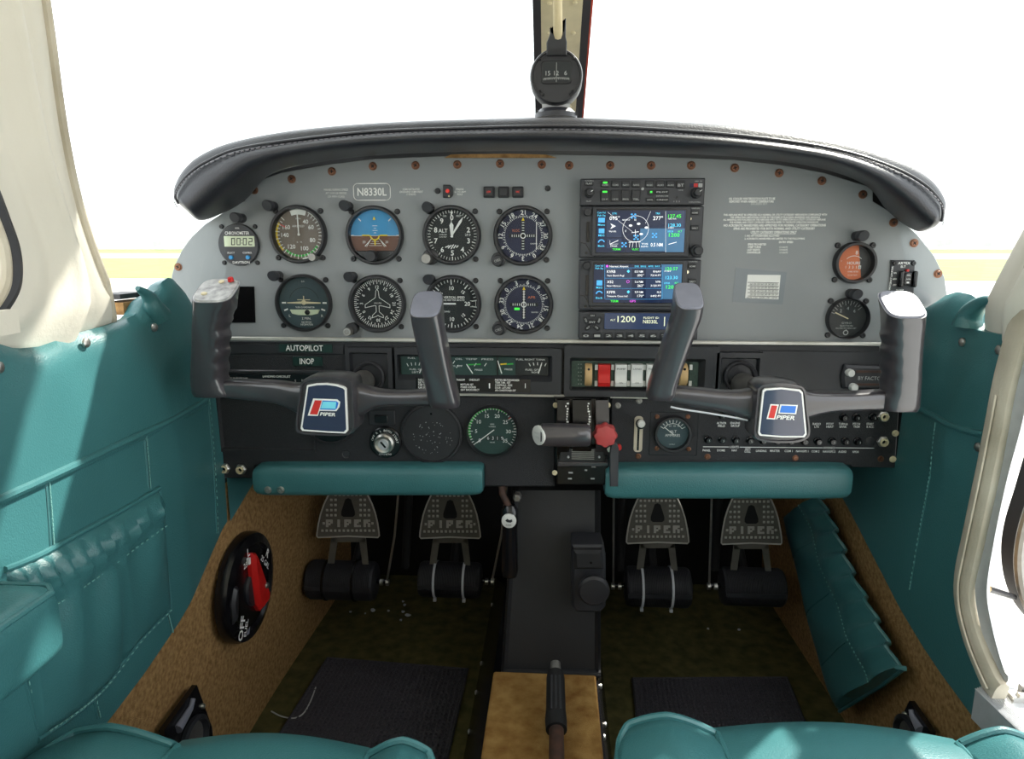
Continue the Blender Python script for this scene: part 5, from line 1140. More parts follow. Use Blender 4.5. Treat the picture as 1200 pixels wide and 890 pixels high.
# tachometer
t, fr5, ri = gauge('tachometer', 'round tachometer with green arc and hour digits', 577, 505, 30, 'dial_green', screws=False, ring=0.06, Y=-0.004); k = ri; m = MB()
for i in range(36): m.tick(-128+i*7.3, (0.80 if i % 5 == 0 else 0.88)*k, 0.98*k, 0.03*k, Ym)
for i, s_ in enumerate(('0', '5', '10', '15', '20', '25', '30', '35')): a_ = math.radians(-128+36.5*i); m.text(s_, 0.66*k*math.sin(a_), 0.66*k*math.cos(a_), 0.15*k, Ym, bold=0.005)
m.text('RPM', 0, 0.28*k, 0.06*k, Ym); m.text('HUNDREDS', 0, 0.18*k, 0.05*k, Ym, 0.28*k); m.text('HOURS', 0, -0.48*k, 0.05*k, Ym, 0.2*k); m.build('markings', 'white_print', t)
MB().arc(-110, 40, 0.90*k, 0.98*k, Yd).build('green_arc', 'green_print', t); MB().tick(52, 0.84*k, 0.98*k, 0.04*k, Ym-0.0002).build('red_line', 'red_print', t)
for i, dg in enumerate('6319'): b_ = MB().box(((-0.17+0.19*i)*k, Yd, -0.30*k), (0.15*k, 0.0002, 0.2*k)).build('digit_wheel', 'dial_black', t); m = MB(); m.text(dg, (-0.17+0.19*i)*k, -0.30*k, 0.14*k, Ym); m.build('digit', 'white_print', b_)
m = MB(); m.tick(-128, -0.1*k, 0.8*k, 0.04*k, -0.003); m.build('needle', 'white_print', t); glaze(t, ri)
# right lower panel
f6 = Px(880, 510, -0.004)
RP = thing('right_lower_panel', 'black lower panel with circuit breakers on the right side', 'panel', f6.o)
MB().prism(f6.L([(716, 466), (800, 466), (1055, 467), (1049, 549), (998, 548), (996, 545.5), (716, 545.5)]), 0.012, 0.0, 0.0015).build('panel', 'black_crinkle', RP)
for a, b in ((829, 535.5), (932, 537), (1032, 538), (724, 475.5), (749, 470)): x, z = f6(a, b); m = screw_mesh(0.0034); m.xf(Matrix.Translation((x, -0.0002, z))); m.build('screw', 'brass_screw' if b > 500 else 'steel_dark', RP)
for a, b in ((1050, 508), (1047, 538.5)): x, z = f6(a, b); m = screw_mesh(0.0036); m.xf(Matrix.Translation((x-0.001, -0.0002, z))); m.build('screw', 'cream_metal', RP)
m = MB(); m.line([f6(824, 523.8), f6(854, 524)], 0.0009, -0.0004); m.line([f6(867, 524.2), f6(964, 525)], 0.0009, -0.0004); m.line([f6(979, 525), f6(1024, 525.4)], 0.0009, -0.0004)
m.build('panel_lines', 'white_print', RP)
for tx, a, b, wd in (('LIGHTS', 860.5, 524, 10), ('AVIONICS', 971.5, 525, 13), ('PANEL', 828, 528, 9), ('DOME', 845, 528, 9), ('NAV', 860.5, 528, 6), ('ANTI', 876, 526.5, 6), ('COLL', 876, 529.3, 7), ('LANDING', 892, 528.6, 12), ('MASTER', 908, 528.6, 11), ('COM 1', 924, 528.8, 9), ('NAV/GPS 1', 940, 529, 14), ('COM 2', 955.5, 529.2, 9), ('NAV/GPS 2', 971.5, 529.4, 14), ('AUDIO', 987, 529.6, 9), ('XPDR', 1002.5, 529.8, 7.5), ('ALTNTR', 845.5, 496, 11), ('FIELD', 845.5, 499.3, 8), ('ENGINE', 861.5, 496, 11), ('GROUP', 861.5, 499.3, 10), ('RADIO', 957, 497, 9), ('LTS', 957, 500.3, 5), ('PITOT', 972.5, 497, 8), ('HEAT', 972.5, 500.3, 8), ('TURN &', 988, 497, 10), ('BANK', 988, 500.3, 8), ('PITCH', 1003.5, 497, 8), ('TRIM', 1003.5, 500.3, 7), ('START', 1019.5, 497, 8), ('& ACC', 1019.5, 500.3, 8)): m = MB(); ptxt(m, tx, a, b, 2.5, wd, fr=f6, y=-0.0004, bold=0.01); m.build('lettering', 'white_print', RP)
CBm = None; CBk = None
cb = [(829.5, 515, '5'), (846, 515.2, '5'), (862, 515.5, '5'), (878.5, 516, '5'), (894, 516, '5'), (910, 516.3, '5'), (926, 516.6, '5'), (942, 516.8, '5'), (958, 517, '10'), (974.5, 517, '5'), (990, 517, '5'), (1004.5, 517.2, '3'), (846, 487, '5'), (862, 487, '60'), (988, 489, '5'), (1003, 489, '5'), (1022, 488.5, '5')]
for a, b, amp in cb:
    x, z = f6(a, b); k = f6.k; o = MB().lathe([(4.6*k, 0), (4.6*k, -0.002), (3.6*k, -0.0028), (3.4*k, -0.007), (2.9*k, -0.008)], x, z, 14).build('circuit_breaker', 'black_gloss', RP)
    m = MB(); m.text(amp, x+0.5*k, z, 2.4*k, -0.0083); m.build('rating', 'dim_print', o)
x, z = f6(1019, 517.5); MB().lathe([(5.2*f6.k, 0), (5.2*f6.k, -0.0015), (4.6*f6.k, -0.002)], x, z, 18).build('blank_plug', 'black_plastic', RP)
jack(1034.5, 488, f6, 'headset jack at the upper outer corner of the breaker panel'); jack(1034, 517.5, f6, 'headset jack at the right end of the breaker row')
# ammeter
t, fr7, ri = gauge('ammeter', 'round alternator ammeter beside the slide control', 788, 508, 21.5, 'dial_slate', screws=False, ring=0.16, Y=-0.004, depth=0.009); k = ri; m = MB()
for i in range(9): m.tick(-60+i*15, (0.66 if i % 2 == 0 else 0.74)*k, 0.9*k, 0.04*k, Ym)
m.arc(-60, 60, 0.64*k, 0.67*k, Ym); m.text('ALT', 0.03*k, 0.14*k, 0.17*k, Ym); m.text('AMPERES', 0.0, -0.12*k, 0.17*k, Ym, 0.95*k); m.text('0  20  40  60', 0, 0.50*k, 0.09*k, Ym, 0.9*k); m.text('12 VOLT', 0, -0.72*k, 0.07*k, Ym); m.build('markings', 'white_print', t); m = MB(); m.tick(-52, -0.1*k, 0.7*k, 0.05*k, -0.003); m.build('needle', 'white_print', t); glaze(t, ri, 0.009)
m = MB(); m.line(quad(f6, 762.5, 483, 816, 534, 1), 0.0006, -0.0004, True); m.build('gauge_plate_edge', 'black_gloss', RP)
for a, b in ((770, 488.5), (769.5, 526), (806, 488.5), (807, 526.5)): x, z = f6(a, b); m = screw_mesh(0.0026); m.xf(Matrix.Translation((x, -0.0002, z))); m.build('screw', 'brass_screw', RP)
# slide control (carburettor heat)
f8 = Px(748, 508, -0.004); t = thing('slide_control', 'vertical slide lever with white knob in a worn slotted plate', 'lever', f8.o); k = f8.k
MB().rrect(0, -1*k, 10*k, 43*k, 4*k, 0, -0.001, 0.0003).build('slot_plate', 'cream_worn', t); MB().rrect(0, -4*k, 2.4*k, 33*k, 1*k, -0.001, -0.0014).build('slot', 'black_gloss', t)
x, z = f8(749, 493); st_k = MB().lathe([(3.0*k, -0.001), (3.0*k, -0.010), (5.2*k, -0.012), (5.4*k, -0.018)], x, z-1*k, 20).build('lever', 'black_gloss', t)
MB().lathe([(4.4*k, -0.018), (4.4*k, -0.021), (3.4*k, -0.023)], x+0.4*k, z+0.5*k, 20).build('knob', 'switch_white', st_k)
x, z = f8(748, 535); m = screw_mesh(0.0032); m.xf(Matrix.Translation((x, -0.0002, z))); m.build('screw', 'brass_screw', t)

# ================================================================== THROTTLE QUADRANT
f9 = Px(685, 520, -0.030)
TQ = thing('throttle_quadrant', 'black throttle quadrant box in the middle of the panel', 'control', f9.o); k = f9.k
m = MB(); m.prism(f9.L([(649, 468), (716, 468), (714, 572), (652, 572)]), 0.04, 0.010, 0.002); m.build('box', 'black_gloss', TQ)
# curved slotted cover
def cyl_strip(x0, x1, y0, y1, bul, name, mat, n=10):
    P_ = []
    for i in range(n+1):
        u = i/n; py = y0+(y1-y0)*u; P_.append([(f9(x, py)[0], 0.008-bul*math.sin(PI*(0.15+0.75*u)), f9(x, py)[1]) for x in (x0, x1)])
    P_ = [[(r[0][0], 0.02, r[0][2])]+r+[(r[1][0], 0.02, r[1][2])] for r in P_]
    return MB().grid(P_).build(name, mat, TQ)
for x0, x1 in ((653, 667), (671, 693), (698, 713)): cyl_strip(x0, x1, 469, 534, 0.022, 'slot_cover', 'yoke_grey' if x0 > 690 else 'black_gloss')
m = MB(); rnd = random.Random(2)
for x0, x1 in ((663, 665.5), (688, 691)):
    for i in range(13):
        u = 0.05+0.55*i/13; py = 469+65*u; x, z = f9(rnd.uniform(x0, x1), py); m.box((x, 0.0075-0.022*math.sin(PI*(0.15+0.75*u)), z), (rnd.uniform(1, 2.5)*k, 0.001, 1.6*k))
stuff(m.build('worn_markings', 'white_print', TQ))
m = MB(); m.prism(f9.L([(657, 525), (707, 525), (709, 541), (655, 541)]), 0.01, -0.002, 0.001); pl_ = m.build('friction_plate', 'bezel', TQ)
for i in range(6): m = MB(); x, z = f9(683, 527+2.1*i); m.box((x, -0.0024, z), (26*k, 0.001, 1.0*k)); m.build('rib', 'steel_dark', pl_)
for a, b in ((666, 535), (702, 535)): knob(pl_, *f9(a, b), 0.0015, 0.003, 'screw', 'alu', -0.002)
m = MB(); m.prism(f9.L([(654, 541), (712, 541), (713, 546), (653, 546)]), 0.01, -0.004, 0.0012); m.build('lip', 'yoke_grey', TQ)
for a, b in ((651, 477), (650, 557), (713, 477)): m = screw_mesh(0.003); x, z = f9(a, b); m.xf(Matrix.Translation((x, 0.0095, z))); m.build('screw', 'cream_metal', TQ)
for i, (a, b, wd) in enumerate(((669, 557, 5), (696, 550, 5), (668, 564, 4.5), (695, 564, 4.5), (687, 554, 3))): x, z = f9(a, b); m = MB(); m.box((x, 0.0097, z), (wd*k, 0.0008, 1.8*k)); m.build('worn_chip', 'dim_print', TQ)
# throttle lever
f10 = Px(660, 510, -0.085); t = thing('throttle_lever', 'black T-handle throttle lever with white round end cap', 'lever', f10.o); k = f10.k
m = MB(); rings = []
for u, r in ((-26, 11.5), (-24.5, 13), (-10, 13.3), (12, 13.2), (28, 12.6), (31, 11), (32, 8)): rings.append([(u*k, c*r*k*0.85, s*r*k) for c, s in superell(20, 2.3)])
MB().loft(rings[::-1]).build('handle', 'yoke_grey', t)
m = MB(); m.lathe([(11*k, -26.3*k), (11.5*k, -27.5*k), (11*k, -29*k)][::-1], 0, 0, 24); m.xf(Matrix.Rotation(math.radians(-62), 4, 'Z') @ Matrix.Translation((-2*k, 0, 0)))
# end disc faces partly towards the cabin
m = MB(); m.lathe([(11.5*k, 0), (11.5*k, -2.5*k), (10.5*k, -3.2*k)], 0, 0, 28); m.xf(Matrix.Translation((-27*k, -2*k, 0)) @ Matrix.Rotation(math.radians(-52), 4, 'Z')); ec = m.build('end_cap', 'switch_white', t)
m = MB(); m.text('THROTTLE', 0, 2.5*k, 2*k, -3.4*k, 15*k); m.text('OPEN', 0, -2.5*k, 2*k, -3.4*k); m.xf(Matrix.Translation((-27*k, -2*k, 0)) @ Matrix.Rotation(math.radians(-52), 4, 'Z')); m.build('cap_print', 'dim_print', ec)
MB().ribbon([(9*k, 0.004, 0), (9*k, 0.075, -0.012)], Vector((2.2*k, 0, 0)), Vector((0, 0.001, 0.008))).build('arm', 'black_gloss', t)
# mixture lever
f11 = Px(709, 510, -0.075); t = thing('mixture_lever', 'red lobed mixture knob beside the throttle', 'lever', f11.o); k = f11.k
rings = []
for y, r in ((0.010, 0.80), (0.007, 0.98), (-0.004, 1.0), (-0.008, 0.88), (-0.009, 0.4)): rings.append([(13.5*k*r*(1+0.075*math.cos(8*2*PI*i/48))*math.cos(2*PI*i/48), y, 13.5*k*r*(1+0.075*math.cos(8*2*PI*i/48))*math.sin(2*PI*i/48)) for i in range(48)])
MB().loft(rings).build('knob', 'red_dull', t)
MB().ribbon([(-6*k, 0.008, 0), (-8*k, 0.060, -0.01)], Vector((2*k, 0, 0)), Vector((0, 0.001, 0.007))).build('arm', 'black_gloss', t)
f12 = Px(720, 540, -0.045); t = thing('friction_lever', 'flat grey friction lock lever hanging beside the quadrant', 'lever', f12.o); k = f12.k
m = MB(); m.prism(f12.L([(714.5, 569), (724, 569), (724.5, 533), (725, 525), (723, 519), (719.5, 517), (716, 520), (714.5, 527), (714, 535)]), 0.0, -0.006, 0.0012); m.build('blade', 'radio_grey', t)
x, z = f12(725, 524.5); MB().lathe([(3.4*k, 0.004), (3.4*k, -0.002)], x, z, 14).build('red_button', 'red_plastic', t); x, z = f12(715, 527); MB().lathe([(3.4*k, 0.028), (3.4*k, -0.001)], x, z, 12).build('pivot', 'steel', t)

# ================================================================== TEAL CRASH PADS
def crash_pad(px0, px1, pyt, pyb, lab, cut):
    f_ = Px((px0+px1)/2, (pyt+pyb)/2, -0.02); t = thing('knee_pad', lab, 'pad', f_.o, 'teal knee pads'); rings = []
    W_ = [px0, px0+3, px0+10, px0+24, (px0+px1)/2, px1-24, px1-10, px1-3, px1]; sc2 = [0.78, 0.92, 0.98, 1, 1, 1, 0.98, 0.92, 0.78]
    for x_, s_ in zip(W_, sc2):
        zc = f_(x_, (pyt+pyb)/2)[1]; h = (f_(x_, pyt)[1]-f_(x_, pyb)[1])/2; X_ = f_(x_, (pyt+pyb)/2)[0]
        rings.append([(X_, 0.018+c*0.030*(0.75+0.25*s_), zc+s*h*s_+h*(1-s_)*0.25) for c, s in superell(28, 4.2)])
    MB().loft(rings[::-1]).build('cushion', 'teal', t); return t, f_
t, f_ = crash_pad(300, 566, 545, 581, 'teal padded knee bolster below the left lower panel', 1)
for a, b in ((318, 571), (333, 571)):
    x, z = f_(a, b); m = screw_mesh(0.0042, 0.003); m.xf(Matrix.Translation((x, -0.0115, z))); m.build('stud', 'steel', t)
crash_pad(709, 995, 546, 585, 'teal padded knee bolster below the breaker panel', 1)

# ================================================================== CONTROL YOKES
YY = -0.175
def yoke(hub, label, horns, bars, hubpoly, plate, shaft_px, emb):
    f = Px(hub[0], hub[1], YY); k = f.k; t = thing('control_yoke', label, 'yoke', f.o+Vector((0, 0.018, 0)), 'control yokes')
    # column
    c = PY(shaft_px[0], shaft_px[1], 0.0)-f.o
    MB().tube([(0, 0.012, 0), (0, 0.10, 0), (0, 0.139, 0)], 0.0155, 24).build('column', 'steel_dark', t)
    MB().tube([(0, 0.010, 0), (0, 0.045, 0)], [0.026, 0.021], 24).build('collar', 'yoke_grey', t)
    # horns
    for rows, top, bump, capmat, nm in horns:
        rings = []; n = 28; sup = superell(n, 3.6); N = 26; y0, y1 = rows[0][0], rows[-1][0]
        for i in range(N+1):
            py = y0+(y1-y0)*i/N; L_ = interp([(r[0], r[1]) for r in rows], py); R_ = interp([(r[0], r[2]) for r in rows], py)
            if bump and 0.15 < i/N < 0.85:
                b = 1.5*math.sin((i/N-0.15)/0.7*4*2*PI)
                if bump > 0: R_ += b
                else: L_ -= b
            xl, z = f(L_, py); xr, z2 = f(R_, py); a = (xr-xl)/2; xc = (xl+xr)/2
            dep = 0.020; ty = -0.026*(1-i/N)
            tilt = top if i == 0 else (top*0.55 if i == 1 else 0)
            e = 0.93 if i == N else 1.0
            rings.append([(xc+c_*a*e, 0.004+ty+s_*dep*e, z+(s_+1)*0.5*tilt) for c_, s_ in sup])
        MB().loft(rings).build('horn', 'yoke_grey', t, ang=50)
        cap = rings[0]; cx = sum(p[0] for p in cap)/n; cy = sum(p[1] for p in cap)/n; cz = sum(p[2] for p in cap)/n
        nrm = Vector((0, -top, 2*0.020)).normalized()*0.0016
        r0 = [(cx+(p[0]-cx)*0.96, cy+(p[1]-cy)*0.96, cz+(p[2]-cz)*0.96) for p in cap]
        r1 = [(cx+(p[0]-cx)*0.90+nrm.x, cy+(p[1]-cy)*0.90+nrm.y, cz+(p[2]-cz)*0.90+nrm.z) for p in cap]
        cp = MB().loft([r0, r1][::-1]).build('end_cap', capmat, t)
        if nm == 'switch':
            m = MB(); m.lathe([(0.0034, 0), (0.003, -0.004)], 0, 0, 12); m.xf(Matrix.Translation((cx+0.012, cy+0.012, cz+0.010)) @ Matrix.Rotation(-PI/2.6, 4, 'X')); m.build('red_button', 'red_plastic', cp)
            for dx, dy in ((-0.010, -0.008), (0.001, 0.012)): m = MB(); m.lathe([(0.0034, 0), (0.003, -0.0015)], 0, 0, 12); m.xf(Matrix.Translation((cx+dx, cy+dy, cz+dy*top/0.04+0.0016)) @ Matrix.Rotation(-PI/2.6, 4, 'X')); m.build('cap_screw', 'cream_metal', cp)
    # cross bars
    for rows in bars:
        rings = []; sup = superell(24, 3.8)
        P_ = smooth_pts(rows, 5)
        for q in P_:
            x, zt = f(q[0], q[1]); x, zb = f(q[0], q[2]); rings.append([(x, 0.004+c_*0.013, (zt+zb)/2+s_*(zt-zb)/2) for c_, s_ in sup])
        MB().loft(rings[::-1]).build('crossbar', 'yoke_grey', t, ang=50)
    # hub
    hp_ = smooth_pts(hubpoly+[hubpoly[0]], 4)[:-1]; hl = [f(*p) for p in hp_]
    n = len(hl); hc = f(*hub)
    def sc(s_): return [(hc[0]+(p[0]-hc[0])*s_, hc[1]+(p[1]-hc[1])*s_) for p in hl]
    rings = [[(p[0], y, p[1]) for p in sc(s_)] for s_, y in ((0.94, 0.022), (1.0, 0.016), (1.0, -0.018), (0.97, -0.022), (0.91, -0.022), (0.89, -0.019))]
    ar = sum(hl[i][0]*hl[(i+1) % n][1]-hl[(i+1) % n][0]*hl[i][1] for i in range(n))
    if ar < 0: rings = [r[::-1] for r in rings]
    hb = MB().loft(rings).build('hub', 'yoke_grey', t, ang=40)
    pl = [f(*p) for p in smooth_pts(plate, 1)]; pc = (sum(p[0] for p in pl)/len(pl), sum(p[1] for p in pl)/len(pl))
    bd = MB().prism(pl, -0.018, -0.0228).build('emblem_border', 'white_print', hb)
    pin = [(pc[0]+(p[0]-pc[0])*0.925, pc[1]+(p[1]-pc[1])*0.935) for p in pl]
    MB().prism(pin, -0.0228, -0.0232).build('emblem_plate', 'emblem_navy_sheen', hb)
    for poly, mt, y in emb['polys']: MB().flat([f(*p) for p in poly], y).build('emblem_mark', mt, hb)
    m = MB(); x, z = f(*emb['t'][0]); m.text('PIPER', x, z, emb['t'][1]*k, -0.0241, emb['t'][2]*k, rot=emb.get('rot', 0), bold=0.03, slant=0.25); m.build('emblem_lettering', 'white_print', hb)
    return t
def rpts(cx, cy, pts): return [(cx+a, cy+b) for a, b in pts]
yoke((382, 478), 'left control yoke with worn metal cap and red button',
     [([(353, 233, 280), (359, 232.5, 276), (368, 231.5, 269), (380, 229.5, 265), (410, 225, 260.5), (440, 220, 255.5), (456, 218.5, 258), (467, 219, 263)], 0.024, 1, 'cap_worn', 'switch'),
      ([(370, 483, 519), (380, 485, 520.5), (420, 491, 526), (450, 496, 531), (470, 499, 535), (480, 501, 537)], 0.026, 0, 'cap_grey', '')],
     [[(240, 449, 467), (258, 449, 470), (290, 449.5, 474), (320, 451, 478), (345, 454, 490), (360, 452, 498)], [(404, 452, 500), (420, 455, 491), (440, 461, 481), (470, 462.5, 479.5), (500, 461, 480), (525, 462, 480)]],
     [(353, 448), (362, 442), (384, 440.5), (406, 443), (414, 449), (416, 475), (417, 500), (412, 508), (400, 511), (370, 510), (352, 508), (347, 501), (349, 475)],
     [(361.5, 451), (372, 449), (384, 448.5), (396, 450), (405, 453), (407, 455), (409, 504), (406, 507), (385, 506), (356, 504), (354, 501)], (434, 441),
     {'polys': [([(369, 466), (397, 467), (400.5, 470), (399.5, 476), (396, 480.8), (376.5, 480.4), (374.5, 486.4), (362.5, 486)], 'white_print', -0.0235), ([(371, 468), (379, 468.3), (374, 484.8), (365, 484.3)], 'red_print', -0.0238), ([(380, 468.3), (396, 469), (398.5, 471), (397, 477), (394.5, 479.3), (377, 478.8)], 'emblem_blue', -0.0238), ([(380.5, 469.5), (396, 470), (395, 478), (378, 477.6)], 'emblem_cyan', -0.0239)], 't': ((386.5, 484.3), 3.8, 18), 'rot': 2})
yoke((915, 484), 'right control yoke with smooth grey caps on the passenger side',
     [([(361, 789, 822), (372, 786, 820), (400, 778, 811), (430, 769, 802), (455, 762, 795), (471, 760, 792)], 0.026, 0, 'cap_grey', ''),
      ([(371, 1029, 1077), (378, 1036, 1077.5), (400, 1038, 1078), (430, 1042, 1080), (455, 1044, 1082.5), (472, 1041, 1084), (484, 1039, 1084.5)], 0.026, -1, 'cap_grey', '')],
     [[(772, 457, 472), (795, 457, 477), (820, 459, 482), (850, 462, 487), (872, 462, 494), (890, 458, 504)], [(938, 458, 502), (955, 463, 494), (980, 464, 488), (1010, 464, 486), (1040, 462, 485), (1062, 462, 484)]],
     [(886, 455), (894, 449), (914, 447.5), (934, 450), (943, 456), (946, 480), (949, 506), (944, 515), (930, 519), (905, 519), (888, 516), (882, 508), (884, 480)],
     [(892.5, 457), (895, 455), (914, 453.5), (936, 456), (939, 459), (943.5, 508), (941, 511.5), (915, 511.5), (889, 509.5), (887, 506.5)], (866, 441),
     {'polys': [([(901, 472.5), (911, 473), (906.5, 490.5), (896.5, 489.8)], 'white_print', -0.0235), ([(902.3, 474), (909, 474.3), (905.2, 489), (898.5, 488.4)], 'red_print', -0.0238), ([(912.5, 472.8), (933, 473.5), (931, 484.5), (910, 483.5)], 'white_print', -0.0235), ([(913.8, 474.2), (931, 474.8), (929.6, 483), (911.8, 482.2)], 'emblem_blue', -0.0238)], 't': ((919, 488), 4.6, 21), 'rot': 2})
# white cord hanging under the right yoke
cd = [PY(a, b, YY+0.012) for a, b in ((786, 477), (800, 480), (830, 484.5), (860, 489.5), (876, 493))]
tag(MB().tube(smooth_pts(cd, 5), 0.0011, 6).build('thin_cord', 'tie_white'), 'thin pale cord along the underside of the right yoke', 'cord')

# ================================================================== PEDALS
YP = 0.30
def pedal(name, label, cx, plate_y0, plate_y1, hw0, roll, ties, side, tie_mat, hole_y):
    """cx column centre in px; roll=(x0,x1,y0,y1) px of the rubber roller"""
    f = Px(cx, roll[2], YP); k = f.k; t = thing('rudder_pedal', label, 'pedal', f.o, 'rudder pedals')
    H = plate_y1-plate_y0
    prof = [(0.0, 0.42), (0.06, 0.52), (0.18, 0.64), (0.35, 0.77), (0.55, 0.88), (0.75, 0.95), (0.92, 0.99), (1.0, 1.0)]
    out = [(cx+hw0*w_, plate_y0+H*u) for u, w_ in prof]; out += [(cx+hw0*0.96, plate_y1+2), (cx, plate_y1+0.5), (cx-hw0*0.96, plate_y1+2)]+[(cx-hw0*w_, plate_y0+H*u) for u, w_ in prof[::-1]]
    loc = [f(*p) for p in out]
    pl = MB().prism(loc, 0.004, 0.0, 0.001).build('brake_plate', 'pedal_metal', t)
    rim = loc[len(prof)-3:]+loc[:1]
    MB().tube([(p[0], -0.0012, p[1]) for p in loc+[loc[0]]], 0.0015, 6).build('rim', 'pedal_bright', pl)
    # teardrop opening
    td = [f(cx+a, hole_y+b) for a, b in ((0, -11), (3.4, -9.5), (5.5, -3), (8, 5), (8, 9), (5.5, 11), (-5.5, 11), (-8, 9), (-8, 5), (-5.5, -3), (-3.4, -9.5))]
    MB().prism(td, 0.0, -0.0006).build('teardrop_opening', 'black_matte', pl)
    letters_y = plate_y1-14.5; m = MB()
    rows_ = [(plate_y1-6, 13, 5.0)]+[(plate_y1-24-6*i, 11-2*(i > 2)-2*(i > 4), 4.9) for i in range(7)]
    m2 = MB(); 
    for yy, nn, sp in rows_:
        for i in range(nn):
            a = (i-(nn-1)/2)*sp
            lim = hw0*interp(prof, (yy-plate_y0)/H) if yy > plate_y0 else 0
            if abs(a) > lim-4 or (abs(yy-hole_y) < 13 and abs(a) < 11): continue
            x, z = f(cx+a, yy); m2.box((x, -0.0008, z), (2.4*k, 0.0016, 2.4*k))
    for a in (-28.5, 28.5): x, z = f(cx+a, letters_y); m2.box((x, -0.0008, z), (2.4*k, 0.0016, 2.4*k))
    stuff(m2.build('raised_studs', 'pedal_bright', pl))
    # blocky letters
    for ch, a in zip('PIPER', (-22, -11, -0.5, 11, 22)):
        G_ = {'P': ['111', '101', '110', '100'], 'I': ['010', '010', '010', '010'], 'E': ['111', '110', '100', '111'], 'R': ['111', '110', '101', '101']}[ch]; m = MB()
        for r, row in enumerate(G_):
            for c_, v in enumerate(row):
                if v == '1': x, z = f(cx+a+(c_-1)*2.5, letters_y+(r-1.5)*2.1); m.box((x, -0.0008, z), (2.55*k, 0.0018, 2.15*k))
        m.build('letter', 'pedal_bright', pl)
    # fork between plate and roller
    m = MB(); yT, yB = plate_y1+1, roll[2]+4
    m.prism([f(*p) for p in ((cx-20, yT), (cx+20, yT), (cx+20, yT+7), (cx-20, yT+7))], 0.004, 0.001)
    m.prism([f(*p) for p in ((cx-20, yT), (cx-13, yT+7), (cx-17, yB), (cx-25, yB))], 0.004, 0.001); m.prism([f(*p) for p in ((cx+13, yT+7), (cx+20, yT), (cx+24, yB), (cx+17, yB))], 0.004, 0.001)
    m.build('fork', 'pedal_metal', t)
    # ribbed roller
    xL, xR = f(roll[0], roll[2])[0], f(roll[1], roll[2])[0]; zc = (f(cx, roll[2])[1]+f(cx, roll[3])[1])/2; r = abs(f(cx, roll[2])[1]-f(cx, roll[3])[1])/2
    L_ = xR-xL; n_ = 44; pr_ = [(r*0.6, 0.0), (r*0.9, 0.02*L_), (r*0.97, 0.05*L_)]
    for i in range(n_): u = 0.06+0.88*i/n_; b = 1.0; pr_ += [(r*b*0.955, u*L_), (r*b*1.0, (u+0.25*0.88/n_)*L_), (r*b*1.0, (u+0.7*0.88/n_)*L_), (r*b*0.955, (u+0.88/n_)*L_)]
    pr_ += [(r*0.97, 0.95*L_), (r*0.9, 0.98*L_), (r*0.6, L_)]
    m = MB(); m.lathe(pr_, 0, 0, 24); m.xf(Matrix.Translation((xL, 0.006, zc)) @ Matrix.Rotation(-PI/2, 4, 'Z')); rl = m.build('rubber_roller', 'rubber', t, ang=25)
    m = MB(); m.box(((xL+xR)/2, 0.006-r*0.96, zc), (L_*0.94, r*0.12, r*0.22)); m.build('smooth_band', 'rubber', rl)
    for a in ties:
        x = f(a, roll[2])[0]; m = MB(); ring = []
        m.lathe([(r*1.0, -0.0022), (r*1.05, -0.0022), (r*1.05, 0.0022), (r*1.0, 0.0022)], 0, 0, 24, cap=False); m.xf(Matrix.Translation((x, 0.006, zc)) @ Matrix.Rotation(-PI/2, 4, 'Z')); cb_ = m.build('cable_tie', tie_mat, rl)
        if tie_mat == 'tie_white': MB().box((x, 0.006-r*0.55, zc-r*0.98), (0.006, 0.006, 0.006)).build('tie_head', tie_mat, cb_)
    # linkage rod and pivot bolts at the side
    xs = f(roll[1]+6 if side > 0 else roll[0]-6, roll[2])[0]; xs2 = f(roll[1]+13 if side > 0 else roll[0]-14, roll[2])[0]
    MB().tube([(xR if side > 0 else xL, 0.006, zc), (xs2, 0.006, zc)], 0.0045, 10).build('axle', 'black_gloss', t)
    for q in (xs, xs2): m = MB(); m.lathe([(0.0065, -0.003), (0.0065, 0.003)], 0, 0, 10); m.xf(Matrix.Translation((q, 0.002, zc)) @ Matrix.Rotation(-PI/2, 4, 'Z')); m.build('axle_nut', 'steel', t)
    dx = 0.03 if side > 0 else -0.004
    MB().tube([(xs2, 0.0, zc+0.006), (xs2+dx*0.6, 0.0, zc+0.10), (xs2+dx, 0.01, zc+0.22)], 0.0022, 8).build('brake_rod', 'steel', t)
    MB().tube([(xs2+dx*0.4+0.018, 0.03, zc+0.02), (xs2+dx*0.9+0.02, 0.03, zc+0.24)], 0.008, 10).build('brake_cylinder', 'black_matte', t)
    MB().tube([(f(cx, roll[2])[0], 0.03, zc), (f(cx, roll[2])[0], 0.10, zc+0.05), (f(cx, roll[2])[0], 0.2, zc+0.20)], 0.009, 8).build('hanger', 'black_matte', t)
pedal('rudder_pedal', 'rudder pedal next to the left carpeted wall with two dark bands', 408, 571, 628, 36.5, (359, 440, 661, 703), (382, 416), 1, 'black_gloss', 595)
pedal('rudder_pedal', 'rudder pedal left of the console with cable ties on its roller', 527.5, 571, 629, 35.5, (490, 564, 662, 700), (510, 544), 1, 'tie_white', 597)
pedal('rudder_pedal', 'rudder pedal right of the console with two white cable ties', 770.5, 574, 635, 36.5, (733, 811, 668, 711), (752.5, 787), -1, 'tie_white', 601)
pedal('rudder_pedal', 'rudder pedal next to the teal map pocket with plain black roller', 880.5, 574, 636, 35.5, (846, 921, 669, 710), (), -1, 'rubber', 603)

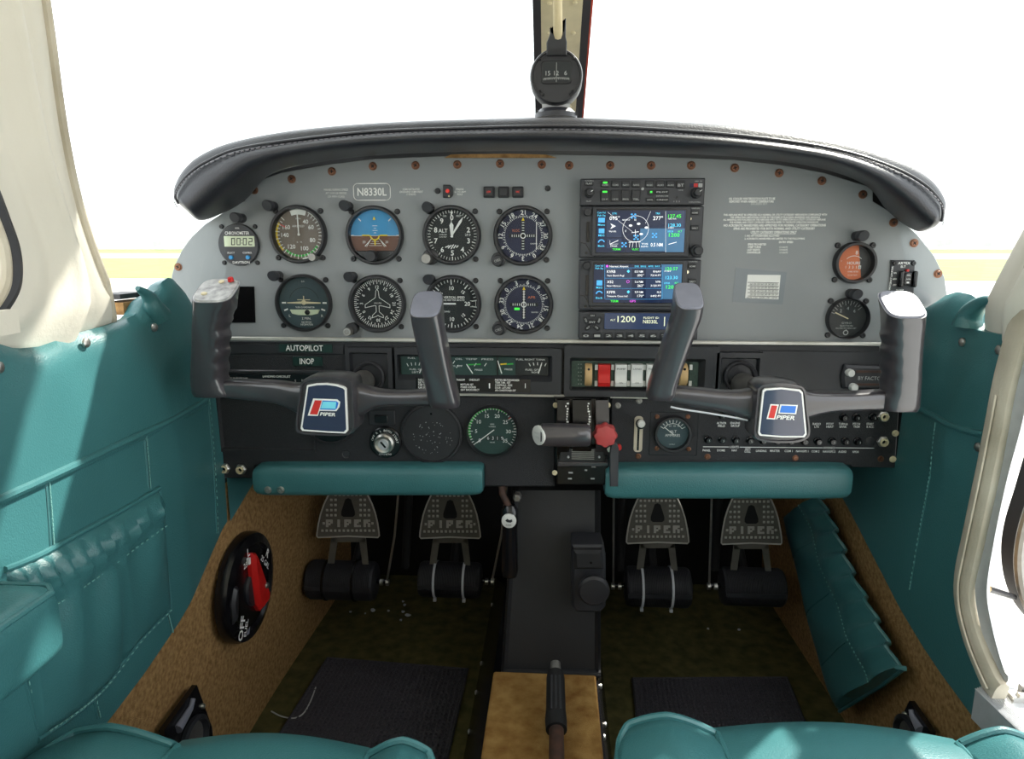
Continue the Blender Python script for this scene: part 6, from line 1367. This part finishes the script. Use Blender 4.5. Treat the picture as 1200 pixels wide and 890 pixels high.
# ================================================================== CENTRE TUNNEL AND CONSOLE
zt_ = 0.16
TN = MB(); x0b, x1b, x0t, x1t = -0.137, 0.098, -0.088, 0.070
rings = [[(x0b, y, 0.001), (x0t, y, zt_), (x1t, y, zt_), (x1b, y, 0.001)] for y in (-0.75, -0.3, 0.62)]
TUN = struct(TN.loft(rings[::-1]).build('tunnel', 'black_gloss'))
yA = PZ(645, 796, zt_).y
TC = MB(); TC.loft([[(p[0], y, p[1]) for p in rr((x0t+x1t)/2-0.001, zt_+0.005, (x1t-x0t)*0.97, 0.012, 0.004)] for y in (-0.7, yA-0.004)]); tag(TC.build('tunnel_carpet', 'carpet_gold'), 'golden brown carpet strip on top of the centre tunnel', 'carpet')
for (a, b), sd in (((580, 818), -1), ((575, 848), -1), ((590, 738), -1), ((568, 862), -1), ((708, 805), 1), ((711, 850), 1), ((705, 730), 1), ((719, 865), 1)):
    X_ = -0.108 if sd < 0 else 0.084; p = PX(a, b, X_)
    u = max(0.08, min(0.97, p.z/zt_)); xs = x0b+(x0t-x0b)*u if sd < 0 else x1b+(x1t-x1b)*u
    m = MB(); m.lathe([(0.0045, 0), (0.004, -0.002), (0.002, -0.003)], 0, 0, 12); m.xf(Matrix.Translation((xs, p.y, max(0.012, p.z))) @ Matrix.Rotation(PI/2 if sd > 0 else -PI/2, 4, 'Z')); m.build('screw', 'steel', TUN)
# console front
f = Px(648, 690, 0.02); CO = thing('console_cover', 'tall black console cover between the footwells', 'panel', PZ(646, 796, zt_))
co = Vector(CO.location)
def cp_(a, b, Y): p = PY(a, b, Y)-co; return tuple(p)
rows = []; 
for i in range(13):
    u = i/12; py = 790-215*u; Y = yA+0.012+0.05*u
    L_, R_ = (587+14*u, 704-0*u); rows.append([cp_(L_, py, Y+0.10), cp_(L_, py, Y), cp_(L_+3, py, Y-0.006), cp_(L_+7, py, Y-0.002), cp_(R_-7, py, Y-0.002), cp_(R_-3, py, Y-0.006), cp_(R_, py, Y), cp_(R_, py, Y+0.10)])
MB().grid(rows[::-1]).build('shell', 'console_black', CO)
b0 = [cp_(589, 789, yA+0.010), cp_(704, 790, yA+0.010)]; MB().tube(b0, 0.006, 8).build('bottom_bead', 'console_black', CO)
# knob unit on the console
f = Px(692, 680, -0.02); t = thing('console_knob_unit', 'black box with a round push knob on the console', 'control', f.o); k = f.k
MB().prism(f.L([(670, 640), (706, 640), (710, 652), (710, 712), (704, 719), (676, 719), (670, 712)]), 0.045, 0.0, 0.004).build('box', 'black_plastic', t)
MB().prism(f.L([(672, 642), (705, 642), (707, 664), (673, 664)]), 0.0, -0.012, 0.004).build('bracket', 'black_matte', t)
x, z = f(695, 684); MB().lathe([(9*k, 0), (9*k, -0.012), (17*k, -0.014), (17.5*k, -0.022), (15*k, -0.026), (0.001, -0.027)], x, z, 30).build('knob', 'bezel', t)
knob(t, *f(692, 655), 0.0016, 0.014, 'screw', 'black_gloss')
# parking brake handle
f = Px(597, 640, -0.01); t = thing('parking_brake_handle', 'black hanging brake handle with a white round emblem', 'lever', f.o); k = f.k
rings = []
for py, hw, d in ((592, 6, 0.006), (598, 9.5, 0.010), (612, 9.5, 0.011), (618, 8.5, 0.010), (640, 9, 0.010), (668, 9.5, 0.010), (675, 8, 0.008), (677, 4, 0.005)):
    x, z = f(597.5, py); rings.append([(x+c*hw*k, s*d, z) for c, s in superell(18, 2.6)])
MB().loft(rings).build('grip', 'black_gloss', t)
x, z = f(597, 607); ec = MB().lathe([(8.2*k, -0.009), (8.2*k, -0.0125), (7.4*k, -0.0132)], x, z, 24).build('emblem_disc', 'switch_white', t)
m = MB(); m.flat([(x+a*k, z+b*k) for a, b in ((-4, 1), (-1.5, 3), (0.5, 1.5), (3.5, 2.5), (4, 0), (2, -1.5), (-2, -1))], -0.0135); m.build('emblem_mark', 'dial_black', ec); m = MB(); m.text('PARK', x, z-4.5*k, 1.8*k, -0.0135); m.build('lettering', 'dial_black', ec)
MB().tube([(f(596, 594)[0], 0.0, f(596, 594)[1]), (f(588, 582)[0], 0.01, f(588, 582)[1]), (f(585, 560)[0], 0.03, f(585, 560)[1])], 0.005, 10).build('shaft', 'rust', t)
x, z = f(606, 584); MB().lathe([(0.006, 0.012), (0.006, -0.002), (0.004, -0.004)], x, z, 6).build('bolt', 'steel_dark', t)
# flap lever
pts = [PY(651, 777, -0.05), PY(651, 790, -0.065), PY(651.5, 848, -0.145), PY(652, 856, -0.155), PY(653, 960, -0.30)]
t = thing('flap_lever', 'black-gripped flap lever with rusty rod on the tunnel', 'lever', pts[4]); o = Vector(t.location)
P5 = [p-o for p in pts]
MB().tube([P5[0], P5[0].lerp(P5[1], 0.9)], [0.007, 0.008], 16).build('release_button', 'steel_dark', t)
d = P5[2]-P5[1]; MB().tube([P5[1]-d*0.04, P5[1], P5[1]+d*0.1, P5[1]+d*0.75, P5[1]+d*0.95, P5[3]], [0.008, 0.0115, 0.0125, 0.0130, 0.0142, 0.0135], 20).build('grip', 'black_matte', t)
for sx in (-0.5, 0, 0.5): MB().tube([P5[1]+d*0.15+Vector((0.011*sx, -0.004, 0.0108)), P5[1]+d*0.85+Vector((0.012*sx, -0.004, 0.0118))], 0.0016, 6).build('grip_ridge', 'rubber', t)
MB().tube([P5[3], P5[4]], 0.0095, 14).build('rod', 'rust', t)

# ================================================================== FLOOR MATS, DEBRIS
def mat(pts, label):
    q = [PZ(a, b, 0.004) for a, b in pts]; c = sum(q, Vector())/4; t = thing('floor_mat', label, 'mat', (c.x, c.y, 0.0), 'floor mats')
    n = 34; nb = 40; P_ = []
    base = MB(); base.loft([[(p.x-c.x, p.y-c.y, z) for p in q] for z in (0.0005, 0.003)]) ; base.build('backing', 'mat_black', t)
    m = MB()
    for i in range(n):
        for j in range(nb):
            u, v = (i+0.5)/n, (j+0.5)/nb; p = q[0].lerp(q[1], u).lerp(q[3].lerp(q[2], u), v)
            w_ = (q[1]-q[0]).length/n*0.34; h_ = (q[3]-q[0]).length/nb*0.34
            m.add([(p.x-c.x+a*w_, p.y-c.y+b*h_, z) for a, b, z in ((-1, -1, 0.003), (1, -1, 0.003), (1, 1, 0.003), (-1, 1, 0.003), (0, 0, 0.006))], [(0, 1, 4), (1, 2, 4), (2, 3, 4), (3, 0, 4)])
    stuff(m.build('raised_nubs', 'mat_black', t))
    e = MB(); e.tube([(p.x-c.x, p.y-c.y, 0.004) for p in q+[q[0]]], 0.003, 6); e.build('bound_edge', 'mat_black', t)
mat([(384, 772), (548, 785), (510, 950), (272, 950)], 'black rubber floor mat in the left footwell')
mat([(742, 796), (922, 795), (985, 950), (758, 950)], 'black rubber floor mat in the right footwell')
for a, b, s_ in ((437, 715, 6), (411, 717, 3), (455, 716, 3), (472, 717, 4), (478, 721, 6), (472, 705, 3), (474, 709, 4), (470, 727, 3), (428, 719, 2), (830, 737, 2.5), (866, 738, 3)):
    p = PZ(a, b, 0.002); rnd = random.Random(a); k = 0.0018*s_*0.55; m = MB(); rg = [(k*rnd.uniform(0.6, 1.2)*math.cos(i*PI/4), k*rnd.uniform(0.6, 1.3)*math.sin(i*PI/4)) for i in range(8)]
    m.loft([[(x, y, z) for x, y in rg] for z in (0.0, 0.0022)]); tag(m.build('debris_flake', 'debris', loc=(p.x, p.y, 0.0006)), 'small white flake of debris lying on the dark floor carpet '+('near the left pedals' if a < 600 else 'behind the right pedals'), 'debris', 'floor debris left' if a < 600 else 'floor debris right')
fib = [PZ(a, b, 0.004) for a, b in ((318, 834), (330, 840), (345, 842), (356, 836), (364, 822), (370, 806))]
tag(MB().tube(smooth_pts(fib, 5), 0.0012, 6).build('loose_wire', 'dim_print'), 'thin loose wire curling on the carpet beside the left mat', 'wire')

# ================================================================== FUEL SELECTOR
XS = -0.478
f0 = PX(283, 687, XS); t = thing('fuel_selector', 'round black fuel selector with red handle on the brown carpet wall', 'valve', f0)
ry = (PX(314, 687, XS).y-PX(251, 687, XS).y)/2; rz = 0.083
def wl(m, x=0.0): # build in x,z facing -y then turn to face +x ; local x -> world y
    return m.xf(Matrix.Translation((x, 0, 0)) @ Matrix.Rotation(PI/2, 4, 'Z'))
Rr = (ry+rz)/2
m = MB(); rings = []
for s_, y in ((1.0, 0.0), (1.0, -0.010), (0.97, -0.016), (0.80, -0.020), (0.74, -0.016)): rings.append([(ry*s_*math.cos(2*PI*i/44), y, rz*s_*math.sin(2*PI*i/44)) for i in range(44)])
m.loft(rings); wl(m).build('plate', 'black_gloss', t)
m = MB(); m.prism([(-0.006, 0.058), (0.008, 0.052), (0.030, 0.0), (0.042, -0.030), (0.036, -0.044), (0.008, -0.046), (-0.002, -0.030), (-0.008, 0.030)], -0.012, -0.028, 0.006); hd = wl(m).build('handle', 'red_plastic', t)
m = MB(); m.lathe([(0.005, -0.028), (0.004, -0.030)], 0.026, -0.012, 14); wl(m).build('handle_screw', 'steel_dark', hd)
m = MB(); m.lathe([(0.03, -0.012), (0.028, -0.020)], 0.008, -0.005, 24); wl(m).build('hub', 'black_plastic', t)
for tx, sub, x, z, rot in (('L', '25 GAL', -0.012, 0.062, 0), ('R', '25 GAL', 0.052, 0.030, 50), ('OFF', 'FUEL', -0.052, -0.040, -62)):
    m = MB(); m.text(tx, x, z, 0.014 if tx == 'OFF' else 0.012, -0.0215, rot=rot, bold=0.02); wl(m).build('lettering', 'white_print', t)
    q = Vector((math.sin(math.radians(rot)), math.cos(math.radians(rot))))*-0.015
    m = MB(); m.text(sub, x+q.x, z+q.y, 0.008, -0.0215, rot=rot, bold=0.015); wl(m).build('lettering', 'white_print', t)
m = MB(); m.rrect(-0.002, 0.046, 0.020, 0.010, 0.001, -0.017, -0.0212); wl(m).build('placard', 'paper', t)
m = MB(); m.prism([(-0.074, 0.01), (-0.062, 0.03), (-0.052, 0.028), (-0.06, -0.018), (-0.072, -0.022)], -0.01, -0.024, 0.004); wl(m).build('stop_guard', 'bezel', t)
m = MB(); m.flat([(-0.045, -0.058), (-0.026, -0.052), (-0.030, -0.062)], -0.0213); wl(m).build('arrow_mark', 'cap_grey', t)
# triangular air vents low on both walls
def vent(side, apex, bl, br, lab):
    X_ = side*0.478; A_, B_, C_ = (PX(*p, X_) for p in (apex, bl, br)); o = PX(apex[0], apex[1]+40, X_); t = thing('floor_vent', lab, 'vent', o, 'floor air vents')
    def q(p, off): return (side*-off, p.y-o.y, p.z-o.z)
    low = lambda p: Vector((p.x, p.y, p.z-0.05))
    out = [A_, B_, low(B_), low(C_), C_]
    cen = sum((Vector((0, p.y, p.z)) for p in out), Vector())/5
    n = 28; ang = []
    m = MB(); r0 = [(side*-0.001, p.y-o.y, p.z-o.z) for p in out]; r1 = [(side*-0.008, p.y-o.y, p.z-o.z) for p in out]
    if side < 0: r0, r1 = r1, r0
    m.loft([r0, r1]); pl = m.build('plate', 'black_gloss', t)
    c2 = (B_+C_)/2; c2 = Vector((X_, c2.y+0.002, c2.z-0.022))
    m = MB(); m.lathe([(0.034, -0.009), (0.034, -0.014), (0.029, -0.016), (0.026, -0.009)], 0, 0, 30, cap=False); m.xf(Matrix.Translation((-side*0.0, c2.y-o.y, c2.z-o.z)) @ Matrix.Rotation(PI/2 if side < 0 else -PI/2, 4, 'Z')); m.build('ring', 'black_plastic', t)
    m = MB(); m.lathe([(0.026, -0.0085), (0.026, -0.0095)], 0, 0, 24); m.xf(Matrix.Translation((0, c2.y-o.y, c2.z-o.z)) @ Matrix.Rotation(PI/2 if side < 0 else -PI/2, 4, 'Z')); m.build('duct', 'steel_dark', t)
    s_ = A_.lerp(B_, 0.42); MB().tube([q(A_.lerp(C_, 0.12).lerp(B_, 0.22), 0.010), q(s_.lerp(C_, 0.18), 0.010), q(B_.lerp(C_, 0.22), 0.010)], [0.003, 0.004, 0.0065], 8).build('lever', 'cap_grey', t)
    p = A_.lerp(C_, 0.45); m = MB(); m.lathe([(0.004, -0.008), (0.003, -0.011)], 0, 0, 10); m.xf(Matrix.Translation((0, p.y-o.y-0.004*1, p.z-o.z)) @ Matrix.Rotation(PI/2 if side < 0 else -PI/2, 4, 'Z')); m.build('screw', 'steel', t)
vent(-1, (224, 803), (185, 856), (242, 852), 'black triangular air vent low on the left carpet wall')
vent(1, (1073, 822), (1098, 858), (1058, 852), 'black triangular air vent low on the right carpet wall')

# ================================================================== RIGHT MAP POCKET
XQ = 0.462
top_ = [PX(a, b, XQ) for a, b in ((963, 584), (972, 602), (983, 625), (993, 650), (1004, 678), (1020, 707), (1034, 735), (1046, 762), (1058, 788))]
bot_ = [PX(a, b, XQ) for a, b in ((920, 606), (926, 632), (932, 656), (940, 690), (948, 725), (956, 756), (964, 784), (973, 812), (983, 834))]
a1, b1 = smooth_pts(top_, 6), smooth_pts(bot_, 6); G = []; N = len(a1)
for i in range(N):
    u = i/(N-1); row = []
    for j in range(22):
        s_ = j/21; p = a1[i].lerp(b1[i], s_); bul = 0.016*math.sin(PI*min(1, s_*1.0))**0.8+0.004
        if s_ < 0.3: bul += 0.005*math.sin(PI*s_/0.3)+0.006*math.sin(u*52+1.5*math.sin(9*s_))*(1-s_/0.3)
        bul += 0.004*math.sin(u*17+s_*6)*math.sin(PI*s_)
        if j == 21 or i in (0, N-1): bul = -0.004
        wob = Vector((0, 0, 0.005*math.sin(u*52)*(1-s_/0.3))) if s_ < 0.3 else Vector()
        row.append((p.x-bul, p.y+wob.y, p.z+wob.z))
    G.append(row)
mp = thing('map_pocket', 'teal map pocket with ruffled edge on the right carpet wall', 'pocket', (XQ, bot_[4].y, bot_[-1].z)); o = Vector(mp.location)
MB().grid([[tuple(Vector(p)-o) for p in r] for r in G]).build('pocket', 'teal', mp, ang=80)
MB().tube([Vector(G[i][0])-o for i in range(N)], 0.0034, 8).build('ruffled_binding', 'teal', mp)
MB().tube([Vector(G[N-1][j])-o+Vector((-0.003, 0, 0)) for j in range(0, 22, 3)], 0.0028, 8).build('edge_binding', 'teal', mp)
for i in (N//4, N//2, 3*N//4): MB().tube([Vector(G[i][j])-o for j in range(7, 22, 3)], 0.0014, 6).build('seam', 'teal', mp)
st = MB()
for i in range(1, N-1): p = Vector(G[i][6])-o; st.box((p.x-0.001, p.y, p.z), (0.001, 0.003, 0.002))
st.build('stitching', 'teal_thread', mp)

# ================================================================== SEATS
def seat(label, zt, x0, x1, yfr, s1, s2, cornerL, cornerR):
    """cushion with two piped side bolsters; x in metres, front edge at y=yfr"""
    t = thing('front_seat', label, 'seat', ((x0+x1)/2, yfr-0.25, 0.0), 'front seats'); o = Vector(t.location); yb = yfr-0.50
    def pad(xa, xb, zc, ra, rb, name, yf, drop=0.0):
        nu, nv = 26, 22; P_ = []
        for i in range(nu+1):
            u = i/nu; row = []
            for j in range(nv+1):
                v = j/nv; y = yb+(yf-yb)*v; x = xa+(xb-xa)*u
                # rounded plan corners at the front
                el, er = max(0, (ra-(x-xa))/ra) if ra else 0, max(0, (rb-(xb-x))/rb) if rb else 0
                yy = min(y, yf-(ra*(1-math.sqrt(max(0, 1-el*el))) if ra else 0)-(rb*(1-math.sqrt(max(0, 1-er*er))) if rb else 0)) if True else y
                z = zc+0.012*math.sin(PI*u)-drop*abs(u-0.5)
                fe = max(0, (v-0.86)/0.14); z -= 0.040*(1-math.sqrt(max(0, 1-fe*fe)))
                row.append((x-o.x, yy-o.y, z))
            r_ = row[-1]; row.append((r_[0], r_[1]-0.004, r_[2]-0.05)); row.append((r_[0], r_[1]-0.02, r_[2]-0.12)); P_.append(row)
        first = [(p[0], p[1], p[2]-0.10) for p in P_[0]]; last = [(p[0], p[1], p[2]-0.10) for p in P_[-1]]
        return MB().grid([first]+P_+[last]).build(name, 'teal', t, ang=75), P_
    c, Pc = pad(x0+s1-0.004, x1-s2+0.004, zt+0.004, 0, 0, 'cushion', yfr+0.028)
    for xa, xb, ra, rb, nm in ((x0, x0+s1, cornerL[0], cornerL[1], 'side_bolster'), (x1-s2, x1, cornerR[0], cornerR[1], 'side_bolster')):
        b_, Pb = pad(xa, xb, zt+0.012, ra, rb, nm, yfr+0.012, 0.01)
        pth = [Vector(Pb[i][21])+Vector((0, 0.001, 0.002)) for i in range(0, 27)]
        MB().tube([Vector(Pb[0][j])+Vector((0, 0, 0.002)) for j in range(4, 19, 3)]+pth+[Vector(Pb[26][j])+Vector((0, 0, 0.002)) for j in range(18, 4, -3)], 0.0036, 8).build('piping', 'teal', b_)
    m = MB(); m.box(((x0+x1)/2-o.x, (yfr+yb)/2-o.y-0.02, (zt-0.10)/2-0.0), ((x1-x0)*0.8, 0.40, zt-0.10)); m.build('seat_base', 'black_matte', t)
    return t
zS = 0.355
pL0, pL1 = PZ(15, 872, zS), PZ(522, 884, zS); pR0 = PZ(719, 874, zS)
yl = PZ(290, 868, zS).y; yr_ = PZ(900, 853, zS).y
seat('teal leather seat cushion on the pilot side', zS, max(-0.462, pL0.x), PZ(520, 868, zS).x, yl, 0.125, 0.065, (0.09, 0.02), (0.01, 0.055))
seat('teal leather seat cushion on the passenger side', zS, PZ(720, 853, zS).x, 0.445, yr_, 0.095, 0.075, (0.06, 0.02), (0.02, 0.06))
